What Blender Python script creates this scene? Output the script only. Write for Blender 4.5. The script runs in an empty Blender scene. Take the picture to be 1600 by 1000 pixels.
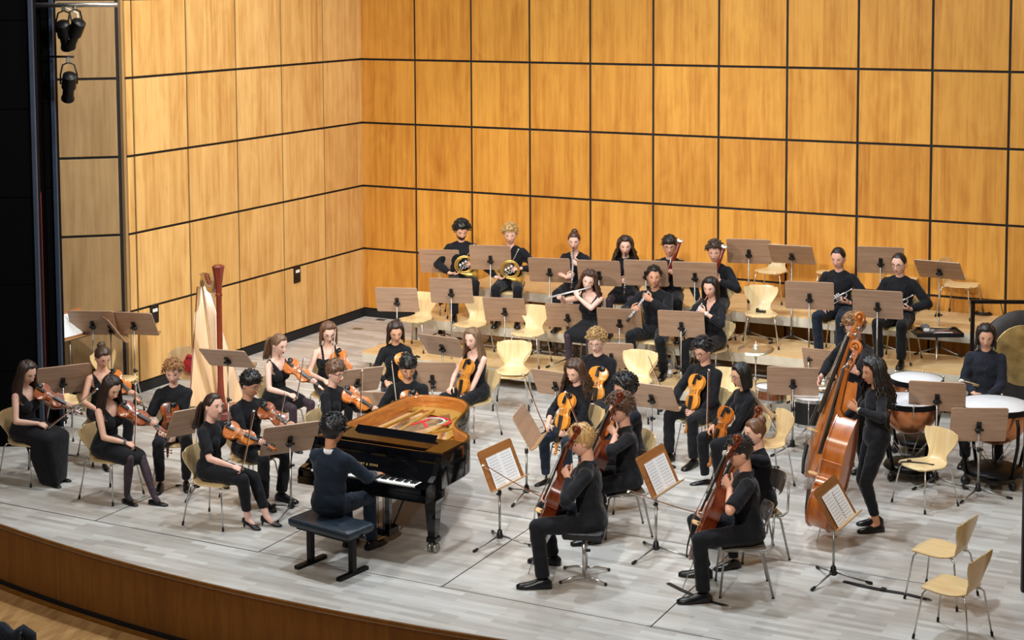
import bpy, math, random
import numpy as np
from mathutils import Vector, Matrix, Quaternion
PI = math.pi
R = math.radians
SC = bpy.context.scene
COL = SC.collection

# ---------------------------------------------------------------- camera, world, lights, exposure
cam_data = bpy.data.cameras.new('camera')
cam = bpy.data.objects.new('camera', cam_data)
COL.objects.link(cam)
cam_data.sensor_width = 36.0
cam_data.sensor_fit = 'HORIZONTAL'
cam_data.lens = 2532.2 / 1600 * 36
cam_data.shift_y = -(500 - 176.3) / 1600
cam_data.clip_start = 0.1
cam_data.clip_end = 200
CAM = Vector((14.640, -22.813, 5.582))
_yaw, _pit, _rol = R(-27.371), R(4.5814), R(-0.3042)
_fw = Vector((math.sin(_yaw) * math.cos(_pit), math.cos(_yaw) * math.cos(_pit), -math.sin(_pit)))
_rt = Vector((math.cos(_yaw), -math.sin(_yaw), 0))
_up = _rt.cross(_fw)
_r = _rt * math.cos(_rol) + _up * math.sin(_rol)
_u = _up * math.cos(_rol) - _rt * math.sin(_rol)
cam.matrix_world = Matrix(((_r.x, _u.x, -_fw.x, CAM.x), (_r.y, _u.y, -_fw.y, CAM.y), (_r.z, _u.z, -_fw.z, CAM.z), (0, 0, 0, 1)))
SC.camera = cam

SC.view_settings.view_transform = 'Standard'
SC.view_settings.look = 'None'
SC.view_settings.gamma = 1.0
SC.view_settings.use_curve_mapping = False
SC.view_settings.exposure = 0.0

world = bpy.data.worlds.new('hall')
SC.world = world
world.use_nodes = True
_bg = world.node_tree.nodes['Background']
_bg.inputs[0].default_value = (0.62, 0.72, 1.0, 1)
_bg.inputs[1].default_value = 0.06

def aim(o, tgt):
    o.rotation_euler = (Vector(tgt) - o.location).to_track_quat('-Z', 'Y').to_euler()

def area_light(loc, tgt, sx, sy, power, col):
    d = bpy.data.lights.new('stage_light', 'AREA')
    d.shape = 'RECTANGLE'; d.size = sx; d.size_y = sy; d.energy = power; d.color = col
    o = bpy.data.objects.new('stage_light', d); COL.objects.link(o); o.location = loc; aim(o, tgt)
    return o

def spot_light(loc, tgt, power, col, size=60, blend=0.6, rad=0.12):
    d = bpy.data.lights.new('stage_spot', 'SPOT')
    d.energy = power; d.color = col; d.spot_size = R(size); d.spot_blend = blend; d.shadow_soft_size = rad
    o = bpy.data.objects.new('stage_spot', d); COL.objects.link(o); o.location = loc; aim(o, tgt)
    return o

COOL, WARM = (0.80, 0.91, 1.0), (1.0, 0.90, 0.76)
for lx, ly, p, c in ((2.6, -7.8, 180, (1.0, 0.95, 0.88)), (6.4, -8.4, 270, COOL), (9.6, -8.0, 265, COOL), (4.2, -3.8, 165, COOL), (7.6, -3.8, 175, COOL), (10.8, -3.6, 90, COOL)):
    area_light((lx, ly, 8.6), (lx + 0.2, ly + 0.6, 0), 0.3, 0.3, p, c)
area_light((9.5, -13.5, 9.5), (4.0, -3.0, 1.5), 2.0, 1.0, 130, WARM)
area_light((4.0, -14.0, 9.5), (8.0, -3.0, 2.0), 2.0, 1.0, 80, WARM)
spot_light((11.5, -9.0, 8.8), (-0.3, -4.6, 3.3), 3900, (1.0, 0.95, 0.86), 52, 0.9, 0.25)
spot_light((11.0, -20.0, 8.0), (7.2, -4.0, 1.2), 4300, (1.0, 0.94, 0.86), 34, 0.6, 0.2)
spot_light((4.5, -20.0, 8.0), (4.6, -4.5, 1.2), 3800, (1.0, 0.94, 0.86), 32, 0.6, 0.2)
area_light((2.5, -17.5, 8.0), (2.5, -13.0, -0.7), 1.0, 1.0, 170, WARM)  # unseen fill light over the hall, added to brighten the hall floor


# ---------------------------------------------------------------- helpers
def lin(h):
    h = h.lstrip('#')
    o = []
    for i in (0, 2, 4):
        c = int(h[i:i + 2], 16) / 255
        o.append(c / 12.92 if c <= 0.04045 else ((c + 0.055) / 1.055) ** 2.4)
    return (o[0], o[1], o[2], 1.0)

def V(*a):
    return Vector(a[0]) if len(a) == 1 else Vector(a)

class NT:
    """small node-tree writer"""
    def __init__(s, name):
        s.m = bpy.data.materials.new(name); s.m.use_nodes = True
        s.t = s.m.node_tree; s.n = s.t.nodes; s.l = s.t.links
        s.b = s.n['Principled BSDF']
    def node(s, kind, **kw):
        n = s.n.new(kind)
        for k, v in kw.items():
            if k.startswith('i_'):
                n.inputs[k[2:].replace('_', ' ')].default_value = v
            else:
                setattr(n, k, v)
        return n
    def link(s, a, b):
        s.l.new(a, b)
    def ramp(s, fac, stops):
        r = s.node('ShaderNodeValToRGB')
        e = r.color_ramp.elements
        while len(e) < len(stops):
            e.new(0.5)
        for i, (p, c) in enumerate(stops):
            e[i].position = p; e[i].color = c
        s.link(fac, r.inputs[0])
        return r.outputs[0]
    def mix(s, fac, a, b, mode='MIX'):
        m = s.node('ShaderNodeMix', data_type='RGBA', blend_type=mode)
        for idx, v in ((0, fac), (6, a), (7, b)):
            if hasattr(v, 'is_linked') or hasattr(v, 'links'):
                s.link(v, m.inputs[idx])
            else:
                m.inputs[idx].default_value = v
        return m.outputs[2]
    def coords(s, scale=(1, 1, 1), rnd=False, kind='Object', rot=(0, 0, 0)):
        tc = s.node('ShaderNodeTexCoord')
        mp = s.node('ShaderNodeMapping'); mp.inputs['Scale'].default_value = scale; mp.inputs['Rotation'].default_value = rot
        s.link(tc.outputs[kind], mp.inputs['Vector'])
        if rnd:
            oi = s.node('ShaderNodeObjectInfo')
            mu = s.node('ShaderNodeMath', operation='MULTIPLY'); mu.inputs[1].default_value = 37.0
            s.link(oi.outputs['Random'], mu.inputs[0]); s.link(mu.outputs[0], mp.inputs['Location'])
        return mp.outputs[0]
    def noise(s, vec, scale, detail=4, rough=0.55, dist=0):
        n = s.node('ShaderNodeTexNoise'); n.inputs['Scale'].default_value = scale; n.inputs['Detail'].default_value = detail
        n.inputs['Roughness'].default_value = rough; n.inputs['Distortion'].default_value = dist
        s.link(vec, n.inputs['Vector'])
        return n.outputs['Fac']
    def bump(s, h, strength, dist=0.01):
        b = s.node('ShaderNodeBump'); b.inputs['Strength'].default_value = strength; b.inputs['Distance'].default_value = dist
        s.link(h, b.inputs['Height']); s.link(b.outputs[0], s.b.inputs['Normal'])
    def done(s, rough=0.5, metal=0.0, spec=0.5, coat=0.0):
        s.b.inputs['Roughness'].default_value = rough; s.b.inputs['Metallic'].default_value = metal
        s.b.inputs['Specular IOR Level'].default_value = spec; s.b.inputs['Coat Weight'].default_value = coat
        s.b.inputs['Coat Roughness'].default_value = 0.08
        return s.m

def mat_plain(name, col, rough=0.5, metal=0.0, spec=0.5, coat=0.0, var=0.12, sc=9.0, bump=0.0):
    t = NT(name)
    c = lin(col)
    n = t.noise(t.coords(), sc)
    lo = tuple(x * (1 - var) for x in c[:3]) + (1,); hi = tuple(min(1, x * (1 + var)) for x in c[:3]) + (1,)
    t.link(t.ramp(n, [(0.3, lo), (0.7, hi)]), t.b.inputs['Base Color'])
    if bump:
        t.bump(n, bump, 0.02)
    return t.done(rough, metal, spec, coat)

def mat_wood(name, dark, light, scale=(14, 14, 1.2), rough=0.4, coat=0.0, spec=0.5, rnd=True, var=0.35, dist=0.6):
    t = NT(name)
    vec = t.coords(scale, rnd)
    n1 = t.noise(vec, 1.0, 6, 0.6, dist); n2 = t.noise(vec, 5.0, 3, 0.5, 0.2)
    c = t.ramp(n1, [(0.3, lin(dark)), (0.68, lin(light))])
    c = t.mix(0.25, c, t.ramp(n2, [(0.35, lin(dark)), (0.65, lin(light))]))
    if rnd:
        oi = t.node('ShaderNodeObjectInfo')
        k = t.ramp(oi.outputs['Random'], [(0, (1 - var, 1 - var, 1 - var, 1)), (1, (1, 1, 1, 1))])
        c = t.mix(1.0, c, k, 'MULTIPLY')
    t.link(c, t.b.inputs['Base Color'])
    return t.done(rough, 0, spec, coat)

class MB:
    """collects closed shapes of one mesh; every shape keeps a material slot"""
    def __init__(s):
        s.v = []; s.f = []; s.m = []; s.sm = []
    def add(s, verts, faces, mi=0, smooth=True):
        b = len(s.v)
        s.v += [tuple(x) for x in verts]
        s.f += [tuple(i + b for i in f) for f in faces]
        s.m += [mi] * len(faces); s.sm += [smooth] * len(faces)
        return s
    def box(s, c, d, rot=None, mi=0, taper=1.0):
        hx, hy, hz = d[0] / 2, d[1] / 2, d[2] / 2
        vs = []
        for z, k in ((-hz, 1), (hz, taper)):
            for x, y in ((-hx, -hy), (hx, -hy), (hx, hy), (-hx, hy)):
                p = Vector((x * k, y * k, z))
                if rot is not None:
                    p = rot @ p
                vs.append(p + Vector(c))
        return s.add(vs, [(3, 2, 1, 0), (4, 5, 6, 7), (0, 1, 5, 4), (1, 2, 6, 5), (2, 3, 7, 6), (3, 0, 4, 7)], mi, False)
    def rings(s, rings, mi=0, closed=True, cap=True, smooth=True):
        n = len(rings[0]); vs = [p for r in rings for p in r]; fs = []
        for i in range(len(rings) - 1):
            for j in range(n if closed else n - 1):
                k = (j + 1) % n
                fs.append((i * n + j, i * n + k, (i + 1) * n + k, (i + 1) * n + j))
        if cap and closed:
            fs.append(tuple(range(n - 1, -1, -1))); fs.append(tuple((len(rings) - 1) * n + j for j in range(n)))
        return s.add(vs, fs, mi, smooth)
    def tube(s, path, rad, n=8, mi=0, flat=1.0, up=None, round_end=False, smooth=True):
        """rad: number or list; flat scales the section along the second axis"""
        P = [Vector(p) for p in path]
        if not hasattr(rad, '__len__'):
            rad = [rad] * len(P)
        rad = list(rad)
        if round_end:
            d0 = (P[0] - P[1]).normalized(); d1 = (P[-1] - P[-2]).normalized()
            P = [P[0] + d0 * rad[0] * .75] + P + [P[-1] + d1 * rad[-1] * .75]
            rad = [rad[0] * .5] + rad + [rad[-1] * .5]
        T = []
        for i in range(len(P)):
            a = P[max(i - 1, 0)]; b = P[min(i + 1, len(P) - 1)]
            d = b - a
            T.append(d.normalized() if d.length > 1e-9 else Vector((0, 0, 1)))
        u = Vector(up) if up is not None else (Vector((0, 0, 1)) if abs(T[0].z) < 0.9 else Vector((0, 1, 0)))
        rs = []
        for i in range(len(P)):
            u = (u - T[i] * u.dot(T[i]))
            u = u.normalized() if u.length > 1e-6 else T[i].orthogonal().normalized()
            w = T[i].cross(u)
            rs.append([P[i] + u * (math.cos(2 * PI * k / n) * rad[i] * flat) + w * (math.sin(2 * PI * k / n) * rad[i]) for k in range(n)])
        return s.rings(rs, mi, smooth=smooth)
    def lathe(s, prof, n=20, mi=0, M=None, smooth=True, cap=True):
        rs = []
        for r, z in prof:
            ring = [Vector((r * math.cos(2 * PI * k / n), r * math.sin(2 * PI * k / n), z)) for k in range(n)]
            if M is not None:
                ring = [M @ p for p in ring]
            rs.append(ring)
        return s.rings(rs, mi, cap=cap, smooth=smooth)
    def ball(s, c, r, n=12, m=8, mi=0, M=None):
        if not hasattr(r, '__len__'):
            r = (r, r, r)
        rs = []
        for i in range(m + 1):
            a = -PI / 2 + PI * i / m
            k = max(math.cos(a), 0.02)
            ring = []
            for j in range(n):
                p = Vector((r[0] * k * math.cos(2 * PI * j / n), r[1] * k * math.sin(2 * PI * j / n), r[2] * math.sin(a)))
                if M is not None:
                    p = M @ p
                ring.append(p + Vector(c))
            rs.append(ring)
        return s.rings(rs, mi)
    def prism(s, poly, thick, M=None, mi=0, smooth=False):
        """flat outline (x, y) given thickness along z, centred"""
        rs = []
        for z in (-thick / 2, thick / 2):
            ring = [Vector((p[0], p[1], z)) for p in poly]
            rs.append([M @ p for p in ring] if M is not None else ring)
        return s.rings(rs, mi, smooth=smooth)
    def mesh(s, name, mats):
        me = bpy.data.meshes.new(name)
        me.from_pydata(s.v, [], s.f)
        for m in mats:
            me.materials.append(m)
        me.polygons.foreach_set('material_index', s.m)
        me.polygons.foreach_set('use_smooth', s.sm)
        me.update()
        return me
    def build(s, name, mats, parent=None, loc=None, sharp=None):
        if not isinstance(mats, (list, tuple)):
            mats = [mats]
        me = s.mesh(name, mats)
        if sharp:
            try:
                me.set_sharp_from_angle(angle=R(sharp))
            except Exception:
                pass
        return link(name, me, parent, loc)

def link(name, data, parent=None, loc=None):
    o = bpy.data.objects.new(name, data)
    COL.objects.link(o)
    if parent is not None:
        o.parent = parent
    if loc is not None:
        o.location = loc
    return o

def thing(name, label=None, cat=None, loc=(0, 0, 0), rz=0.0, group=None):
    o = bpy.data.objects.new(name, None)
    COL.objects.link(o)
    o.empty_display_size = 0.1
    o.location = loc; o.rotation_euler = (0, 0, rz)
    return tag(o, label, cat, group)

def tag(o, label=None, cat=None, group=None, kind=None):
    if label: o['label'] = label
    if cat: o['category'] = cat
    if group: o['group'] = group
    if kind: o['kind'] = kind
    return o

KIDS = {}
def kids(o):
    return list(o.children)

def copy_tree(o, parent=None):
    c = o.copy(); COL.objects.link(c)
    if parent is not None:
        c.parent = parent
    for ch in kids(o):
        copy_tree(ch, c)
    return c

_first = {}
def make(kind, builder, label, cat, loc, rz=0.0, group=None, *args):
    """first call builds the thing, later calls copy it and its parts"""
    key = (kind,) + args
    if key not in _first:
        o = builder(*args); _first[key] = o
    else:
        o = copy_tree(_first[key])
    o.location = loc; o.rotation_euler = (0, 0, rz)
    for k in ('label', 'category', 'group'):
        if k in o: del o[k]
    return tag(o, label, cat, group)

# facing: 0 = towards the seats, 90 = towards the right of the hall, 180 = towards the back wall
AX_F = Vector((0.4597, -0.8881, 0)); AX_R = Vector((0.8881, 0.4597, 0))
def facedir(deg):
    return AX_F * math.cos(R(deg)) + AX_R * math.sin(R(deg))
def rz_of(deg):
    d = facedir(deg)
    return math.atan2(d.y, d.x) - PI / 2

def frame(x, y, o=(0, 0, 0)):
    """matrix whose local y runs along y, local x near x"""
    y = Vector(y).normalized(); x = Vector(x); x = (x - y * x.dot(y)).normalized(); z = x.cross(y)
    return Matrix(((x.x, y.x, z.x, o[0]), (x.y, y.y, z.y, o[1]), (x.z, y.z, z.z, o[2]), (0, 0, 0, 1)))


# ---------------------------------------------------------------- materials
def mat_veneer(name, dark, light, var=0.3, tint=None):
    t = NT(name)
    vec = t.coords((1, 1, 1), True)
    sep = t.node('ShaderNodeSeparateXYZ'); t.link(vec, sep.inputs[0])
    # veneer leaves: vertical strips about 18 cm wide, every one a little different
    fl = t.node('ShaderNodeMath', operation='MULTIPLY'); fl.inputs[1].default_value = 5.6; t.link(sep.outputs['X'], fl.inputs[0])
    fr = t.node('ShaderNodeMath', operation='FLOOR'); t.link(fl.outputs[0], fr.inputs[0])
    wn = t.node('ShaderNodeTexWhiteNoise', noise_dimensions='1D'); t.link(fr.outputs[0], wn.inputs['W'])
    mp = t.node('ShaderNodeMapping'); mp.inputs['Scale'].default_value = (16, 16, 0.9); t.link(vec, mp.inputs[0])
    g = t.noise(mp.outputs[0], 1.0, 6, 0.6, 0.5)
    mp2 = t.node('ShaderNodeMapping'); mp2.inputs['Scale'].default_value = (3.2, 3.2, 1.4); t.link(vec, mp2.inputs[0])
    cl = t.noise(mp2.outputs[0], 1.0, 3, 0.5, 1.2)
    a = t.node('ShaderNodeMath', operation='MULTIPLY_ADD'); a.inputs[1].default_value = 0.22; t.link(wn.outputs[0], a.inputs[0]); t.link(g, a.inputs[2])
    b = t.node('ShaderNodeMath', operation='MULTIPLY_ADD'); b.inputs[1].default_value = 0.5; t.link(cl, b.inputs[0]); t.link(a.outputs[0], b.inputs[2])
    c = t.ramp(b.outputs[0], [(0.55, lin(dark)), (1.1, lin(light))])
    oi = t.node('ShaderNodeObjectInfo')
    k = t.ramp(oi.outputs['Random'], [(0, (1 - var * .7, 1 - var, 1 - var * 1.5, 1)), (0.5, (1 - var * .3, 1 - var * .4, 1 - var * .4, 1)), (1, (1, 1, 1, 1))])
    c = t.mix(1.0, c, k, 'MULTIPLY')
    t.link(c, t.b.inputs['Base Color'])
    return t.done(0.45, 0, 0.4)

M_PANEL = mat_veneer('maple_panel', '#b97727', '#db9e43', 0.2)
M_PANEL_L = mat_veneer('maple_panel_lit', '#c58f4c', '#e6b974', 0.16)  # same maple; the left wall's stronger light is put into a paler colour
M_PANEL_D = mat_veneer('maple_panel_shaded', '#96774f', '#b09064', 0.1)  # same maple; the splayed wall's weaker light is put into a duller colour
M_JOINT = mat_plain('black_joint', '#0b0c0f', 0.7)
M_BLACKWALL = mat_plain('black_cloth_panel', '#030305', 0.95, spec=0.1, var=0.3, sc=40)
M_EDGE = mat_plain('blue_steel_edge', '#2c3a4e', 0.5)
M_RED = mat_plain('red_curtain', '#7d0f1d', 0.85)
M_BROWN = mat_plain('dark_brown_board', '#1c0f0c', 0.7)

def mat_parquet():
    t = NT('limed_parquet')
    tc = t.node('ShaderNodeTexCoord')
    br = t.node('ShaderNodeTexBrick')
    br.offset = 0.42; br.offset_frequency = 2; br.squash = 1.0
    for k, v in (('Scale', 1.0), ('Mortar Size', 0.0008), ('Mortar Smooth', 0.2), ('Bias', 0.0), ('Brick Width', 0.52), ('Row Height', 0.072)):
        br.inputs[k].default_value = v
    br.inputs['Color1'].default_value = (0, 0, 0, 1); br.inputs['Color2'].default_value = (1, 1, 1, 1); br.inputs['Mortar'].default_value = (0.25, 0.25, 0.25, 1)
    t.link(tc.outputs['Object'], br.inputs['Vector'])
    grain = t.noise(t.coords((2.5, 30, 1)), 1.0, 5, 0.6)
    wear = t.noise(t.coords((0.55, 0.75, 1)), 1.0, 4, 0.6, 0.4)
    c = t.ramp(br.outputs['Color'], [(0.0, lin('#aaa69f')), (0.5, lin('#c2bfb9')), (1.0, lin('#d8d6d1'))])
    c = t.mix(0.22, c, t.ramp(grain, [(0.35, lin('#a0968a')), (0.65, lin('#dcd9d2'))]))
    c = t.mix(t.ramp(wear, [(0.45, (0, 0, 0, 1)), (0.75, (0.55, 0.55, 0.55, 1))]), c, lin('#a8988a'))
    t.link(c, t.b.inputs['Base Color'])
    return t.done(0.42, 0, 0.45)
M_FLOOR = mat_parquet()

def mat_hallfloor():
    t = NT('oak_hall_floor')
    br = t.node('ShaderNodeTexBrick')
    br.offset = 0.5
    for k, v in (('Scale', 1.0), ('Mortar Size', 0.001), ('Brick Width', 0.6), ('Row Height', 0.09)):
        br.inputs[k].default_value = v
    br.inputs['Color1'].default_value = (0, 0, 0, 1); br.inputs['Color2'].default_value = (1, 1, 1, 1); br.inputs['Mortar'].default_value = (0.1, 0.1, 0.1, 1)
    t.link(t.coords((1, 1, 1), rot=(0, 0, R(62))), br.inputs['Vector'])
    grain = t.noise(t.coords((20, 3, 1), rot=(0, 0, R(62))), 1.0, 5)
    c = t.ramp(br.outputs['Color'], [(0.0, lin('#a97c4c')), (1.0, lin('#d0a46a'))])
    c = t.mix(0.3, c, t.ramp(grain, [(0.35, lin('#8a5f38')), (0.65, lin('#d9b27a'))]))
    t.link(c, t.b.inputs['Base Color'])
    return t.done(0.4)
M_HALLFLOOR = mat_hallfloor()
M_APRON = mat_wood('stage_front_veneer', '#714612', '#94601f', (9, 9, 1.0), 0.5, rnd=False)
M_DECK = mat_wood('riser_deck_wood', '#d3aa72', '#e8c894', (1.0, 12, 12), 0.4, var=0.12)
M_RISERFACE = mat_plain('riser_edge_grey', '#c6c0b0', 0.55, var=0.1)
M_RISERLEG = mat_plain('riser_leg_aluminium', '#b5b0a4', 0.45, 0.4)

# ---------------------------------------------------------------- walls
PW, PL, PH, Z0 = 1.0512, 1.1453, 1.06, 1.1507
def backing(name, pts, thick, mat):
    """upright slab along a line of two floor points"""
    (x0, y0), (x1, y1) = pts
    a = Vector((x0, y0, 0)); b = Vector((x1, y1, 0)); d = (b - a); L = d.length; d.normalize()
    o = MB().box((L / 2, thick / 2, 3.9), (L, thick, 7.8)).build(name, mat)
    o.location = a; o.rotation_euler = (0, 0, math.atan2(d.y, d.x))
    tag(o, kind='structure')
    return o

_pm = {}
def panel(parent, x, z, w, h, mat, depth=0.022):
    key = (round(w, 3), round(h, 3), mat.name)
    if key not in _pm:
        b = MB()
        hw, hh, t, c = w / 2, h / 2, depth, 0.004
        f = [(-hw, 0, -hh), (hw, 0, -hh), (hw, 0, hh), (-hw, 0, hh)]
        g = [(-hw, -t + c, -hh), (hw, -t + c, -hh), (hw, -t + c, hh), (-hw, -t + c, hh)]
        k = [(-hw + c, -t, -hh + c), (hw - c, -t, -hh + c), (hw - c, -t, hh - c), (-hw + c, -t, hh - c)]
        b.rings([f, g, k], smooth=False)
        _pm[key] = b.mesh('panel', [mat])
    return link('panel', _pm[key], parent, (x, 0, z))

GAP = 0.034
rowz = [(0.13, Z0)] + [(Z0 + i * PH, Z0 + (i + 1) * PH) for i in range(6)]
wb = backing('wall_back', ((-0.1, 0.0), (13.6, 0.0)), 0.2, M_JOINT)
for i in range(13):
    for z0, z1 in rowz:
        panel(wb, 0.1 + i * PW + PW / 2, (z0 + z1) / 2, PW - GAP, z1 - z0 - GAP, M_PANEL)
wl = backing('wall_left', ((0.0, -5.87), (0.0, 0.0)), 0.2, M_JOINT)
for i in range(5):
    for z0, z1 in rowz:
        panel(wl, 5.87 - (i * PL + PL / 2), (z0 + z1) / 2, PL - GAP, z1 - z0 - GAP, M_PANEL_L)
for z0, z1 in rowz:
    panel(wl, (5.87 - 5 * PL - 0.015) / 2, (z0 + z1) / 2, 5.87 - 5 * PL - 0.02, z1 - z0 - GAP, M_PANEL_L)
# splayed wall beside the left wall
SD = Vector((-0.751, -0.66, 0)); SA = Vector((-0.045, -5.92, 0))
SE = SA + SD * 2.3
ws = backing('wall_splay', ((SE.x, SE.y), (SA.x, SA.y)), 0.2, M_JOINT)
for z0, z1 in rowz:
    panel(ws, 2.3 - 0.045 - 0.6, (z0 + z1) / 2, 1.2, z1 - z0 - GAP, M_PANEL_D)
    panel(ws, 2.3 - 0.045 - 1.24 - 0.35, (z0 + z1) / 2, 0.7, z1 - z0 - GAP, M_PANEL_D)
wp = MB().box((-0.024, -5.895, 3.9), (0.048, 0.05, 7.8)).build('wall_post', M_PANEL_D); tag(wp, kind='structure')

for nm, c, d in (('baseboard_back', (6.7, -0.02, 0.065), (13.6, 0.04, 0.13)), ('baseboard_left', (0.02, -2.95, 0.065), (0.04, 5.86, 0.13))):
    tag(MB().box(c, d).build(nm, M_JOINT), kind='structure')

# black proscenium returns on the left
def blackwall(name, A, L, parts, ang):
    o = MB().box((-L / 2, 0.06, 3.8), (L, 0.12, 7.6)).build(name, M_BLACKWALL)
    o.location = A; o.rotation_euler = (0, 0, ang); tag(o, kind='structure')
    z = 0.0
    zs = [0.02, 0.93, 1.99, 3.05, 4.11, 5.17, 6.23, 7.29]
    for a, b in zip(zs, zs[1:]):
        MB().box((-L / 2 - 0.02, -0.012, (a + b) / 2), (L - 0.05, 0.024, b - a - 0.012)).build('panel', M_BLACKWALL, o)
    MB().box((-0.02, -0.02, 3.8), (0.045, 0.05, 7.6)).build('edge_strip', M_EDGE, o)
    return o
ANG = math.atan2(AX_R.y, AX_R.x)
blackwall('wall_black_near', (0.70, -8.28, 0), 4.2, 1, ANG)
blackwall('wall_black_far', (0.26, -7.47, 0), 0.15, 1, ANG)
rc = MB()
rs = []
for k in range(13):
    x = -0.11 + 0.22 * k / 12
    rs.append((x, 0.014 * math.sin(k * 1.9)))
rc.rings([[(x, y - 0.012, z) for x, y in rs] + [(x, y + 0.012, z) for x, y in reversed(rs)] for z in (0.02, 1.3, 2.3, 3.05)])
o = rc.build('red_curtain', M_RED, None, (0.33, -7.99, 0)); o.rotation_euler = (0, 0, ANG)
tag(o, 'narrow dark red curtain hanging between the two black wall returns', 'curtain')
o = MB().box((0, 0, 3.8), (0.5, 0.06, 7.6)).build('wall_recess', M_BROWN, None, (-0.07, -7.57, 0)); o.rotation_euler = (0, 0, ANG); tag(o, kind='structure')

# ---------------------------------------------------------------- floors
CX0, CY0, RAD = 6.3, 8.96, 20.0
def edge_y(x, r=RAD):
    return CY0 - math.sqrt(r * r - (x - CX0) ** 2)
xs = [-2.6 + 0.35 * k for k in range(52)]
rim = [(x, edge_y(x)) for x in xs]
top = [(x, y, 0) for x, y in rim] + [(xs[-1], 0.1, 0), (xs[0], 0.1, 0)]
bot = [(x, y, -0.05) for x, y, z in top]
b = MB(); b.rings([bot, top], smooth=False)
floor = b.build('floor', M_FLOOR); tag(floor, kind='structure')
# seams of the stage lifts, recessed as thin dark inlays
k = 0
def seam(a, c, w=0.012):
    global k
    k += 1
    a, c = Vector(a), Vector(c); d = c - a
    o = MB().box((0, 0, 0.0006), (d.length, w, 0.0012)).build('trim_%d' % k, M_JOINT, None, (a + c) / 2)
    o.rotation_euler = (0, 0, math.atan2(d.y, d.x)); tag(o, kind='structure')
seam((0.8, -10.13, 0), (5.23, -10.13, 0)); seam((5.23, -10.12, 0), (11.5, -10.12, 0), 0.008)
for x in (3.14, 5.23, 7.31, 9.40):
    seam((x, -10.13, 0), (x, -8.05, 0))
seam((0.8, -8.05, 0), (11.5, -8.05, 0), 0.009)
# curved stage front
def strip(name, r0, r1, z0, z1, mat, x0=-2.6, n=60):
    b = MB(); rs = []
    for i in range(n + 1):
        x = x0 + (15.2 - x0) * i / n
        rs.append([(x, edge_y(x, r0), z0), (x, edge_y(x, r1), z0), (x, edge_y(x, r1), z1), (x, edge_y(x, r0), z1)])
    b.rings(rs, smooth=True)
    o = b.build(name, mat, sharp=30); tag(o, kind='structure'); return o
strip('wall_front', RAD - 0.06, RAD - 0.03, -0.62, -0.05, M_APRON)
strip('trim_90', RAD - 0.04, RAD + 0.012, -0.035, -0.004, M_APRON)
strip('baseboard_front', RAD - 0.06, RAD - 0.015, -0.68, -0.62, M_JOINT)
strip('trim_91', RAD - 0.015, RAD + 0.05, -0.68, -0.665, M_APRON)
hf = MB().box((5, -15.5, -0.73), (26, 20, 0.1)).build('floor_hall', M_HALLFLOOR); tag(hf, kind='structure')
wr = MB().box((13.4, -5.5, 3.5), (0.2, 11.2, 8.6)).build('wall_right', M_PANEL_D); tag(wr, kind='structure')

# ---------------------------------------------------------------- risers: decks of 1 x 2 m on legs
RZ = (0.28, 0.62, 0.95)
def riser(level, x0, x1, y0, y1, label, seg):
    z = RZ[level]
    o = thing('riser', label, 'riser', (x0, y0, 0), 0, 'stepped risers along the back wall')
    n = max(1, round((x1 - x0) / seg)); w = (x1 - x0) / n
    for i in range(n):
        xa = i * w
        MB().box((xa + w / 2, (y1 - y0) / 2, z - 0.012), (w - 0.006, y1 - y0 - 0.004, 0.024)).build('deck_board', M_DECK, o)
        MB().box((xa + w / 2, 0.016, z - 0.024 - 0.065), (w - 0.006, 0.032, 0.13)).build('front_edge', M_RISERFACE, o)
        MB().box((xa + w / 2, y1 - y0 - 0.016, z - 0.089), (w - 0.006, 0.032, 0.13)).build('rear_edge', M_RISERFACE, o)
        for xx in (xa + 0.07, xa + w - 0.07):
            for yy in (0.07, y1 - y0 - 0.07):
                lg = MB().box((xx, yy, (z - 0.15) / 2 + 0.01), (0.055, 0.055, z - 0.17)).build('leg', M_RISERLEG, o)
                MB().box((xx, yy, 0.011), (0.07, 0.07, 0.022)).build('rubber_foot', M_JOINT, lg)
    for xx in (0.016, x1 - x0 - 0.016):
        MB().box((xx, (y1 - y0) / 2, z - 0.089), (0.032, y1 - y0 - 0.07, 0.13)).build('side_edge', M_RISERFACE, o)
    return o
riser(0, 2.07, 9.9, -3.30, -2.32, 'lowest riser of pale wood decks carrying the flute and oboe players', 1.96)
riser(1, 2.25, 10.55, -2.29, -1.31, 'middle riser of pale wood decks carrying horns, clarinets and trumpets', 2.07)
riser(2, 2.62, 10.45, -1.28, -0.06, 'highest riser of pale wood decks against the back wall', 1.96)


# ---------------------------------------------------------------- furniture materials
M_CHAIR = mat_wood('beech_plywood', '#dfba80', '#f2daa8', (20, 1.5, 1.5), 0.33, coat=0.25, rnd=True, var=0.1)
M_CHROME = mat_plain('chrome_tube', '#d2d1cd', 0.25, 0.85, var=0.03)
M_STEEL = mat_plain('satin_steel', '#a8a7a2', 0.35, 0.9, var=0.05)
M_RUBBER = mat_plain('black_rubber', '#0c0c0d', 0.6)
M_BLACKPL = mat_plain('black_plastic', '#121214', 0.4)
M_DESK = mat_wood('walnut_desk', '#a07f66', '#c3a288', (1.6, 26, 26), 0.4, coat=0.1, var=0.16)
M_DESKEDGE = mat_wood('desk_edge_ply', '#b08658', '#cfa878', (1.6, 20, 20), 0.5)
M_DESKFRONT = mat_wood('oiled_desk_front', '#8a552c', '#b3763f', (1.6, 22, 22), 0.4)
M_GREYWOOD = mat_wood('grey_plywood', '#6d655b', '#8d857a', (14, 1.5, 1.5), 0.28, coat=0.4, var=0.1)
M_DARKPLY = mat_wood('dark_ply_back', '#2c2623', '#4b423c', (14, 1.5, 1.5), 0.3, coat=0.4, var=0.1)
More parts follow.
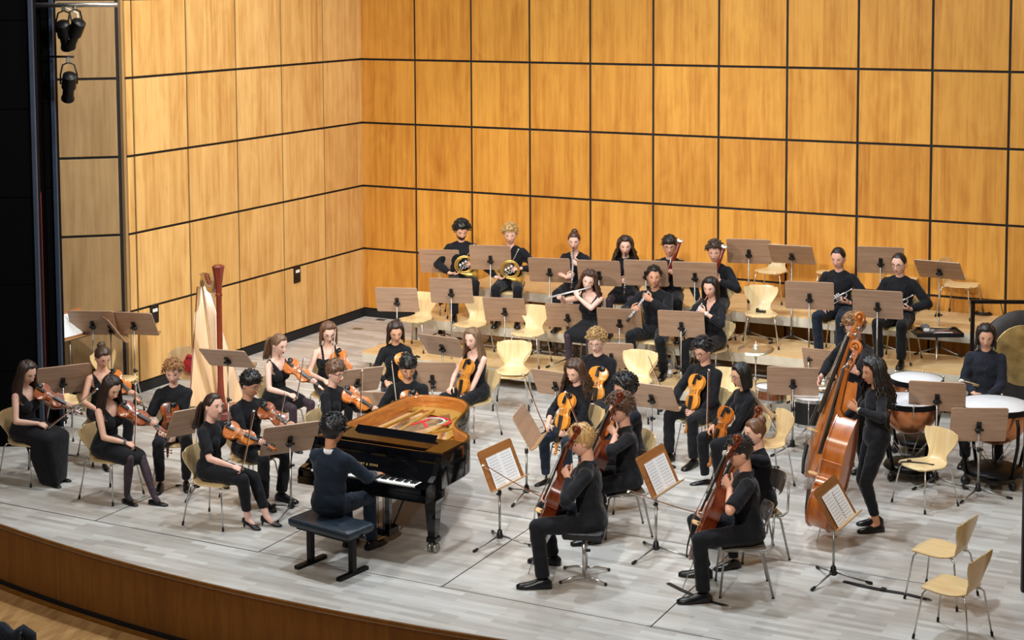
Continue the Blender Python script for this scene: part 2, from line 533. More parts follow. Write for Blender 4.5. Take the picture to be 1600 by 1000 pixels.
M_LEATHER = mat_plain('black_vinyl', '#131519', 0.38, 0, 0.5, var=0.25, sc=30, bump=0.2)
M_BLUELEATHER = mat_plain('blue_black_leather', '#26323e', 0.35, 0, 0.5, var=0.2, sc=30, bump=0.2)
M_BLACKMETAL = mat_plain('black_metal', '#101012', 0.4, 0.5)

def mat_paper(name, lines=True):
    t = NT(name)
    if lines:
        tc = t.node('ShaderNodeTexCoord'); sep = t.node('ShaderNodeSeparateXYZ'); t.link(tc.outputs['Object'], sep.inputs[0])
        def wave(out, mul, add=0.0):
            a = t.node('ShaderNodeMath', operation='MULTIPLY_ADD'); a.inputs[1].default_value = mul; a.inputs[2].default_value = add; t.link(out, a.inputs[0])
            f = t.node('ShaderNodeMath', operation='FRACT'); t.link(a.outputs[0], f.inputs[0]); return f.outputs[0]
        def less(o, v):
            m = t.node('ShaderNodeMath', operation='LESS_THAN'); m.inputs[1].default_value = v; t.link(o, m.inputs[0]); return m.outputs[0]
        def mul(a, b_):
            m = t.node('ShaderNodeMath', operation='MULTIPLY'); t.link(a, m.inputs[0]); t.link(b_, m.inputs[1]); return m.outputs[0]
        sysm = less(wave(sep.outputs['Y'], 34.0), 0.52)
        stave = less(wave(sep.outputs['Y'], 34.0 * 9), 0.34)
        nn = t.noise(t.coords((260, 130, 1)), 1.0, 2)
        notes = t.node('ShaderNodeMath', operation='GREATER_THAN'); notes.inputs[1].default_value = 0.56; t.link(nn, notes.inputs[0])
        gx = t.node('ShaderNodeMath', operation='ABSOLUTE'); t.link(sep.outputs['X'], gx.inputs[0])
        inx = less(gx.outputs[0], 0.086)
        ink = t.node('ShaderNodeMath', operation='MAXIMUM'); t.link(mul(stave, sysm), ink.inputs[0]); t.link(mul(notes.outputs[0], sysm), ink.inputs[1])
        k = mul(ink.outputs[0], inx)
        sc = t.node('ShaderNodeMath', operation='MULTIPLY'); sc.inputs[1].default_value = 0.55; t.link(k, sc.inputs[0])
        t.link(t.mix(sc.outputs[0], lin('#f1f2f3'), lin('#4a4a52')), t.b.inputs['Base Color'])
    else:
        t.b.inputs['Base Color'].default_value = lin('#eef0f2')
    return t.done(0.6)
M_SCORE = mat_paper('printed_music')
M_PAPER = mat_paper('blank_paper', False)

# ---------------------------------------------------------------- plywood shell chair (waisted back, four thin tube legs)
def spline(pts, x):
    for (a, fa), (b, fb) in zip(pts, pts[1:]):
        if x <= b:
            k = (x - a) / (b - a); k = k * k * (3 - 2 * k)
            return fa + (fb - fa) * k
    return pts[-1][1]

SHELL_PATH = [(0.235, 0.432), (0.21, 0.447), (0.16, 0.455), (0.08, 0.452), (0.0, 0.446), (-0.07, 0.443), (-0.13, 0.447), (-0.175, 0.463), (-0.205, 0.495),
              (-0.222, 0.54), (-0.235, 0.60), (-0.247, 0.66), (-0.258, 0.72), (-0.266, 0.765), (-0.272, 0.79)]
SHELL_HALF = [0.13, 0.19, 0.215, 0.225, 0.222, 0.205, 0.172, 0.14, 0.126, 0.138, 0.178, 0.218, 0.238, 0.228, 0.17]
def shell_mesh(thick=0.011):
    n = 12
    front = []; back = []
    for i, ((y, z), h) in enumerate(zip(SHELL_PATH, SHELL_HALF)):
        a = SHELL_PATH[max(i - 1, 0)]; c = SHELL_PATH[min(i + 1, len(SHELL_PATH) - 1)]
        d = Vector((0, c[0] - a[0], c[1] - a[1])).normalized()
        nrm = Vector((0, d.z, -d.y)); nrm = nrm if nrm.z > 0 or nrm.y > 0 else -nrm
        fr = []; bk = []
        for j in range(n + 1):
            u = -1 + 2 * j / n
            x = h * math.sin(u * PI / 2) if i in (0, 14) else h * u
            curl = 0.016 * (u * u) * (1 if i < 7 else 1.6)
            if i == 14: dz = -0.03 * abs(u) ** 3
            elif i == 0: dz = 0
            else: dz = 0
            p = Vector((x, y, z + dz)) + nrm * (curl if i >= 8 else -0.3 * curl)
            if i == 0:
                p.y -= 0.03 * abs(u) ** 2
            fr.append(p + nrm * thick / 2); bk.append(p - nrm * thick / 2)
        front.append(fr); back.append(bk)
    rs = [f + b[::-1] for f, b in zip(front, back)]
    return MB().rings(rs)
def shell_chair():
    o = thing('chair')
    shell_mesh().build('shell', M_CHAIR, o, sharp=50)
    under = MB()
    under.lathe([(0.075, 0.425), (0.085, 0.437)], 14)
    for s in (-1, 1):
        under.tube([(0.0, 0.05 * s, 0.427), (0.10, 0.10 * s, 0.428), (0.17, 0.17 * s, 0.425)], 0.008, 6)
        under.tube([(0.0, 0.05 * s, 0.427), (-0.10, 0.10 * s, 0.428), (-0.17, 0.17 * s, 0.425)], 0.008, 6)
    under.build('under_frame', M_CHROME, o)
    for sx in (-1, 1):
        for sy in (-1, 1):
            lg = MB().tube([(0.13 * sx, 0.15 * sy, 0.428), (0.165 * sx, 0.175 * sy, 0.422), (0.183 * sx, 0.193 * sy, 0.395), (0.235 * sx, 0.245 * sy, 0.03)], 0.0085, 7).build('leg', M_CHROME, o)
            MB().tube([(0.2335 * sx, 0.2435 * sy, 0.04), (0.239 * sx, 0.249 * sy, 0.002)], 0.0125, 7).build('foot_cap', M_RUBBER, lg)
    return o

def grey_chair():
    """older stacking chair: flat ply seat, small curved dark back on bent tubes"""
    o = thing('chair')
    b = MB(); rs = []
    for i in range(9):
        v = -1 + 2 * i / 8
        row = []
        for j in range(9):
            u = -1 + 2 * j / 8
            hw = 0.21 * (1 - 0.12 * max(0, -v) ** 2) * (1 - 0.10 * abs(v) ** 6)
            row.append(Vector((hw * u, 0.20 * v, 0.45 - 0.012 * (1 - u * u) * (1 - v * v) + (-0.018 * max(0, v) ** 3))))
        rs.append([p + Vector((0, 0, 0.006)) for p in row] + [p - Vector((0, 0, 0.006)) for p in row[::-1]])
    b.rings(rs); b.build('seat', M_GREYWOOD, o, sharp=50)
    b = MB(); rs = []
    for i in range(9):
        v = -1 + 2 * i / 8
        hw = 0.205 * (1 - 0.22 * abs(v) ** 3)
        row = []
        for j in range(11):
            u = -1 + 2 * j / 10
            row.append(Vector((hw * u, -0.255 - 0.03 * v + 0.06 * u * u, 0.72 + 0.085 * v)))
        rs.append([p + Vector((0, 0.006, 0)) for p in row] + [p - Vector((0, 0.006, 0)) for p in row[::-1]])
    b.rings(rs); b.build('backrest', M_DARKPLY, o, sharp=50)
    fr = MB()
    for s in (-1, 1):
        fr.tube([(0.185 * s, 0.17, 0.43), (0.19 * s, 0.0, 0.43), (0.19 * s, -0.20, 0.435), (0.185 * s, -0.25, 0.47), (0.17 * s, -0.262, 0.60), (0.15 * s, -0.272, 0.76)], 0.0105, 8)
    fr.tube([(-0.19, 0.10, 0.43), (0.19, 0.10, 0.43)], 0.009, 7); fr.tube([(-0.19, -0.12, 0.43), (0.19, -0.12, 0.43)], 0.009, 7)
    fr.build('tube_frame', M_STEEL, o)
    for s in (-1, 1):
        for pts in ([(0.185 * s, 0.15, 0.43), (0.195 * s, 0.18, 0.41), (0.215 * s, 0.22, 0.012)], [(0.19 * s, -0.14, 0.43), (0.20 * s, -0.17, 0.41), (0.215 * s, -0.26, 0.012)]):
            lg = MB().tube(pts, 0.0105, 8).build('leg', M_STEEL, o)
            MB().tube([pts[-1], (pts[-1][0], pts[-1][1], 0.001)], 0.013, 7).build('foot_cap', M_RUBBER, lg)
    return o

def padded_stool():
    """cellist's black square adjustable bench on a chrome star base"""
    o = thing('stool')
    b = MB()
    b.rings([rrect(0.225, 0.19, 0.03, z) for z in (0.435, 0.445)] + [rrect(0.232, 0.197, 0.035, z) for z in (0.45, 0.492)] + [rrect(0.222, 0.187, 0.03, 0.503)])
    b.build('cushion', M_LEATHER, o, sharp=60)
    MB().box((0, 0, 0.425), (0.34, 0.26, 0.022)).build('seat_plate', M_BLACKMETAL, o)
    for s in (-1, 1):
        p = MB(); p.tube([(0.10 * s, 0, 0.06), (0.10 * s, 0, 0.42)], 0.017, 10); p.build('post', M_CHROME, o)
        k = MB(); k.tube([(0.10 * s, -0.02, 0.30), (0.10 * s, -0.06, 0.30)], 0.014, 8); k.build('clamp_knob', M_BLACKPL, o)
    MB().tube([(-0.10, 0, 0.06), (0.10, 0, 0.06)], 0.016, 8).build('cross_bar', M_CHROME, o)
    for s in (-1, 1):
        for t_ in (-1, 1):
            lg = MB().tube([(0.10 * s, 0, 0.062), (0.15 * s, 0.10 * t_, 0.05), (0.19 * s, 0.21 * t_, 0.018)], 0.013, 8).build('leg', M_CHROME, o)
            MB().ball((0.19 * s, 0.21 * t_, 0.017), 0.017, 8, 6).build('foot_cap', M_RUBBER, lg)
    return o

def rrect(hx, hy, r, z, n=4):
    o = []
    for cx, cy, a0 in ((hx - r, hy - r, 0), (-hx + r, hy - r, 90), (-hx + r, -hy + r, 180), (hx - r, -hy + r, 270)):
        for i in range(n + 1):
            a = R(a0 + 90 * i / n)
            o.append(Vector((cx + r * math.cos(a), cy + r * math.sin(a), z)))
    return o

# ---------------------------------------------------------------- music stand; the desk leans, its front faces +y (the player)
DW, DH = 0.61, 0.41
def music_stand(h, tilt, dark=0, spin=0):
    """h: height of desk centre, tilt: lean of desk from upright"""
    o = thing('music_stand')
    Mx = Matrix.Translation((0, 0.0, h)) @ Matrix.Rotation(R(spin), 4, 'Z') @ Matrix.Rotation(R(tilt), 4, 'X')
    # desk local: x width, z up along board, y = thickness towards player
    out = [(p.x, p.y) for p in rrect(DW / 2, DH / 2, 0.025, 0)]
    b = MB()
    Mz = Mx @ Matrix.Translation((0, 0.0, 0)) @ Matrix.Rotation(R(90), 4, 'X')
    b.prism(out, 0.012, Mz)
    d = b.build('desk', [M_DESKFRONT if dark else M_DESK], o)
    b = MB(); b.box((0, 0, 0), (DW, 0.065, 0.012)); me_M = Mx @ Matrix.Translation((0, 0.036, -DH / 2 + 0.006))
    b.v = [tuple(me_M @ Vector(v)) for v in b.v]
    b.build('ledge', M_DESKEDGE, o)
    b = MB(); b.box((0, -0.016, -0.03), (0.05, 0.022, 0.13)); b.box((0, -0.04, -0.045), (0.03, 0.04, 0.06))
    b.v = [tuple(Mx @ Vector(v)) for v in b.v]
    b.tube([Mx @ Vector((-0.045, -0.04, -0.045)), Mx @ Vector((0.045, -0.04, -0.045))], 0.016, 8)
    b.build('tilt_clamp', M_BLACKPL, o)
    top = Mx @ Vector((0, -0.04, -0.05))
    bx, by = top.x, top.y
    o['_dx'] = 0
    MB().tube([(bx, by, 0.16), (bx, by, top.z)], 0.0095, 8).build('pole', M_STEEL, o)
    MB().tube([(bx, by, 0.10), (bx, by, 0.52)], 0.0125, 8).build('outer_pole', M_STEEL, o)
    c = MB(); c.tube([(bx, by, 0.50), (bx, by, 0.545)], 0.02, 8); c.tube([(bx, by, 0.52), (bx + 0.045, by, 0.52)], 0.012, 7)
    c.build('clutch', M_BLACKPL, o)
    hb = MB(); hb.lathe([(0.014, 0.15), (0.024, 0.14), (0.03, 0.10), (0.042, 0.075), (0.03, 0.06)], 10, M=Matrix.Translation((bx, by, 0)))
    hb.build('hub', M_BLACKPL, o)
    for k in range(3):
        a = R(90 + 120 * k + 15)
        ca, sa = math.cos(a), math.sin(a)
        lg = MB().tube([(bx + 0.03 * ca, by + 0.03 * sa, 0.085), (bx + 0.20 * ca, by + 0.20 * sa, 0.045), (bx + 0.33 * ca, by + 0.33 * sa, 0.018)], 0.0095, 7).build('leg', M_STEEL, o)
        MB().tube([(bx + 0.30 * ca, by + 0.30 * sa, 0.023), (bx + 0.35 * ca, by + 0.35 * sa, 0.014)], 0.0145, 7, round_end=True).build('foot_cap', M_RUBBER, lg)
    del o['_dx']
    return o, Mx

_pages = {}
def sheet(Mw, label, pages=2, dx=0.0, plain=False, w=0.225, h=0.31, dz=0.0, name='sheet_music'):
    """open sheet music standing on the ledge of a desk; Mw = world matrix of the desk"""
    key = (pages, plain, w, h)
    o = thing(name, label, 'sheet music', (0, 0, 0))
    o.matrix_world = Mw @ Matrix.Translation((dx, 0.0085, -DH / 2 + 0.014 + h / 2 + dz))
    if key not in _pages:
        b = MB(); b.box((0, 0, 0), (w, h, 0.0025))
        _pages[key] = b.mesh('page', [M_PAPER if plain else M_SCORE])
    for i in range(pages):
        x = (i - (pages - 1) / 2) * (w + 0.002)
        pg = link('page', _pages[key], o)
        pg.matrix_local = Matrix.Translation((x, 0.003, 0)) @ Matrix.Rotation(R(90), 4, 'X') @ Matrix.Rotation(R(3 * (1 if i else -1) if pages == 2 else 0), 4, 'Y')
    return o

_st = {}
STANDS = []
def stand(pos, face, h, tilt, label, dark=0, score=None, group='wooden music stands of the orchestra', legrot=0):
    """pos: floor point of the pole"""
    key = (round(h, 2), round(tilt), dark)
    h, tilt = key[0], key[1]
    if key not in _st:
        _st[key] = music_stand(h, tilt, dark); o, Mx = _st[key]
    else:
        o = copy_tree(_st[key][0]); Mx = _st[key][1]
    rz = rz_of(face)
    off = Mx @ Vector((0, -0.04, -0.05))
    rot = Matrix.Rotation(rz, 4, 'Z')
    p = Vector(pos) - rot @ Vector((off.x, off.y, 0))
    o.location = p; o.rotation_euler = (0, 0, rz)
    for k in ('label', 'category', 'group'):
        if k in o: del o[k]
    tag(o, label, 'music stand', group)
    Mw = Matrix.Translation(p) @ rot @ Mx
    return o, Mw


# ---------------------------------------------------------------- instrument materials
M_VIOLIN = mat_wood('orange_varnish', '#b8571a', '#e08a34', (22, 3, 22), 0.25, coat=0.5, var=0.25)
M_VIOLIN_D = mat_wood('red_brown_varnish', '#7d3413', '#b05c26', (22, 3, 22), 0.25, coat=0.5, var=0.2)
M_VIOLA_Y = mat_wood('golden_varnish', '#d07a1c', '#eda548', (22, 3, 22), 0.25, coat=0.5, var=0.15)
M_CELLO = mat_wood('dark_cello_varnish', '#4d1d0c', '#84391a', (14, 2, 14), 0.22, coat=0.6, var=0.15)
M_BASS = mat_wood('amber_bass_varnish', '#8f4416', '#c2702c', (9, 1.2, 9), 0.22, coat=0.6, var=0.1)
M_EBONY = mat_plain('ebony', '#111011', 0.35)
M_STRING = mat_plain('string_steel', '#b9b6ae', 0.3, 0.9)
M_BRIDGE = mat_plain('maple_bridge', '#d9b27c', 0.5)
M_PERN = mat_wood('bow_stick_wood', '#5e2c14', '#8b4a24', (30, 2, 30), 0.3, rnd=False)
M_HAIRW = mat_plain('bow_hair', '#e6e0cf', 0.6)
M_SILVER = mat_plain('silver_plate', '#e2e3e6', 0.3, 0.65, var=0.03)
M_BRASS = mat_plain('lacquered_brass', '#e0bc66', 0.28, 0.75, var=0.04)
M_COPPER = mat_plain('hammered_copper', '#d68c5c', 0.25, 0.8, var=0.1, sc=14, bump=0.15)
M_GRENA = mat_plain('grenadilla', '#141214', 0.3)
M_MAROON = mat_wood('maroon_maple', '#4a1410', '#7c2a1e', (4, 30, 4), 0.25, coat=0.5, rnd=False)
M_IVORY = mat_plain('ivory_white', '#f0efea', 0.4)
M_SKINHEAD = mat_plain('drum_head', '#eceef0', 0.5, var=0.03)
M_DRUMWOOD = mat_wood('drum_shell_wood', '#6b3418', '#9c5a2c', (3, 3, 20), 0.25, coat=0.5, rnd=False)
M_CYMBAL = mat_plain('cymbal_bronze', '#d9cfb0', 0.3, 0.9)

def vout(kind):
    """outline half widths along the body (0 = lower end, 1 = neck end)"""
    if kind == 'bass':
        t = [(0, 0.0), (0.015, 0.18), (0.06, 0.36), (0.15, 0.47), (0.24, 0.5), (0.33, 0.465), (0.385, 0.40), (0.395, 0.42), (0.42, 0.35), (0.49, 0.30), (0.56, 0.315), (0.605, 0.36), (0.612, 0.345),
             (0.68, 0.355), (0.76, 0.33), (0.85, 0.25), (0.93, 0.15), (0.985, 0.085), (1.0, 0.06)]
    else:
        t = [(0, 0.0), (0.008, 0.16), (0.05, 0.36), (0.13, 0.47), (0.22, 0.5), (0.31, 0.465), (0.365, 0.405), (0.375, 0.43), (0.40, 0.345), (0.47, 0.275), (0.55, 0.27), (0.62, 0.315), (0.645, 0.385), (0.655, 0.36),
             (0.71, 0.385), (0.79, 0.405), (0.88, 0.36), (0.95, 0.24), (0.99, 0.1), (1.0, 0.05)]
    return t

def violin_family(kind, L, W, ribs, neck, mat, arch, endpin=0.0, chin=False):
    """local frame: y from the lower end (0) to the scroll, +z is the string side"""
    o = thing(kind)
    t = vout('bass' if kind == 'double_bass' else 'v')
    ys = [a * L for a, w in t]; hw = [w * W for a, w in t]
    M_ = 7
    b = MB()
    def plate(z0, bulge, flip):
        rs = []
        for y, h in zip(ys, hw):
            row = []
            for j in range(M_):
                u = -1 + 2 * j / (M_ - 1)
                a = max(0, math.sin(PI * y / L)) ** 0.6
                row.append(Vector((u * max(h, 0.001), y, z0 + bulge * a * (1 - u * u) ** 0.9 * min(1, h / (0.3 * W)))))
            rs.append(row if not flip else row[::-1])
        b.rings(rs, closed=False, cap=False)
    plate(ribs / 2, arch, True); plate(-ribs / 2, -arch * 0.9, False)
    # overhanging rim and ribs
    outl = [(h, y) for y, h in zip(ys, hw)] + [(-h, y) for y, h in reversed(list(zip(ys, hw)))]
    def ring(k, z):
        cx = L * 0.5
        return [Vector((x * k, cx + (y - cx) * (1 - (1 - k) * 0.6), z)) for x, y in outl]
    e = ribs / 2; th = 0.018 * W
    b.rings([ring(1, e), ring(1.0, e - th), ring(0.955, e - th), ring(0.955, -e + th), ring(1.0, -e + th), ring(1, -e)], cap=False, smooth=False)
    b.build('body', mat, o, sharp=45)
    # f holes
    for s in (-1, 1):
        yy = L * 0.44
        f = MB()
        pts = []
        for k in range(9):
            u = -1 + k / 4
            x = s * (0.17 * W + 0.035 * W * u * -1 + 0.028 * W * math.sin(u * PI * 0.9))
            y = yy + u * 0.11 * L
            zz = ribs / 2 + arch * math.sin(PI * y / L) ** 0.6 * (1 - (x / (0.29 * W)) ** 2 if abs(x) < 0.28 * W else 0.1) ** 0.9 * 0.96
            pts.append((x, y, zz + 0.001))
        f.tube(pts, [0.014 * W, 0.018 * W, 0.010 * W, 0.012 * W, 0.013 * W, 0.012 * W, 0.010 * W, 0.018 * W, 0.014 * W], 6, flat=0.25, up=(0, 0, 1))
        f.build('f_hole', M_EBONY, o)
    # neck, pegbox and scroll
    za = ribs / 2 + arch
    nk = neck
    w0, w1 = 0.085 * W * (1.15 if kind == 'violin' else 1), 0.062 * W * (1.15 if kind == 'violin' else 1)
    zn = ribs / 2 + 0.01 * L
    n = MB()
    n.tube([(0, L * 0.97, zn - 0.25 * ribs), (0, L + 0.1 * nk, zn), (0, L + nk, zn + 0.02 * nk)], [w0, w0 * 0.8, w1 * 0.85], 8, flat=0.8, up=(0, 0, 1), round_end=False)
    pb = 0.17 * (L + nk) * (0.95 if kind != 'double_bass' else 0.75)
    y1 = L + nk
    n.rings([[Vector((sx * w, y, z + dz)) for sx, dz in ((-1, -d), (1, -d), (1, d), (-1, d))] for w, y, z, d in
             ((w1, y1 - 0.01 * L, zn, 0.035 * W), (w1 * 0.95, y1 + 0.25 * pb, zn - 0.05 * pb, 0.045 * W), (w1 * 0.75, y1 + 0.75 * pb, zn - 0.16 * pb, 0.045 * W), (w1 * 0.6, y1 + pb, zn - 0.18 * pb, 0.04 * W))], smooth=False)
    n.build('neck', mat, o, sharp=40)
    sc = MB(); rsz = 0.078 * W * (1.1 if kind == 'violin' else 1)
    pts = []; rad = []
    for k in range(22):
        a = -0.35 * PI + 2.9 * PI * k / 21
        r = rsz * (1.25 - 1.0 * k / 21)
        pts.append((0, y1 + pb + 0.55 * rsz + r * math.cos(a - PI / 2), zn - 0.20 * pb + 0.5 * rsz + r * math.sin(a - PI / 2)))
        rad.append(rsz * (0.42 - 0.1 * k / 21))
    sc.tube(pts, rad, 7, flat=1.0, up=(1, 0, 0))
    sc.tube([(-w1 * 1.05, y1 + pb + 0.55 * rsz, zn - 0.2 * pb + 0.5 * rsz), (w1 * 1.05, y1 + pb + 0.55 * rsz, zn - 0.2 * pb + 0.5 * rsz)], 0.36 * rsz, 8)
    sc.build('scroll', mat, o)
    for k, s in enumerate((1, -1, 1, -1)):
        y = y1 + pb * (0.2 + 0.19 * k); z = zn - pb * (0.04 + 0.035 * k)
        pg = MB(); pl = 0.14 * W * (1.1 if kind == 'violin' else 0.8)
        pg.tube([(-s * w1, y, z), (s * (w1 + pl * 0.45), y, z)], 0.014 * W, 6)
        pg.tube([(s * (w1 + pl * 0.42), y, z), (s * (w1 + pl), y, z)], [0.02 * W, 0.042 * W], 8, flat=0.45, up=(0, 0, 1))
        pg.build('peg', M_EBONY if kind != 'double_bass' else M_STEEL, o)
    # fingerboard over neck and body
    fb = MB(); ze = za + 0.045 * L
    zf0, zf1 = zn + 0.05 * W, za + 0.03 * L
    rs = []
    for q in range(5):
        u = q / 4
        y = (y1) + (L * 0.62 - y1) * u; w = w1 + (w0 * 1.18 - w1) * u; z = zf0 + (zf1 - zf0) * u
        rs.append([Vector((w * c_, y, z + d_)) for c_, d_ in ((-1, -0.018 * W), (1, -0.018 * W), (1, 0.0), (0.5, 0.018 * W), (-0.5, 0.018 * W), (-1, 0))])
    fb.rings(rs, smooth=False); fb.build('fingerboard', M_EBONY, o)
    # bridge, tailpiece, strings
    yb = L * 0.445; zt = ribs / 2 + arch; hb = 0.088 * L
    br = MB()
    br.prism([(-0.1 * W, 0), (-0.05 * W, 0.004), (-0.03 * W, 0.3 * hb), (0.03 * W, 0.3 * hb), (0.05 * W, 0.004), (0.1 * W, 0), (0.105 * W, 0.75 * hb), (0.05 * W, hb), (-0.05 * W, hb), (-0.105 * W, 0.75 * hb)], 0.012 * L,
             Matrix.Translation((0, yb, zt - 0.004)) @ Matrix.Rotation(R(90), 4, 'X'))
    br.build('bridge', M_BRIDGE, o)
    tp = MB()
    tp.rings([[Vector((c_ * w, y, z + d_)) for c_, d_ in ((-1, -0.01 * W), (1, -0.01 * W), (0.7, 0.02 * W), (-0.7, 0.02 * W))] for w, y, z in
              ((0.05 * W, 0.02 * L, ribs / 2 + 0.3 * arch + 0.03 * W), (0.075 * W, 0.14 * L, zt + 0.02 * L), (0.1 * W, 0.30 * L, zt + 0.04 * L))], smooth=False)
    tp.build('tailpiece', M_EBONY, o)
    for k in range(4):
        u = (k - 1.5) / 1.5
        MB().tube([(u * 0.06 * W, 0.30 * L, zt + 0.05 * L), (u * 0.075 * W, yb, zt + hb * (1.02 - 0.12 * u * u)), (u * w1 * 0.7, y1, zf0 + 0.03 * W), (u * w1 * 0.4, y1 + 0.4 * pb, zn)],
                  0.0009 if kind == 'violin' else 0.0015, 4).build('string', M_STRING, o)
    if chin:
        c = MB()
        c.ball((-0.2 * W, 0.07 * L, ribs / 2 + arch * 0.4 + 0.03 * W), (0.17 * W, 0.09 * L, 0.05 * W), 12, 6)
        c.build('chin_rest', M_EBONY, o)
    if endpin:
        MB().tube([(0, 0.01, 0), (0, -endpin, 0)], [0.0055, 0.004], 7).build('endpin', M_STEEL, o)
    return o

def violin(mat=0):
    return violin_family('violin', 0.36, 0.215, 0.032, 0.135, (M_VIOLIN, M_VIOLIN_D, M_VIOLA_Y)[mat], 0.016, chin=True)
def viola(mat=2):
    o = violin_family('violin', 0.42, 0.25, 0.038, 0.15, (M_VIOLIN, M_VIOLIN_D, M_VIOLA_Y)[mat], 0.018, chin=True)
    o.name = 'viola'; return o
def cello():
    return violin_family('cello', 0.755, 0.445, 0.115, 0.28, M_CELLO, 0.03, endpin=0.3)
def double_bass():
    return violin_family('double_bass', 1.16, 0.68, 0.21, 0.45, M_BASS, 0.05, endpin=0.13)

def bow(L=0.74):
    """local y from frog (0) to tip; hair on -z"""
    o = thing('bow')
    pts = [(0, y * L, 0.004 - 0.014 * math.sin(PI * y)) for y in (-0.02, 0.1, 0.25, 0.4, 0.55, 0.7, 0.85, 0.97)] + [(0, L, -0.002)]
    MB().tube(pts, [0.0058, 0.0056, 0.0054, 0.0052, 0.005, 0.0047, 0.0044, 0.0042, 0.004], 7).build('stick', M_PERN, o)
    b = MB(); b.rings([[Vector((sx * 0.002, y, z)) for sx, z in ((-1.2, za), (1.2, za), (1, zb), (-1, zb))] for y, za, zb in ((0.965 * L, 0.004, -0.002), (0.985 * L, 0.004, -0.022), (1.0 * L, 0.002, -0.024))], smooth=False)
    b.build('tip', M_IVORY, o)
    MB().box((0, 0.035, -0.013), (0.011, 0.05, 0.022)).build('frog', M_EBONY, o)
    MB().box((0, 0.5 * L, -0.0215), (0.007, 0.92 * L, 0.0018)).build('hair_ribbon', M_HAIRW, o)
    return o

def keys(b, y0, y1, n, r, z, mi=0, x=0.0):
    for k in range(n):
        y = y0 + (y1 - y0) * k / max(1, n - 1)
        b.tube([(x, y, z), (x, y, z + 0.005)], r, 8, mi)
        if k < n - 1:
            b.tube([(x + r * 0.9, y, z + 0.003), (x + r * 0.9, y + (y1 - y0) / n, z + 0.003)], 0.0022, 5, mi)

def flute():
    o = thing('flute')
    MB().tube([(0, 0, 0), (0, 0.67, 0)], 0.0098, 12).build('tube', M_SILVER, o)
    b = MB(); keys(b, 0.05, 0.42, 14, 0.0075, 0.009); b.build('keywork', M_SILVER, o)
    b = MB(); b.ball((0, 0.60, 0.009), (0.011, 0.014, 0.004), 10, 5); b.build('lip_plate', M_SILVER, o)
    return o

def clarinet():
    """y from the bell (0) to the mouthpiece"""
    o = thing('clarinet')
    b = MB(); Mx = Matrix.Rotation(R(-90), 4, 'X')
    b.lathe([(0.032, 0), (0.036, 0.004), (0.028, 0.03), (0.019, 0.07), (0.0155, 0.11), (0.0145, 0.3), (0.0145, 0.55), (0.016, 0.57)], 14, M=Mx)
    b.build('tube', M_GRENA, o)
    b = MB(); b.lathe([(0.012, 0.57), (0.0125, 0.61), (0.009, 0.64), (0.005, 0.665)], 10, M=Mx); b.build('mouthpiece', M_GRENA, o)
    b = MB()
    for y, r in ((0.10, 0.0168), (0.32, 0.016), (0.54, 0.0165), (0.57, 0.0168)):
        b.lathe([(r, y), (r + 0.001, y + 0.004), (r, y + 0.008)], 12, M=Mx)
    b.build('rings', M_SILVER, o)
    b = MB(); keys(b, 0.13, 0.52, 15, 0.009, 0.013); keys(b, 0.15, 0.45, 7, 0.006, 0.010, x=0.011); b.build('keywork', M_SILVER, o)
    return o

def oboe():
    o = thing('oboe')
    b = MB(); Mx = Matrix.Rotation(R(-90), 4, 'X')
    b.lathe([(0.022, 0), (0.024, 0.005), (0.02, 0.03), (0.0135, 0.07), (0.012, 0.2), (0.0105, 0.4), (0.0095, 0.56)], 12, M=Mx); b.build('tube', M_GRENA, o)
    b = MB(); b.lathe([(0.004, 0.56), (0.003, 0.6), (0.0035, 0.63)], 8, M=Mx); b.build('reed', M_BRIDGE, o)
    b = MB(); keys(b, 0.06, 0.5, 20, 0.0095, 0.0095); keys(b, 0.08, 0.46, 14, 0.008, 0.006, x=0.011); keys(b, 0.08, 0.46, 12, 0.007, 0.006, x=-0.012); b.build('keywork', M_SILVER, o)
    return o

def bassoon():
    """y from the boot (0) to the bell ring"""
    o = thing('bassoon')
    MB().tube([(0, 0, 0), (0, 0.02, 0), (0, 0.44, 0)], [0.036, 0.04, 0.034], 12, flat=0.7, up=(0, 0, 1)).build('boot', M_MAROON, o)
    MB().tube([(-0.017, 0.42, 0), (-0.017, 0.85, 0), (-0.017, 1.0, 0), (-0.017, 1.26, 0)], [0.027, 0.025, 0.028, 0.026], 12).build('bass_joint', M_MAROON, o)
    MB().tube([(0.018, 0.42, 0), (0.018, 0.9, 0)], [0.018, 0.0145], 10).build('wing_joint', M_MAROON, o)
    b = MB(); b.lathe([(0.026, 0), (0.040, 0.006), (0.043, 0.018), (0.040, 0.032), (0.022, 0.036)], 16, M=Matrix.Translation((-0.017, 1.245, 0)) @ Matrix.Rotation(R(-90), 4, 'X')); b.build('bell_ring', M_IVORY, o)
    b = MB(); b.lathe([(0.017, 0), (0.016, 0.0015)], 14, M=Matrix.Translation((-0.017, 1.281, 0)) @ Matrix.Rotation(R(-90), 4, 'X')); b.build('bore', M_GRENA, o)
    MB().tube([(0.018, 0.89, 0), (0.018, 0.95, 0.01), (0.02, 0.98, 0.05), (0.025, 0.97, 0.13), (0.03, 0.93, 0.20)], [0.007, 0.006, 0.005, 0.004, 0.003], 8).build('bocal', M_SILVER, o)
    b = MB(); keys(b, 0.08, 0.42, 6, 0.012, 0.026); keys(b, 0.5, 0.86, 8, 0.008, 0.016, x=0.018); keys(b, 0.5, 1.15, 7, 0.009, 0.02, x=-0.017); b.build('keywork', M_SILVER, o)
    return o

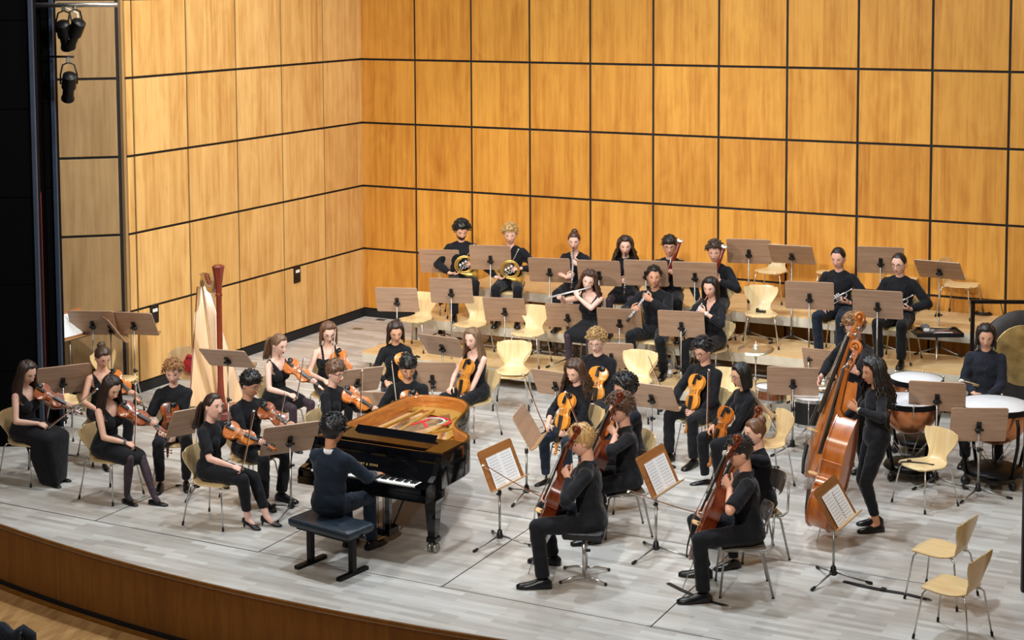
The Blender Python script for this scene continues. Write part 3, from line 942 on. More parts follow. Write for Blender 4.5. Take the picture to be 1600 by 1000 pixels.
def circ(c, r, a0, a1, n, M=None, zslope=0.0):
    o = []
    for k in range(n + 1):
        a = R(a0 + (a1 - a0) * k / n)
        p = Vector((c[0] + r * math.cos(a), c[1] + r * math.sin(a), c[2] + zslope * k / n))
        o.append(M @ p if M is not None else p)
    return o

def french_horn():
    """coil in the local xy plane, bell towards -x -y"""
    o = thing('french_horn')
    b = MB()
    b.tube(circ((0, 0, 0), 0.135, -60, 300, 40), [0.012] * 41, 8)
    b.tube(circ((0.005, 0.005, 0.018), 0.115, 20, 380, 36), 0.0075, 8)
    b.tube(circ((0.0, -0.01, -0.02), 0.10, 90, 400, 30), 0.007, 8)
    b.build('coil', M_BRASS, o)
    bl = MB()
    path = circ((0, 0, 0), 0.135, 200, 250, 8) + [Vector((-0.02, -0.15, 0.0)), Vector((0.05, -0.19, 0.0)), Vector((0.10, -0.215, 0.0)), Vector((0.125, -0.225, 0))]
    bl.tube(path, [0.012] * 5 + [0.014, 0.016, 0.018, 0.021, 0.028, 0.05, 0.095, 0.152], 20)
    bl.build('bell', M_BRASS, o, sharp=60)
    v = MB()
    for k in range(3):
        v.lathe([(0.0, -0.035), (0.02, -0.035), (0.02, 0.03), (0.012, 0.036), (0, 0.038)], 12, M=Matrix.Translation((-0.055 + 0.048 * k, 0.02 + 0.01 * k, 0)))
        v.tube(circ((-0.055 + 0.048 * k, -0.03, 0.01), 0.02, 0, 360, 14), 0.0055, 6)
    v.build('valves', M_SILVER, o)
    lp = MB(); lp.tube([(0.08, 0.11, 0.0), (0.14, 0.16, 0.03), (0.20, 0.22, 0.06), (0.235, 0.255, 0.075)], [0.007, 0.006, 0.005, 0.006], 8); lp.tube([(0.232, 0.252, 0.073), (0.25, 0.27, 0.082)], [0.006, 0.011], 8)
    lp.build('leadpipe', M_SILVER, o)
    return o

def trumpet():
    """y from the mouthpiece (0) to the bell"""
    o = thing('trumpet')
    b = MB()
    b.tube([(0, 0.07, 0.06), (0, 0.40, 0.06)] + [Vector((0, 0.40 + 0.03 * math.sin(R(a)), 0.03 + 0.03 * math.cos(R(a)))) for a in range(20, 181, 20)] + [(0, 0.24, 0.0)], 0.0065, 8)
    b.tube([(0, 0.24, 0.0), (0, 0.13, 0.0)] + [Vector((0.012, 0.13 - 0.03 * math.sin(R(a)), 0.03 - 0.03 * math.cos(R(a)))) for a in range(20, 181, 20)] + [(0.012, 0.30, 0.06)], 0.0065, 8)
    b.build('tubing', M_SILVER, o)
    m = MB(); m.tube([(0, 0.07, 0.06), (0, 0.03, 0.06), (0, 0.0, 0.06)], [0.006, 0.005, 0.013], 10); m.build('mouthpiece', M_SILVER, o)
    bl = MB(); bl.tube([(0.012, 0.30, 0.06), (0.012, 0.36, 0.06), (0.012, 0.41, 0.06), (0.012, 0.445, 0.06), (0.012, 0.465, 0.06), (0.012, 0.475, 0.06)], [0.0068, 0.010, 0.015, 0.024, 0.042, 0.061], 20)
    bl.build('bell', M_BRASS, o, sharp=60)
    for k in range(3):
        MB().tube([(0.006, 0.19 + 0.027 * k, -0.04), (0.006, 0.19 + 0.027 * k, 0.075), (0.006, 0.19 + 0.027 * k, 0.10)], [0.0115, 0.0115, 0.006], 10).build('valve', M_SILVER, o)
    return o

# ---------------------------------------------------------------- grand piano: local x along keyboard (0..1.5), y from key slip (0) to tail
M_PIANO = mat_plain('black_polyester', '#050506', 0.07, 0, 0.5, coat=0.3, var=0.05)
M_PLATE = mat_plain('gold_iron_plate', '#cfa957', 0.35, 0.6, var=0.08)
M_RIM = mat_wood('inner_rim_mahogany', '#8a4a1e', '#c07c3a', (4, 4, 30), 0.28, coat=0.5, rnd=False)
M_SOUNDB = mat_wood('spruce_soundboard', '#c79b6a', '#e0bd90', (40, 1.5, 10), 0.4, coat=0.2, rnd=False)
M_FELT = mat_plain('red_felt', '#c8202c', 0.9)
M_WKEY = mat_plain('white_key', '#f3f3f0', 0.25)

def grand_piano():
    o = thing('grand_piano')
    W = 1.49; Ln = 2.30; Zb, Zt = 0.63, 0.99
    # outline from front-left, clockwise seen from above: spine is x=0
    def sp(pts, n):
        out = []
        P = [Vector(p) for p in pts]
        for i in range(len(P) - 1):
            p0, p1, p2, p3 = P[max(i - 1, 0)], P[i], P[i + 1], P[min(i + 2, len(P) - 1)]
            for k in range(n):
                t = k / n
                out.append(0.5 * ((2 * p1) + (-p0 + p2) * t + (2 * p0 - 5 * p1 + 4 * p2 - p3) * t * t + (-p0 + 3 * p1 - 3 * p2 + p3) * t ** 3))
        out.append(P[-1]); return out
    bent = sp([(W, 0.30), (W, 0.62), (W - 0.015, 0.86), (W - 0.10, 1.05), (W - 0.30, 1.20), (W - 0.42, 1.36), (W - 0.50, 1.60), (W - 0.58, 1.88), (W - 0.68, 2.10), (W - 0.86, 2.26), (W - 1.06, Ln), (W - 1.26, Ln - 0.02), (W - 1.42, Ln - 0.10), (0.0, Ln - 0.22)], 4)
    outer = [Vector((0, 0.30))] + [Vector(p) for p in bent][::1]
    loop = [Vector((0.0, 0.30))] + [Vector((p.x, p.y)) for p in bent]
    # loop order: front left, front right, round to the tail, spine
    cx = Vector((0.62, 1.05))
    def inset(lp, d):
        n = len(lp); o_ = []
        for i in range(n):
            a, b_, c = lp[i - 1], lp[i], lp[(i + 1) % n]
            t = (c - a).normalized(); nn = Vector((-t.y, t.x))
            o_.append(b_ + nn * d)
        return o_
    inn = inset(loop, 0.045)
    def rg(lp, z): return [Vector((p.x, p.y, z)) for p in lp]
    b = MB()
    b.rings([rg(inset(loop, 0.02), Zb), rg(loop, Zb + 0.02), rg(loop, Zt - 0.012), rg(inset(loop, 0.006), Zt), rg(inset(loop, 0.030), Zt)], cap=False)
    b.build('outer_rim', M_PIANO, o, sharp=40)
    b = MB(); b.rings([rg(inset(loop, 0.030), Zt), rg(inset(loop, 0.036), Zt - 0.01), rg(inn, Zt - 0.02), rg(inn, 0.80)], cap=False); b.build('inner_rim', M_RIM, o, sharp=40)
    b = MB(); b.prism([(p.x, p.y) for p in inset(loop, 0.03)], 0.02, Matrix.Translation((0, 0, 0.80))); b.build('soundboard', M_SOUNDB, o)
    MB().prism([(p.x, p.y) for p in inset(loop, 0.02)], 0.02, Matrix.Translation((0, 0, Zb + 0.012))).build('bottom_board', M_PIANO, o)
    # iron plate: flange following the bent side, hitch area at the tail, struts
    b = MB()
    outp = inset(loop, 0.05); inp = inset(loop, 0.19)
    n = len(loop)
    idx = list(range(6, n))
    top, bot = [], []
    for i in idx:
        k = 0.11 + 0.17 * max(0, min(1, (loop[i].y - 1.5) / 0.7)) if loop[i].x > 0.15 else 0.10
        q = loop[i] + (inset(loop, 1.0)[i] - loop[i]) * k
        top.append((outp[i], q))
    rs = []
    for a, q in top:
        rs.append([Vector((a.x, a.y, 0.862)), Vector((q.x, q.y, 0.862)), Vector((q.x, q.y, 0.835)), Vector((a.x, a.y, 0.835))])
    b.rings(rs, smooth=False)
    b.box((W / 2, 0.56, 0.85), (W - 0.12, 0.24, 0.03))
    for (x0, y0), (x1, y1), w in (((0.22, 0.6), (0.24, 2.05), 0.03), ((0.52, 0.6), (0.36, 2.1), 0.032), ((0.86, 0.6), (0.72, 1.95), 0.032), ((1.13, 0.6), (1.05, 1.35), 0.034), ((0.5, 0.65), (0.95, 1.6), 0.02)):
        a, c = Vector((x0, y0, 0.868)), Vector((x1, y1, 0.868)); d = c - a
        b.box((a + c) / 2, (w, d.length, 0.03), Matrix.Rotation(math.atan2(d.y, d.x) - PI / 2, 3, 'Z'))
    b.build('iron_plate', M_PLATE, o)
    for x, y in ((1.22, 0.98), (1.30, 0.82), (1.12, 1.14), (0.33, 2.02)):
        MB().lathe([(0.045 if y < 2 else 0.07, 0), (0.046 if y < 2 else 0.072, 0.002)], 18, M=Matrix.Translation((x, y, 0.8635))).build('plate_hole', M_RIM, o)
    b = MB()
    b.tube([(0.45, 0.75, 0.845), (0.30, 1.2, 0.845), (0.25, 1.75, 0.845)], 0.016, 6); b.tube([(0.5, 1.95, 0.845), (0.75, 1.7, 0.845), (0.9, 1.3, 0.845), (1.1, 0.95, 0.845), (1.33, 0.72, 0.845)], 0.016, 6)
    b.build('string_bridge', M_RIM, o)
    st = MB()
    for k in range(64):
        u = k / 63
        x0 = 0.08 + 1.3 * u
        if u < 0.3:
            x1 = x0 + 0.52 * (1 - u * 1.5); y1 = 2.03 - 0.25 * (u / 0.3)
        else:
            x1 = x0 - 0.30 * (1 - (u - 0.3) / 0.7); y1 = 2.0 - 1.22 * ((u - 0.3) / 0.7) ** 0.75
        st.tube([(x0, 0.62, 0.873), (x1, y1, 0.873)], 0.0016, 3)
    s_ = st.build('strings', M_STRING, o); s_['kind'] = 'stuff'
    # bright red damper felt ribbons woven at the tail, and red felt by the pins
    f = MB()
    for q in range(2):
        pts = circ((0.62 - 0.03 * q, 1.66, 0.88), 0.16 - 0.035 * q, -35, 150, 14)
        f.rings([[p + Vector((0, 0, -0.003)), p + (p - Vector((0.62, 1.66, 0.88))).normalized() * 0.028 + Vector((0, 0, -0.003)), p + (p - Vector((0.62, 1.66, 0.88))).normalized() * 0.028 + Vector((0, 0, 0.003)), p + Vector((0, 0, 0.003))] for p in pts], smooth=False, mi=q)
    f.box((0.50, 1.58, 0.883), (0.03, 0.30, 0.006), Matrix.Rotation(R(-12), 3, 'Z'), mi=0)
    f.box((0.60, 1.50, 0.884), (0.03, 0.2, 0.006), Matrix.Rotation(R(40), 3, 'Z'), mi=0)
    f.build('felt_ribbon', [M_FELT, mat_plain('grey_felt', '#aeb4b8', 0.9)], o)
    f = MB(); f.box((0.88, 0.50, 0.873), (0.9, 0.03, 0.012)); f.build('red_felt_strip', M_FELT, o)
    f = MB()
    for k in range(66):
        for q in range(3):
            f.tube([(0.12 + 1.27 * k / 65, 0.36 + 0.035 * q, 0.85), (0.12 + 1.27 * k / 65, 0.36 + 0.035 * q, 0.89)], 0.004, 4)
    f.box((W / 2, 0.40, 0.85), (W - 0.12, 0.13, 0.02))
    q_ = f.build('tuning_pins', M_STEEL, o); q_['kind'] = 'stuff'
    # music shelf folded down and music desk lying flat
    MB().box((0.72, 0.62, 0.975), (1.15, 0.30, 0.016), Matrix.Rotation(R(3), 3, 'X')).build('music_desk', M_PIANO, o)
    MB().box((1.38, 0.55, 0.988), (0.19, 0.45, 0.014)).build('desk_rail', M_PIANO, o)
    MB().box((0.09, 0.55, 0.988), (0.13, 0.45, 0.014)).build('desk_rail', M_PIANO, o)
    MB().box((0.72, 0.475, 0.952), (1.2, 0.02, 0.03)).build('desk_ledge', M_PIANO, o)
    b = MB()
    b.box((0.72, 0.70, 1.0), (0.95, 0.012, 0.10), Matrix.Rotation(R(-50), 3, 'X')); b.build('folded_lid_flap', M_PIANO, o)
    # key bed, cheeks, arms, fallboard
    MB().box((W / 2, 0.16, 0.625), (W, 0.34, 0.075)).build('key_bed', M_PIANO, o)
    MB().box((W / 2, 0.012, 0.69), (W - 0.02, 0.024, 0.07)).build('key_slip', M_PIANO, o)
    for x, nm in ((0.03, 'arm'), (W - 0.03, 'arm')):
        b = MB(); rs = []
        for y, z in ((0.0, 0.72), (0.03, 0.745), (0.12, 0.76), (0.20, 0.80), (0.26, 0.90), (0.31, Zt - 0.01)):
            rs.append([Vector((x - 0.03, y, 0.66)), Vector((x + 0.03, y, 0.66)), Vector((x + 0.03, y, z)), Vector((x - 0.03, y, z))])
        b.rings(rs, smooth=False); b.build('arm', M_PIANO, o)
        MB().box((x + (0.07 if x < 0.5 else -0.07), 0.10, 0.715), (0.08, 0.16, 0.05)).build('key_block', M_PIANO, o)
    fb = MB(); fb.rings([[Vector((0.06, y, z)), Vector((W - 0.06, y, z)), Vector((W - 0.06, y + 0.025, z + 0.002)), Vector((0.06, y + 0.025, z + 0.002))] for y, z in ((0.195, 0.735), (0.225, 0.80), (0.255, 0.88), (0.265, 0.905))], smooth=False)
    fall = fb.build('fallboard', M_PIANO, o)
    MB().box((W / 2, 0.31, 0.91), (W - 0.06, 0.10, 0.02)).build('front_rail', M_PIANO, o)
    bl = MB(); bl.box((W / 2, 0.335, 0.80), (W - 0.08, 0.02, 0.22)); bl.build('pin_block_front', M_PIANO, o)
    cu = bpy.data.curves.new('maker_lettering', 'FONT'); cu.body = 'STEINWAY & SONS'; cu.size = 0.032; cu.extrude = 0.0006; cu.align_x = 'CENTER'; cu.space_character = 1.35
    tx = bpy.data.objects.new('tmp_text', cu); COL.objects.link(tx)
    dg = bpy.context.evaluated_depsgraph_get(); me = bpy.data.meshes.new_from_object(tx.evaluated_get(dg)); me.name = 'lettering'
    bpy.data.objects.remove(tx); me.materials.clear(); me.materials.append(mat_plain('brass_letter', '#c9a860', 0.4))
    lt = link('lettering', me, fall); lt.matrix_local = Matrix.Translation((W * 0.42, 0.2215, 0.80)) @ Matrix.Rotation(R(68), 4, 'X')
    kw = (W - 0.26) / 52
    wk = MB().box((0, 0.0, 0), (kw - 0.0012, 0.145, 0.018)).mesh('white_key', [M_WKEY])
    bk = MB().box((0, 0, 0), (0.0115, 0.095, 0.014), taper=0.85).mesh('black_key', [M_EBONY])
    for i in range(52):
        link('white_key', wk, o, (0.13 + kw * (i + 0.5), 0.10, 0.725))
    for i in range(51):
        if (i % 7) in (0, 2, 3, 5, 6):
            link('black_key', bk, o, (0.13 + kw * (i + 1), 0.122, 0.745))
    # legs with brass double casters
    for x, y in ((0.14, 0.30), (W - 0.10, 0.30), (0.48, 2.02)):
        lg = MB(); lg.rings([[Vector((x + a * s, y + c * s, z)) for a, c in ((-1, -1), (1, -1), (1, 1), (-1, 1))] for s, z in ((0.085, 0.64), (0.085, 0.55), (0.062, 0.50), (0.040, 0.17), (0.052, 0.15), (0.052, 0.11))], smooth=False)
        l = lg.build('leg', M_PIANO, o)
        cs = MB()
        for s in (-1, 1):
            cs.tube([(x + 0.012 * s, y, 0.05), (x + 0.045 * s, y, 0.05)], 0.05, 14)
        cs.box((x, y, 0.085), (0.03, 0.05, 0.05)); cs.build('caster', M_BRASS if False else M_STEEL, l)
    ly = MB()
    for s in (-1, 1):
        ly.box((W / 2 + 0.09 * s, 0.36, 0.37), (0.055, 0.055, 0.50))
    ly.box((W / 2, 0.35, 0.125), (0.32, 0.18, 0.07)); ly.build('pedal_lyre', M_PIANO, o)
    for s in (-1, 1):
        MB().tube([(W / 2 + 0.12 * s, 0.38, 0.14), (W / 2 + 0.2 * s, 0.68, 0.62)], 0.011, 7).build('lyre_brace', M_PIANO, o)
        MB().tube([(W / 2 + 0.03 * s, 0.36, 0.15), (W / 2 + 0.03 * s, 0.36, 0.62)], 0.005, 6).build('pedal_rod', M_STEEL, o)
    for k in (-1, 0, 1):
        MB().box((W / 2 + 0.075 * k, 0.24, 0.08), (0.025, 0.14, 0.01)).build('pedal', M_BRASS, o)
    return o

def piano_bench():
    o = thing('piano_bench')
    b = MB(); b.rings([rrect(0.385, 0.185, 0.03, z) for z in (0.405, 0.41)] + [rrect(0.395, 0.195, 0.035, z) for z in (0.425, 0.462)] + [rrect(0.38, 0.18, 0.03, 0.478)])
    b.build('cushion', M_BLUELEATHER, o, sharp=60)
    MB().box((0, 0, 0.39), (0.62, 0.30, 0.03)).build('seat_plate', M_BLACKMETAL, o)
    for s in (-1, 1):
        lg = MB().box((0.27 * s, 0, 0.20), (0.055, 0.055, 0.36)).build('leg', M_BLACKMETAL, o)
        MB().box((0.27 * s, 0, 0.017), (0.055, 0.40, 0.034)).build('foot_bar', M_BLACKMETAL, lg)
    MB().box((0, 0, 0.33), (0.50, 0.035, 0.045)).build('cross_bar', M_BLACKMETAL, o)
    for s in (-1, 1):
        MB().tube([(0.36 * s, 0.02, 0.39), (0.415 * s, 0.02, 0.39)], 0.022, 10).build('height_knob', M_BLACKPL, o)
    return o

# ---------------------------------------------------------------- percussion and harp
def timpano(r):
    o = thing('timpani_drum')
    zt = 0.88
    b = MB(); b.lathe([(0.02, zt - 0.03 - 0.95 * r * 1.1)] + [(r * 0.97 * math.sin(R(a)), zt - 0.05 - r * 1.05 * math.cos(R(a)) * 0.95) for a in range(10, 91, 10)] + [(r * 0.97, zt - 0.02)], 36)
    b.build('kettle', M_COPPER, o)
    b = MB(); b.lathe([(r * 0.97, zt - 0.055), (r * 1.03, zt - 0.055), (r * 1.04, zt - 0.03), (r * 1.03, zt + 0.004), (r * 0.985, zt + 0.006)], 36, cap=False); b.build('counter_hoop', M_BLACKMETAL, o, sharp=40)
    b = MB(); b.lathe([(r * 1.0, zt - 0.004), (r * 0.99, zt + 0.004), (r * 0.3, zt + 0.004)], 36); b.build('drum_head', M_SKINHEAD, o)
    for k in range(6):
        a = R(60 * k + 20); ca, sa = math.cos(a), math.sin(a)
        t = MB(); t.tube([(r * 1.055 * ca, r * 1.055 * sa, zt - 0.12), (r * 1.055 * ca, r * 1.055 * sa, zt + 0.012)], 0.008, 6); t.tube([(r * 1.055 * ca, r * 1.055 * sa, zt - 0.01), (r * 1.055 * ca, r * 1.055 * sa, zt + 0.02)], 0.014, 6)
        t.build('tension_rod', M_CHROME, o)
    for k in range(4):
        a = R(90 * k + 35); ca, sa = math.cos(a), math.sin(a)
        st = MB(); st.tube([(r * 1.05 * ca, r * 1.05 * sa, zt - 0.07), (r * 1.12 * ca, r * 1.12 * sa, zt - 0.16), (r * 1.10 * ca, r * 1.10 * sa, 0.5), (r * 0.85 * ca, r * 0.85 * sa, 0.13)], 0.019, 8); s_ = st.build('strut', M_BLACKMETAL, o)
        if k != 1:
            w = MB(); w.tube([(r * 0.9 * ca - 0.02 * sa, r * 0.9 * sa + 0.02 * ca, 0.05), (r * 0.9 * ca + 0.02 * sa, r * 0.9 * sa - 0.02 * ca, 0.05)], 0.05, 12); w.box((r * 0.88 * ca, r * 0.88 * sa, 0.1), (0.05, 0.05, 0.05)); w.build('wheel', M_BLACKPL, s_)
    b = MB(); b.lathe([(r * 0.8, 0.10), (r * 0.86, 0.12), (r * 0.8, 0.16), (0.1, 0.18)], 24); b.build('base_ring', M_BLACKMETAL, o)
    for k in range(8):
        a = R(45 * k)
        MB().tube([(0.05 * math.cos(a), 0.05 * math.sin(a), 0.2), (r * 0.75 * math.cos(a), r * 0.75 * math.sin(a), 0.46)], 0.004, 5).build('pull_rod', M_CHROME, o)
    MB().box((0, -r * 0.95, 0.09), (0.12, 0.26, 0.03), Matrix.Rotation(R(-14), 3, 'X')).build('pedal', M_BLACKMETAL, o)
    return o

def drum(r, d, z, shell, legs=True, lugs=8):
    o = thing('drum')
    b = MB(); b.lathe([(r, z - d), (r, z)], 28); b.build('shell', shell, o, sharp=40)
    b = MB(); b.lathe([(r * 0.99, z + 0.004), (r * 0.98, z + 0.012), (r * 0.3, z + 0.012)], 28); b.build('drum_head', M_SKINHEAD, o)
    for zz in (z, z - d):
        b = MB(); b.lathe([(r, zz - 0.02), (r * 1.045, zz - 0.02), (r * 1.045, zz + 0.018), (r, zz + 0.018)], 28, cap=False); b.build('hoop', M_CHROME, o, sharp=30)
    for k in range(lugs):
        a = R(360 / lugs * k + 8)
        MB().tube([(r * 1.04 * math.cos(a), r * 1.04 * math.sin(a), z - d), (r * 1.04 * math.cos(a), r * 1.04 * math.sin(a), z)], 0.006, 6).build('lug', M_CHROME, o)
    zb = z - d - 0.02
    MB().tube([(0, 0, 0.12), (0, 0, zb)], 0.012, 8).build('stand_pole', M_CHROME, o)
    b = MB()
    for k in range(3):
        a = R(120 * k + 30)
        b.tube([(0, 0, zb - 0.02), (r * 0.6 * math.cos(a), r * 0.6 * math.sin(a), zb - 0.01), (r * 0.98 * math.cos(a), r * 0.98 * math.sin(a), zb + 0.03)], 0.009, 6)
    b.build('basket', M_CHROME, o)
    for k in range(3):
        a = R(120 * k + 80)
        lg = MB().tube([(0, 0, 0.30), (0.15 * math.cos(a), 0.15 * math.sin(a), 0.14), (0.27 * math.cos(a), 0.27 * math.sin(a), 0.012)], 0.008, 6).build('leg', M_CHROME, o)
        MB().ball((0.27 * math.cos(a), 0.27 * math.sin(a), 0.014), 0.014, 8, 6).build('foot_cap', M_RUBBER, lg)
    return o

def cymbal_stand(h, r):
    o = thing('cymbal')
    b = MB(); b.lathe([(0.006, 0.028), (0.03, 0.024), (0.045, 0.01), (r * 0.6, 0.002), (r, -0.012), (r, -0.014), (r * 0.6, -0.001), (0.045, 0.006), (0.03, 0.018), (0.006, 0.022)], 30, M=Matrix.Translation((0, 0, h)) @ Matrix.Rotation(R(8), 4, 'X'))
    b.build('cymbal_plate', M_CYMBAL, o)
    b = MB(); b.lathe([(0.02, h + 0.02), (0.022, h + 0.045), (0.01, h + 0.05)], 10); b.tube([(0, 0, h + 0.04), (0, 0, h + 0.09)], 0.005, 6); b.build('felt_washer', M_IVORY, o)
    MB().tube([(0, 0, 0.1), (0, 0, h)], [0.013, 0.008], 8).build('pole', M_CHROME, o)
    b = MB(); b.tube([(0, 0, h * 0.62), (0, 0, h * 0.66)], 0.022, 8); b.tube([(-0.04, 0, h * 0.64), (0.04, 0, h * 0.64)], 0.012, 6); b.tube([(0, 0, h - 0.13), (0, 0, h - 0.08)], 0.018, 8); b.build('clutch', M_CHROME, o)
    for k in range(3):
        a = R(120 * k)
        lg = MB().tube([(0, 0, 0.36), (0.16 * math.cos(a), 0.16 * math.sin(a), 0.15), (0.30 * math.cos(a), 0.30 * math.sin(a), 0.012)], 0.009, 6).build('leg', M_CHROME, o)
        MB().ball((0.30 * math.cos(a), 0.30 * math.sin(a), 0.016), 0.016, 8, 6).build('foot_cap', M_RUBBER, lg)
    return o

def tamtam():
    """large gong hanging in a black frame, face towards +y"""
    o = thing('gong')
    Mx = Matrix.Translation((0, 0, 0.92)) @ Matrix.Rotation(R(90), 4, 'X')
    b = MB(); b.lathe([(0.56, -0.05), (0.57, 0.0), (0.555, 0.02), (0.39, 0.024)], 40, M=Mx @ Matrix.Rotation(R(180), 4, 'X')); b.build('dark_rim', M_GONGRIM, o)
    b = MB(); b.lathe([(0.395, 0.022), (0.38, 0.028), (0.1, 0.034)], 40, M=Mx @ Matrix.Rotation(R(180), 4, 'X')); b.build('bronze_face', M_GONG, o)
    b = MB()
    for s in (-1, 1):
        b.box((0.62 * s, -0.06, 0.80), (0.045, 0.045, 1.55)); b.box((0.62 * s, -0.06, 0.025), (0.06, 0.6, 0.05))
    b.box((0, -0.06, 1.58), (1.30, 0.045, 0.045))
    b.build('frame', M_BLACKMETAL, o)
    for s in (-1, 1):
        MB().tube([(0.25 * s, -0.02, 1.42), (0.28 * s, -0.05, 1.56)], 0.006, 6).build('cord', M_RUBBER, o)
    return o
M_GONG = mat_plain('gong_bronze', '#b29a66', 0.35, 0.75, var=0.35, sc=7, bump=0.3)
M_GONGRIM = mat_plain('gong_black_rim', '#3d3c3d', 0.5, 0.5, var=0.2)

M_HARP = mat_wood('mahogany_harp', '#5a2015', '#8c3a25', (8, 8, 1.2), 0.25, coat=0.6, rnd=False)
M_HARPB = mat_wood('harp_spruce', '#c59862', '#dbb382', (30, 2, 1), 0.4, coat=0.2, rnd=False)
def harp():
    """column at +y, body at -y leaning back to the shoulder"""
    o = thing('harp')
    b = MB(); b.rings([rrect(0.34, 0.17, 0.09, z) for z in (0.03, 0.05)] + [rrect(0.355, 0.185, 0.1, 0.10)] + [rrect(0.33, 0.16, 0.08, z) for z in (0.15, 0.18)])
    for v in range(len(b.v)): b.v[v] = (b.v[v][0], b.v[v][1] + 0.02, b.v[v][2])
    b.build('pedestal', M_HARP, o, sharp=40)
    for sx in (-1, 1):
        for sy in (-1, 1):
            MB().ball((0.2 * sx, 0.02 + 0.12 * sy, 0.02), (0.035, 0.035, 0.02), 10, 6).build('foot', M_HARP, o)
    c = MB(); y = 0.16
    c.lathe([(0.075, 0.16), (0.085, 0.18), (0.06, 0.24), (0.045, 0.32), (0.036, 0.5), (0.034, 1.0), (0.034, 1.45), (0.042, 1.46), (0.042, 1.48), (0.036, 1.5), (0.04, 1.58), (0.055, 1.68), (0.072, 1.78), (0.078, 1.80), (0.06, 1.815), (0.03, 1.825)], 8, M=Matrix.Translation((0, y, 0)), smooth=False)
    c.build('column', M_HARP, o)
    # soundboard: long tapering triangle leaning from pedestal to shoulder, body shell behind
    A, B = Vector((0, 0.02, 0.16)), Vector((0, -0.55, 1.46))
    d = (B - A).normalized(); nrm = Vector((0, d.z, -d.y))
    rs, sh = [], []
    for k in range(7):
        t = k / 6; p = A.lerp(B, t); w = 0.33 + (0.055 - 0.33) * t
        rs.append([p + Vector((-w, 0, 0)), p + Vector((w, 0, 0)), p + Vector((w, 0, 0)) - nrm * 0.012, p + Vector((-w, 0, 0)) - nrm * 0.012])
        w2 = w + 0.012
        sh.append([p - nrm * 0.014 + Vector((w2 * math.cos(R(a)), 0, 0)) - nrm * (w2 * 0.8 * math.sin(R(a))) for a in range(0, 181, 15)])
    MB().rings(rs, smooth=False).build('soundboard', M_HARPB, o)
    MB().rings(sh).build('sound_body', M_HARP, o, sharp=60)
    MB().tube([A + nrm * 0.008, B + nrm * 0.008], 0.011, 6).build('string_rib', M_HARPB, o)
    # neck: swan curve from shoulder to column head
    pts = [B + Vector((0, -0.02, 0.02)), Vector((0, -0.50, 1.58)), Vector((0, -0.38, 1.60)), Vector((0, -0.22, 1.50)), Vector((0, -0.06, 1.50)), Vector((0, 0.06, 1.60)), Vector((0, 0.14, 1.72))]
    MB().tube(pts, [0.05, 0.055, 0.05, 0.045, 0.045, 0.05, 0.045], 10, flat=0.55, up=(1, 0, 0)).build('neck', M_HARP, o)
    b = MB(); pl = [(p.y, p.z) for p in pts[1:]]
    for s in (-1, 1):
        b.rings([[Vector((s * 0.032, q.y, q.z + e)) for e in (-0.045, 0.03)] + [Vector((s * 0.036, q.y, q.z + e)) for e in (0.03, -0.045)] for q in pts[1:]], smooth=False)
    b.build('brass_plate', M_BRASS, o)
    for k in range(30):
        t = k / 29
        base = A.lerp(B, 0.06 + 0.9 * (1 - t)) + nrm * 0.01
        seg = t * 5; i = min(4, int(seg)); q = pts[1:][i].lerp(pts[1:][i + 1], seg - i)
        MB().tube([base, q + Vector((0.04, 0, -0.03))], 0.0012, 3).build('string', M_STRING if k % 7 else M_FELT, o)
    for k in range(22):
        seg = k / 21 * 5; i = min(4, int(seg)); q = pts[1:][i].lerp(pts[1:][i + 1], seg - i)
        MB().tube([q + Vector((-0.06, 0, 0.03)), q + Vector((0.05, 0, 0.03))], 0.004, 5).build('tuning_pin', M_STEEL, o)
    return o

def table_tray():
    """trap table: padded black tray on a chrome pole"""
    o = thing('trap_table')
    b = MB(); b.box((0, 0, 0.985), (0.60, 0.40, 0.03))
    for s in (-1, 1):
        b.box((0.295 * s, 0, 1.01), (0.012, 0.40, 0.03)); b.box((0, 0.195 * s, 1.01), (0.60, 0.012, 0.03))
    b.build('tray', M_LEATHER, o)
    MB().tube([(0, 0, 0.10), (0, 0, 0.975)], 0.014, 8).build('pole', M_CHROME, o)
    for k in range(3):
        a = R(120 * k + 40)
        lg = MB().tube([(0, 0, 0.30), (0.14 * math.cos(a), 0.14 * math.sin(a), 0.13), (0.28 * math.cos(a), 0.28 * math.sin(a), 0.012)], 0.009, 6).build('leg', M_CHROME, o)
        MB().ball((0.28 * math.cos(a), 0.28 * math.sin(a), 0.015), 0.015, 8, 6).build('foot_cap', M_RUBBER, lg)
    return o

def mallet(L, headr, headl, stick, head, name='mallet'):
    o = thing(name)
    MB().tube([(0, 0, 0), (0, L, 0)], stick[0], 7).build('handle', stick[1], o)
    b = MB(); b.tube([(0, L - headl / 2, 0), (0, L + headl / 2, 0)], headr, 12, round_end=True); b.build('head', head, o)
    return o

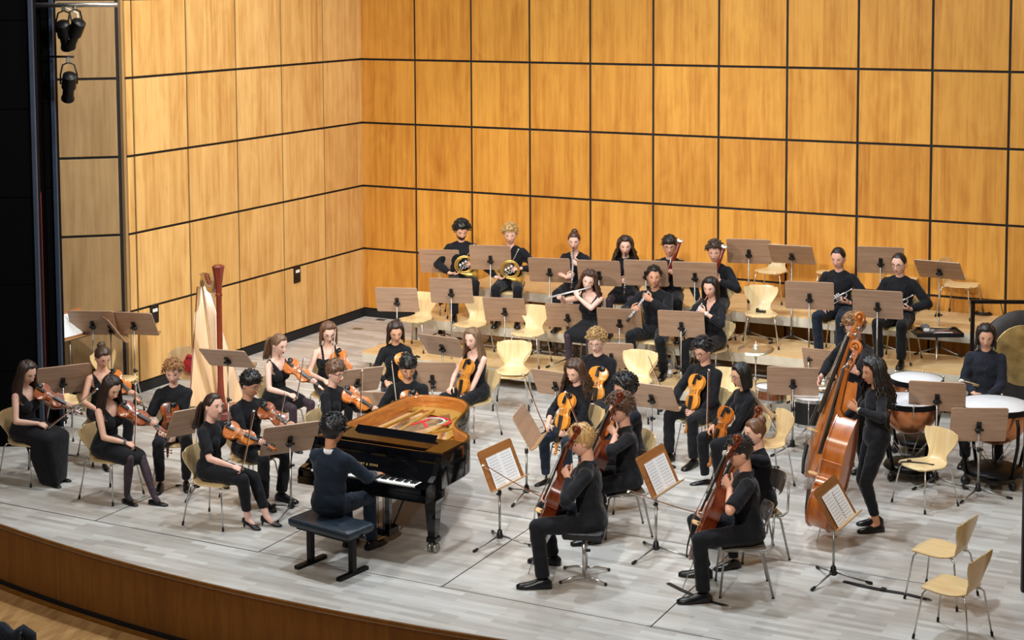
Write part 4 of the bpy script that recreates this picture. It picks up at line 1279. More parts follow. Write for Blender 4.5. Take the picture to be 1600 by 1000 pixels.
def theatre_lamp():
    """profile spotlight hanging by its yoke; beam along -z of the can"""
    o = thing('stage_lamp')
    Mx = Matrix.Rotation(R(38), 4, 'X')
    b = MB(); b.lathe([(0.06, 0.16), (0.085, 0.14), (0.09, 0.0), (0.09, -0.05), (0.07, -0.06), (0.07, -0.2), (0.082, -0.22), (0.082, -0.25), (0.07, -0.25), (0.06, -0.2)], 16, M=Mx); b.build('housing', M_BLACKMETAL, o, sharp=40)
    b = MB(); b.lathe([(0.068, -0.225), (0.03, -0.215)], 14, M=Mx); b.build('lens', M_STEEL, o)
    b = MB(); b.tube([(-0.1, 0, 0), (-0.1, 0, 0.12), (-0.07, 0, 0.24), (0, 0, 0.27), (0.07, 0, 0.24), (0.1, 0, 0.12), (0.1, 0, 0)], 0.011, 6); b.build('yoke', M_BLACKMETAL, o)
    b = MB(); b.box((0, 0, 0.30), (0.05, 0.05, 0.06)); b.tube([(0, 0, 0.27), (0, 0, 0.34)], 0.01, 6); b.build('hook_clamp', M_STEEL, o)
    return o


# ---------------------------------------------------------------- people
TMP = bpy.data.scenes.new('tmp_build')

def capsule(mb, a, b, ra, rb, n=12, flat=1.0, up=None):
    a, b = Vector(a), Vector(b)
    d = (b - a).normalized()
    P, Rr = [], []
    for k in (-85, -55, -25):
        P.append(a + d * (ra * math.sin(R(k)))); Rr.append(ra * math.cos(R(k)))
    P.append(a); Rr.append(ra); P.append(b); Rr.append(rb)
    for k in (25, 55, 85):
        P.append(b + d * (rb * math.sin(R(k)))); Rr.append(rb * math.cos(R(k)))
    mb.tube(P, Rr, n, flat=flat, up=up)

def cone(mb, a, b, ra, rb, n=14):
    mb.tube([a, b], [ra, rb], n)

def voxel(mb, size, smooth, fold=0.0):
    """one continuous skin round all the shapes collected in mb -> (verts array, faces array)"""
    me = mb.mesh('tmp', [])
    o = bpy.data.objects.new('tmp', me); TMP.collection.objects.link(o)
    m = o.modifiers.new('v', 'REMESH'); m.mode = 'VOXEL'; m.voxel_size = size; m.adaptivity = 0.0
    if smooth:
        s = o.modifiers.new('s', 'SMOOTH'); s.factor = 0.5; s.iterations = smooth
    TMP.view_layers[0].update()
    with bpy.context.temp_override(scene=TMP, view_layer=TMP.view_layers[0]):
        dg = bpy.context.evaluated_depsgraph_get()
    dg.update()
    ev = o.evaluated_get(dg); em = ev.to_mesh()
    nv, nf = len(em.vertices), len(em.polygons)
    co = np.empty(nv * 3, np.float32); em.vertices.foreach_get('co', co); co = co.reshape(-1, 3)
    no = np.empty(nv * 3, np.float32); em.vertices.foreach_get('normal', no); no = no.reshape(-1, 3)
    ls = np.empty(nf, np.int32); em.polygons.foreach_get('loop_total', ls)
    li = np.empty(len(em.loops), np.int32); em.loops.foreach_get('vertex_index', li)
    ev.to_mesh_clear(); bpy.data.objects.remove(o); bpy.data.meshes.remove(me)
    if fold:
        x, y, z = co[:, 0], co[:, 1], co[:, 2]
        w = np.sin(31 * z + 17 * x + 2.5 * np.sin(19 * y)) * np.sin(27 * y - 13 * z + 2 * np.sin(23 * x)) + 0.6 * np.sin(55 * z + 38 * y + 21 * x)
        co = co + no * (w * fold)[:, None]
    faces = li.reshape(-1, 4) if (ls == 4).all() else None
    return co, faces

def arr_mesh(name, co, faces, mats, midx=None):
    me = bpy.data.meshes.new(name)
    me.vertices.add(len(co)); me.vertices.foreach_set('co', np.asarray(co, np.float32).ravel())
    nf = len(faces)
    me.loops.add(nf * 4); me.polygons.add(nf)
    me.loops.foreach_set('vertex_index', np.asarray(faces, np.int32).ravel())
    me.polygons.foreach_set('loop_start', np.arange(0, nf * 4, 4, dtype=np.int32))
    me.polygons.foreach_set('use_smooth', np.ones(nf, bool))
    for m in mats: me.materials.append(m)
    if midx is not None:
        me.polygons.foreach_set('material_index', np.asarray(midx, np.int32))
    me.update(calc_edges=True); me.validate()
    return me

def two_bone(a, b, l1, l2, hint):
    a, b = Vector(a), Vector(b); d = b - a; L = d.length
    L2 = min(L, (l1 + l2) * 0.999)
    u = d.normalized(); b = a + u * L2
    x = (l1 * l1 - l2 * l2 + L2 * L2) / (2 * L2)
    h = math.sqrt(max(0, l1 * l1 - x * x))
    hv = Vector(hint); hv = (hv - u * hv.dot(u)).normalized()
    return a + u * x + hv * h, b

# --- materials of people
_skin = {}
def skin_mat(h):
    if h not in _skin:
        t = NT('skin'); n = t.noise(t.coords(), 14.0, 3)
        c = lin(h)
        t.link(t.ramp(n, [(0.3, (c[0] * .9, c[1] * .84, c[2] * .82, 1)), (0.7, c)]), t.b.inputs['Base Color'])
        t.b.inputs['Subsurface Weight'].default_value = 0.0
        _skin[h] = t.done(0.5, 0, 0.35)
    return _skin[h]
_hairm = {}
def hair_mat(h):
    if h not in _hairm:
        t = NT('hair'); n = t.noise(t.coords((60, 60, 6)), 1.0, 4)
        c = lin(h)
        t.link(t.ramp(n, [(0.3, (c[0] * .5, c[1] * .5, c[2] * .5, 1)), (0.7, (min(1, c[0] * 1.25), min(1, c[1] * 1.25), min(1, c[2] * 1.25), 1))]), t.b.inputs['Base Color'])
        _hairm[h] = t.done(0.42, 0, 0.5)
    return _hairm[h]
def cloth_mat(name, h, rough=0.85):
    t = NT(name); v = t.coords()
    n = t.noise(v, 7.0, 4); c = lin(h)
    t.link(t.ramp(n, [(0.3, (c[0] * .75, c[1] * .75, c[2] * .75, 1)), (0.7, (c[0] * 1.3, c[1] * 1.3, c[2] * 1.3, 1))]), t.b.inputs['Base Color'])
    t.bump(t.noise(v, 16.0, 3, 0.5, 0.6), 0.35, 0.03)
    t.b.inputs['Sheen Weight'].default_value = 0.15; t.b.inputs['Sheen Roughness'].default_value = 0.4
    return t.done(rough, 0, 0.25)
CLOTH = {'black': cloth_mat('black_cotton', '#14151a'), 'soft': cloth_mat('black_jersey', '#0f1014'), 'navy': cloth_mat('navy_wool', '#172231'), 'slate': cloth_mat('slate_shirt', '#20242e'),
         'denim': cloth_mat('dark_denim', '#1b2533'), 'white': cloth_mat('white_cotton', '#d8dade')}
M_TIGHTS = cloth_mat('sheer_tights', '#3d3038', 0.6)
M_SHOE = mat_plain('black_shoe_leather', '#0d0d0f', 0.3, 0, 0.5)
M_EYEW = mat_plain('eye_white', '#e8e4de', 0.3)
M_IRIS = mat_plain('dark_iris', '#2a1a12', 0.2)
M_LIP = mat_plain('lip', '#b06a62', 0.5)
M_GLASS = mat_plain('glasses_frame', '#1a1413', 0.35)
M_GLASSL = mat_plain('thin_metal_frame', '#8d8478', 0.3, 0.8)
M_PEARL = mat_plain('shirt_button', '#4a4c52', 0.4)

def head_pt(th, ph, male, off=0.0, feat=True):
    """point on the head: th azimuth from the face (+y), ph elevation"""
    a, b, cu, cd = (0.079, 0.098, 0.116, 0.124) if male else (0.0765, 0.095, 0.114, 0.117)
    cp, sp_ = math.cos(ph), math.sin(ph)
    ct, st = math.cos(th), math.sin(th)
    z = (cu if sp_ > 0 else cd) * sp_
    if sp_ < 0:
        t = -sp_
        ex = cp ** 0.75
        x = a * ex * st * (1 - (0.2 if male else 0.28) * t ** 1.5)
        y = b * ct * (cp ** 0.5 if ct > 0 else cp)
        if ct < 0: y *= (1 - 0.42 * t)
        if ct > 0: y *= 1 - 0.10 * t
    else:
        x = a * cp * st * (1.0 + 0.05 * math.sin(ph * 2)); y = b * cp * ct
        if ct < 0: y -= 0.010 * math.sin(ph * 2)
    if feat and ct > 0:
        g = lambda u, v, su, sv: math.exp(-((x - u) / su) ** 2 - ((z - v) / sv) ** 2)
        y += 0.023 * g(0, -0.038, 0.012, 0.013) + 0.013 * g(0, -0.016, 0.009, 0.02)
        y -= 0.010 * (g(0.031, -0.002, 0.016, 0.011) + g(-0.031, -0.002, 0.016, 0.011))
        y += 0.004 * (g(0.03, 0.019, 0.022, 0.007) + g(-0.03, 0.019, 0.022, 0.007))
        y += 0.005 * g(0, -0.070, 0.022, 0.010) + 0.007 * g(0, -0.108, 0.02, 0.013)
        y += 0.004 * (g(0.046, -0.034, 0.018, 0.016) + g(-0.046, -0.034, 0.018, 0.016))
    p = Vector((x, y, z))
    if off:
        n = Vector((x / a ** 2, y / b ** 2, z / cu ** 2)).normalized()
        p += n * off
    return p

def add_head(mb, M, male, smile=0.0, brow='#3a2a20'):
    na, ne = 36, 34
    rs = []
    for i in range(ne + 1):
        ph = R(-88 + 176 * i / ne)
        ring = []
        for j in range(na):
            u = -1 + 2 * j / na
            th = PI * (0.55 * u + 0.45 * u ** 3)
            ring.append(M @ head_pt(th, ph, male))
        rs.append([p for p in reversed(ring)])
    mb.rings(rs, 0)
    M3 = M.to_3x3()
    for s in (-1, 1):
        yy = 0.0835 if male else 0.0805
        c = Vector((0.0305 * s, yy - 0.011, -0.001))
        mb.ball(M @ c, 0.0128, 10, 8, 1, M3)
        mb.ball(M @ (c + Vector((0, 0.0085, -0.003))), 0.0068, 8, 6, 2, M3)
        # upper lid
        mb.ball(M @ (c + Vector((0, 0.001, 0.0085))), (0.0155, 0.0135, 0.007), 10, 6, 0, M3)
        mb.tube([M @ (c + Vector(p)) for p in ((-0.0135, 0.0065, 0.001), (-0.006, 0.0125, 0.0048), (0.003, 0.0130, 0.005), (0.0125, 0.0085, 0.002))], [0.0012, 0.0022, 0.0022, 0.0012], 5, 2)
        mb.tube([M @ Vector(p) for p in ((0.013 * s, yy + 0.010, 0.0175), (0.03 * s, yy + 0.0075, 0.0215), (0.048 * s, yy - 0.006, 0.0165))], [0.0034, 0.0045, 0.0024], 6, 4)
        mb.ball(M @ Vector((0.0775 * s if male else 0.0745 * s, -0.008, -0.012)), (0.010, 0.02, 0.031), 10, 8, 0, M3)
        mb.ball(M @ Vector((0.009 * s, yy + 0.020, -0.044)), (0.0075, 0.009, 0.007), 8, 6, 0, M3)
    yl = head_pt(0, R(-36), male).y
    for dz, h, w in ((0.0042, 0.0042, 0.021), (-0.0045, 0.0052, 0.018)):
        pts = [(w * u, yl + 0.001 - 0.010 * u * u, -0.070 + dz + smile * 0.010 * u * u) for u in (-1, -0.5, 0, 0.5, 1)]
        mb.tube([M @ Vector(p) for p in pts], [0.0015, h, h, h, 0.0015], 6, 3)

def add_hand(mb, W, d, n, side, curl=0.5, s=1.0, spread=0.0, thumb=0.5):
    """W wrist, d finger direction, n palm normal, side +1 right / -1 left"""
    d = Vector(d).normalized(); n = Vector(n); n = (n - d * n.dot(d)).normalized()
    t = n.cross(d) * (-side)
    W = Vector(W)
    def el(c, hw, ht):
        return [c + t * (hw * math.cos(2 * PI * k / 10) * s) + n * (ht * math.sin(2 * PI * k / 10) * s) for k in range(10)]
    mb.rings([el(W - d * 0.03 * s, 0.024, 0.019), el(W, 0.025, 0.018), el(W + d * 0.03 * s, 0.034, 0.016), el(W + d * 0.065 * s, 0.040, 0.0145), el(W + d * 0.09 * s, 0.040, 0.0115), el(W + d * 0.098 * s, 0.034, 0.007)])
    for k, (o, L, r0) in enumerate(((0.029, 0.074, 0.0085), (0.010, 0.083, 0.0088), (-0.0095, 0.076, 0.0084), (-0.0275, 0.060, 0.0075))):
        p = W + d * 0.086 * s + t * o * s; a = 0.0
        pts = [p - d * 0.012 * s, p]
        dirv = (d + t * (spread * (1.5 - k) * 0.12)).normalized()
        cu = curl * (1 + 0.08 * k)
        for q, (fr, be) in enumerate(((0.45, 58), (0.31, 68), (0.24, 42))):
            a += R(be) * cu
            p = p + (dirv * math.cos(a) + n * math.sin(a)) * (L * fr * s)
            pts.append(p)
        mb.tube(pts, [r0 * s, r0 * s, r0 * 0.95 * s, r0 * 0.85 * s, r0 * 0.65 * s], 7, round_end=True)
    p = W + d * 0.022 * s + t * 0.026 * s
    v1 = (d * 0.55 + t * 0.75 + n * 0.25).normalized(); v2 = (d * 0.85 + t * 0.25 * (1 - thumb) + n * (0.15 + 0.7 * thumb)).normalized()
    p1 = p + v1 * 0.042 * s; p2 = p1 + v2 * 0.034 * s; p3 = p2 + (v2 + n * 0.3 * thumb).normalized() * 0.026 * s
    mb.tube([p, p1, p2, p3], [0.0125 * s, 0.0105 * s, 0.0095 * s, 0.007 * s], 7, round_end=True)

def shoe_mesh(style):
    """heel at the origin's back, toe to +y; ankle above y 0.05"""
    b = MB()
    if style == 'heel':
        prof = [(-0.005, 0.022, 0.055, 0.105), (0.03, 0.030, 0.05, 0.115), (0.07, 0.031, 0.04, 0.105), (0.11, 0.030, 0.028, 0.075), (0.15, 0.036, 0.010, 0.052), (0.19, 0.036, 0.006, 0.038), (0.22, 0.026, 0.006, 0.028), (0.24, 0.010, 0.008, 0.02)]
    elif style == 'flat':
        prof = [(-0.005, 0.022, 0.004, 0.05), (0.03, 0.031, 0.002, 0.058), (0.08, 0.032, 0.002, 0.052), (0.13, 0.036, 0.002, 0.04), (0.18, 0.040, 0.002, 0.034), (0.22, 0.032, 0.002, 0.026), (0.245, 0.014, 0.004, 0.016)]
    else:
        prof = [(-0.012, 0.026, 0.004, 0.06), (0.02, 0.036, 0.002, 0.088), (0.06, 0.038, 0.002, 0.095), (0.10, 0.039, 0.002, 0.085), (0.15, 0.044, 0.002, 0.062), (0.20, 0.047, 0.002, 0.050), (0.25, 0.040, 0.002, 0.042), (0.28, 0.024, 0.004, 0.03)]
    rs = []
    for y, w, z0, z1 in prof:
        h = z1 - z0
        rs.append([Vector((w * a, y, z0 + h * c)) for a, c in ((-0.95, 0), (-1, 0.25), (-0.9, 0.65), (-0.45, 0.96), (0, 1.0), (0.45, 0.96), (0.9, 0.65), (1, 0.25), (0.95, 0))])
    b.rings(rs)
    if style == 'heel':
        b.tube([(0, 0.012, 0.06), (0, 0.008, 0.0)], [0.017, 0.008], 8)
    return b.mesh('shoe', [M_SHOE])
_shoes = {}

def hair_mesh(M, male, style, seed, T):
    """cap plus locks; T maps torso space so long hair can lie on the shoulders"""
    rnd = random.Random(seed)
    b = MB()
    short = style in ('short', 'crop', 'curly', 'wavy', 'fringe')
    th0 = {'short': 0.017, 'crop': 0.008, 'curly': 0.036, 'wavy': 0.028, 'fringe': 0.024, 'bob': 0.018, 'long': 0.015, 'bun': 0.010, 'pony': 0.010, 'longcurly': 0.026, 'afro': 0.03}[style]
    front = {'short': 40, 'crop': 44, 'curly': 32, 'wavy': 34, 'fringe': 20, 'bob': 40, 'long': 44, 'bun': 36, 'pony': 40, 'longcurly': 40, 'afro': 36}[style]
    if style == 'bangs': front = 12
    na, ne = 40, 12
    rough = {'curly': 0.013, 'afro': 0.012, 'longcurly': 0.010, 'wavy': 0.009, 'short': 0.004, 'fringe': 0.005}.get(style, 0.002)
    rs = []
    for i in range(ne + 1):
        k = i / ne
        ring = []
        for j in range(na):
            th = -PI + 2 * PI * j / na
            at = abs(math.degrees(th))
            hl = front if at < 38 else (front + (2 - front) * (at - 38) / 32 if at < 70 else (2 if at < 85 else (2 - 34 * (at - 85) / 30 if at < 115 else -32 - 8 * (at - 115) / 65)))
            if style in ('bun', 'pony') and at > 100: hl = max(hl, -26)
            ph = R(hl + (89 - hl) * k)
            t = th0 * min(1, 0.25 + 3.2 * k) * (0.75 if at > 60 and male and style in ('short', 'crop', 'fringe') and ph < R(25) else 1)
            t += rough * (math.sin(9 * th + 5 * ph + seed) * math.sin(11 * ph + 3 * th) + rnd.uniform(-0.7, 0.7)) * min(1, 3 * k) * (1 if k < 0.95 else 0.2)
            ring.append(M @ head_pt(th, ph, male, max(0.0015, t), False))
        rs.append(ring)
    b.rings(rs, cap=False)
    b.add([p for p in rs[-1]], [tuple(range(na))])
    if short and style != 'crop':
        # tufts breaking the outline
        for k in range(170 if style in ('curly', 'wavy') else 70):
            th = rnd.uniform(-PI, PI); ph = R(rnd.uniform(28 if abs(th) < 1 else 4, 82))
            p = head_pt(th, ph, male, th0 * 0.8, False)
            q = head_pt(th, ph, male, th0 + (0.016 if style in ('curly', 'wavy') else 0.008), False)
            side = Vector((rnd.uniform(-1, 1), rnd.uniform(-1, 1), rnd.uniform(-0.6, 0.6))) * (0.014 if style in ('curly', 'wavy') else 0.02)
            if style == 'fringe' and abs(th) < 0.8: side = Vector((0.01, 0.012, -0.028))
            e = q + side * 0.6 - Vector((0, 0, 0.004))
            b.tube([M @ p, M @ q, M @ e], [0.0075, 0.007, 0.0025], 5)
    if style in ('bob', 'long', 'longcurly', 'afro', 'pony', 'bun'):
        L = {'bob': 0.14, 'long': 0.30, 'longcurly': 0.27, 'afro': 0.34, 'pony': 0.30, 'bun': 0.0}[style]
        curl = style in ('longcurly', 'afro')
        if style == 'bun':
            c = Vector((0, -0.075, 0.095))
            b.ball(M @ c, (0.047, 0.042, 0.045), 14, 10, 0, M.to_3x3())
            for k in range(10):
                a = 2 * PI * k / 10
                b.tube([M @ (c + Vector((0.04 * math.cos(a + q), 0.0 - 0.02 + 0.02 * q, 0.04 * math.sin(a + q)))) for q in (0, 0.6, 1.2)], [0.004, 0.012, 0.004], 5)
        elif style == 'pony':
            st = Vector((0, -0.115, 0.02))
            b.ball(M @ st, 0.028, 10, 8)
            down = (M.to_3x3().inverted() @ Vector((0, 0, -1)))
            for k in range(22):
                o = Vector((rnd.uniform(-1, 1), rnd.uniform(-0.6, 0.6), 0)) * 0.03
                pts = [st + Vector((0, -0.005, 0)), st + Vector((0, -0.04, -0.01)) + o * 0.5]
                for q in range(1, 6):
                    pts.append(st + Vector((0, -0.05 - 0.012 * q, 0)) + down * (L * q / 5) + o * (1 + 0.2 * q))
                b.tube([M @ p for p in pts], [0.010, 0.014, 0.014, 0.013, 0.011, 0.009, 0.003], 5)
        else:
            n = 84 if curl else 70
            down = (M.to_3x3().inverted() @ Vector((0, 0, -1)))
            for k in range(n):
                th = R(66 + (294 - 66) * (k + rnd.random()) / n)
                lay = rnd.random()
                pts = []
                for ph in (62, 38, 14, -8):
                    pts.append(head_pt(th, R(ph), male, th0 * (0.7 + 0.5 * lay), False))
                last = pts[-1]
                rad = Vector((last.x, last.y, 0)).normalized()
                LL = L * (0.75 + 0.35 * rnd.random()) * (1.0 if abs(math.cos(th)) < 2 else 1)
                m = 6
                for q in range(1, m + 1):
                    f = q / m
                    p = last + down * (LL * f) + rad * ((0.012 + 0.045 * f * (1 if L > 0.2 else 0.2)) * (1.5 if curl else 1) - 0.012)
                    if last.y > 0.0: p.y -= 0.035 * f
                    if last.y < 0: p.y -= 0.03 * f * (1 if L > 0.2 else 0.2)
                    if curl:
                        p += Vector((math.sin(q * 2.3 + k), math.cos(q * 2.1 + k * 1.7), 0)) * 0.013
                    pts.append(p)
                r = 0.014 if not curl else 0.015
                b.tube([M @ p for p in pts], [0.006, r, r, r * 1.05] + [r] * (m - 2) + [r * 0.8, r * 0.25], 5, flat=0.75)
    return b

def person(who, head_top, face, s=1.0, male=True, seat=0.46, zfloor=0.0, lean=5, side=0, twist=0, head=(0, 12, 0), knees=None, feet=None,
           RH=None, LH=None, top='shirt', tcol='black', bottom='trousers', bcol='black', sleeve=1.0, hair='short', hcol='#2a1d16', skin='#e0b49a',
           glasses=None, shoe='oxford', stand=False, seed=1, desc='', smile=0.0, beard=None, watch=None, neckv=0.0, fat=1.0, cross=False, hand_s=1.0, pose=None):
    """head_top: world position of the top of the head"""
    rz = rz_of(face)
    pz = (0.93 * s if stand else seat + 0.095 * s)
    pc = Vector((0, 0, pz))
    Tt = Matrix.Translation(pc) @ Matrix.Rotation(R(twist), 4, 'Z') @ Matrix.Rotation(R(side), 4, 'Y') @ Matrix.Rotation(R(-lean), 4, 'X')
    t = lambda x, y, z: Tt @ Vector((x * s, y * s, z * s))
    hy, hp, hr = head
    hc = t(0, 0.02, 0.675)
    Mh = Matrix.Translation(hc) @ Matrix.Rotation(R(twist * 0.6 + hy), 4, 'Z') @ Matrix.Rotation(R(hr), 4, 'Y') @ Matrix.Rotation(R(-hp), 4, 'X') @ Matrix.Scale((0.5 + 0.5 * s) * (1.09 if male else 1.08), 4)
    # root so that the head sits under the given point
    rot = Matrix.Rotation(rz, 4, 'Z')
    off = rot @ Vector((hc.x, hc.y, 0))
    loc = Vector((head_top[0] - off.x, head_top[1] - off.y, zfloor))
    root = thing('person', desc, 'person', loc, rz, 'musicians of the orchestra')
    W = Matrix.Translation(loc) @ rot
    w = 1.0 if male else 0.9
    hw = 0.165 * (1.0 if male else 0.90)
    ctx = dict(t=t, hc=hc, pc=pc, pz=pz, Mh=Mh, s=s, who=who, W=W, mouth=Mh @ Vector((0, 0.105, -0.07)))
    insts = []
    if pose:
        P_ = pose(ctx)
        RH, LH, insts = P_.get('RH', RH), P_.get('LH', LH), P_.get('inst', [])
    # ---------------- legs
    hipx = 0.088
    hips = {q: pc + Matrix.Rotation(R(twist * 0.3), 3, 'Z') @ Vector((q * hipx * s, 0.01, -0.005)) for q in (-1, 1)}
    thigh, shin = 0.45 * s, 0.43 * s
    ank, knee = {}, {}
    for k, q in enumerate((-1, 1)):
        if stand:
            f = (feet or ((-0.12, 0.0), (0.12, 0.0)))[k]
            a = Vector((f[0], f[1], 0.085))
            h = (0, 1, 0.05)
        else:
            f = (feet or ((-0.14, 0.40), (0.14, 0.44)))[k]
            a = Vector((f[0], f[1], 0.09 if len(f) < 3 else f[2]))
            h = (q * 0.12, 0.7, 1)
        knee[q], ank[q] = two_bone(hips[q], a, thigh, shin, h)
        if not stand and knee[q].z < seat + 0.06 and not cross:
            pass
    # ---------------- arms
    sh = {q: t(q * hw * 1.0, -0.005, 0.422) for q in (-1, 1)}
    la, lf = 0.285 * s, 0.25 * s
    el, wr, hd = {}, {}, {}
    for q, H in ((1, RH), (-1, LH)):
        if H is None:
            H = {'w': (q * 0.13, 0.34, pz + 0.09 * s), 'd': (-q * 0.35, 0.9, -0.25), 'n': (0, -0.2, -1), 'curl': 0.55}
        hint = H.get('e', (q * 0.7, -0.5, -0.7))
        el[q], wr[q] = two_bone(sh[q], Vector(H['w']), la, lf, hint)
        hd[q] = H
    # ---------------- skin: one continuous body
    b = MB()
    capsule(b, t(0, -0.018, 0.43), hc + Mh.to_3x3() @ Vector((0, -0.022, -0.05)), 0.058 * s * w, 0.052 * s * w)
    def torso(mb, g):
        Tm = Tt.to_3x3()
        mb.ball(t(0, 0.0, 0.315), ((hw * 0.93 + g) * s * fat, (0.108 * (1 if male else 0.92) + g) * s * fat, (0.175 + g) * s), 18, 12, 0, Tm)
        mb.ball(t(0, 0.0, 0.15), ((hw * (0.84 if male else 0.76) + g) * s * fat, (0.102 * (1 if male else 0.88) + g) * s * fat, (0.17 + g) * s), 18, 12, 0, Tm)
        mb.ball(t(0, -0.005, 0.02), ((hw * (0.97 if male else 1.12) + g) * s * fat, (0.118 + g) * s * fat, (0.13 + g) * s), 18, 12, 0, Tm)
        for q in (-1, 1):
            capsule(mb, t(0, -0.012, 0.432), t(q * hw * 0.86, -0.006, 0.415), (0.055 + g) * s, (0.048 + g) * s)
        capsule(mb, t(-0.09, -0.015, 0.45), t(0, -0.018, 0.485), (0.042 + g * .6) * s, (0.045 + g * .4) * s); capsule(mb, t(0.09, -0.015, 0.45), t(0, -0.018, 0.485), (0.042 + g * .6) * s, (0.045 + g * .4) * s)
        if not male:
            for q in (-1, 1):
                mb.ball(t(q * 0.062, 0.078, 0.305), (0.058 * s + g, 0.05 * s + g, 0.058 * s + g), 12, 8)
    torso(b, -0.002)
    for q in (-1, 1):
        capsule(b, sh[q], el[q], 0.047 * s * w, 0.038 * s * w); capsule(b, el[q], el[q].lerp(wr[q], 0.35), 0.038 * s * w, 0.039 * s * w); capsule(b, el[q].lerp(wr[q], 0.35), wr[q], 0.039 * s * w, 0.025 * s * w)
    bare = bottom in ('skirt', 'shortdress', 'cropped', 'longdress')
    if bare:
        for q in (-1, 1):
            capsule(b, hips[q], knee[q], 0.075 * s, 0.052 * s); capsule(b, knee[q], knee[q].lerp(ank[q], 0.35), 0.050 * s, 0.052 * s); capsule(b, knee[q].lerp(ank[q], 0.35), ank[q], 0.052 * s, 0.033 * s)
            capsule(b, ank[q], ank[q] + Vector((0, 0.06, -0.045)), 0.032 * s, 0.028 * s)
    co, fa = voxel(b, 0.0105, 3)
    sk = skin_mat(skin)
    hb = MB(); add_head(hb, Mh, male, smile)
    for q in (-1, 1):
        H = hd[q]
        add_hand(hb, wr[q], H['d'], H['n'], q, H.get('curl', 0.5), 1.0 * s * hand_s * (1.0 if male else 0.92), H.get('spread', 0.0), H.get('thumb', 0.5))
    cz = co[fa].mean(axis=1)
    def dist(a, b_):
        a, b_ = np.array(a), np.array(b_); ab = b_ - a
        k = np.clip(((cz - a) @ ab) / (ab @ ab), 0, 1)
        return np.linalg.norm(cz - (a + k[:, None] * ab), axis=1)
    mid = np.zeros(len(cz), int)
    if bottom in ('skirt', 'shortdress'):
        dl = np.minimum.reduce([dist(hips[q], knee[q]) for q in (-1, 1)] + [dist(knee[q], ank[q]) for q in (-1, 1)] + [dist(ank[q], ank[q] + Vector((0, 0.06, -0.045))) for q in (-1, 1)])
        da = np.minimum.reduce([dist(el[q], wr[q]) for q in (-1, 1)])
        mid[(dl < 0.10) & (dl < da + 0.02)] = 5
    # joined into one body mesh
    nb = len(co)
    verts = [tuple(v) for v in co.tolist()] + hb.v
    faces = [tuple(f) for f in fa.tolist()] + [tuple(i + nb for i in f) for f in hb.f]
    me = bpy.data.meshes.new('body'); me.from_pydata(verts, [], faces)
    for m in (sk, M_EYEW, M_IRIS, M_LIP, hair_mat(hcol), M_TIGHTS): me.materials.append(m)
    me.polygons.foreach_set('material_index', np.concatenate([mid, np.array(hb.m)]).astype(np.int32)); me.polygons.foreach_set('use_smooth', np.ones(len(faces), bool)); me.update()
    link('body', me, root)
    # ---------------- clothes
    inv = np.array((Tt.inverted() @ Matrix.Identity(4)))
    def cut(co, fa, keep):
        c = co[fa].mean(axis=1); l = (c @ inv[:3, :3].T + inv[:3, 3]) / s
        return fa[keep(l[:, 0], l[:, 1], l[:, 2])]
    c = MB(); torso(c, 0.014 if top not in ('jacket', 'loose') else 0.024)
    g = 0.015 if top not in ('jacket', 'loose') else 0.02
    if sleeve > 0:
        for q in (-1, 1):
            if sleeve >= 0.95:
                e = wr[q].lerp(el[q], 0.05)
                capsule(c, sh[q], el[q], (0.045 + g) * s * w, (0.039 + g) * s * w); capsule(c, el[q], el[q].lerp(wr[q], 0.6), (0.042 + g) * s * w, (0.034 + g * 0.9) * s * w); cone(c, el[q].lerp(wr[q], 0.5), e, (0.035 + g * 0.9) * s * w, (0.026 + g * 0.8) * s * w)
            elif sleeve > 0.5:
                capsule(c, sh[q], el[q], (0.045 + g) * s * w, (0.039 + g) * s * w); cone(c, el[q], el[q].lerp(wr[q], (sleeve - 0.5) * 2), (0.043 + g) * s * w, (0.040 + g) * s * w)
            else:
                e = sh[q].lerp(el[q], sleeve * 2)
                cone(c, sh[q], e, (0.052 + g) * s * w, (0.050 + g * 1.3) * s * w); c.ball(sh[q], (0.052 + g) * s * w, 12, 8)
    if stand or top in ('jacket', 'shirt', 'loose'):
        # hem over the hips
        if not stand: c.ball(t(0, 0.0, 0.0), ((hw * 1.0 + 0.02) * s * fat, 0.14 * s, 0.11 * s), 16, 10, 0, Tt.to_3x3())
    cc, cf = voxel(c, 0.0115, 4, 0.0028)
    if top == 'tank':
        cf = cut(cc, cf, lambda x, y, z: (z < 0.335) | ((np.abs(x) < 0.118) & (z < np.where(y > 0, 0.37 + 1.7 * np.maximum(0, np.abs(x) - 0.045), 0.43 + 1.5 * np.maximum(0, np.abs(x) - 0.06)))))
    elif top == 'strap':
        cf = cut(cc, cf, lambda x, y, z: (z < np.where(y > 0.0, 0.355, 0.33)) & (np.abs(x) < 0.30) | ((np.abs(np.abs(x) - 0.085) < 0.012) & (z < 0.53)))
    elif neckv > 0:
        cf = cut(cc, cf, lambda x, y, z: ~((y > 0.0) & (z > 0.50 - neckv) & (np.abs(x) < (z - 0.50 + neckv) * 0.42)))
    cm = CLOTH[tcol]
    nm = {'tank': 'sleeveless_top', 'strap': 'strap_top', 'jacket': 'jacket', 'tee': 'tee_shirt', 'knit': 'knit_top'}.get(top, 'shirt')
    link(nm, arr_mesh(nm, cc, cf, [cm]), root)
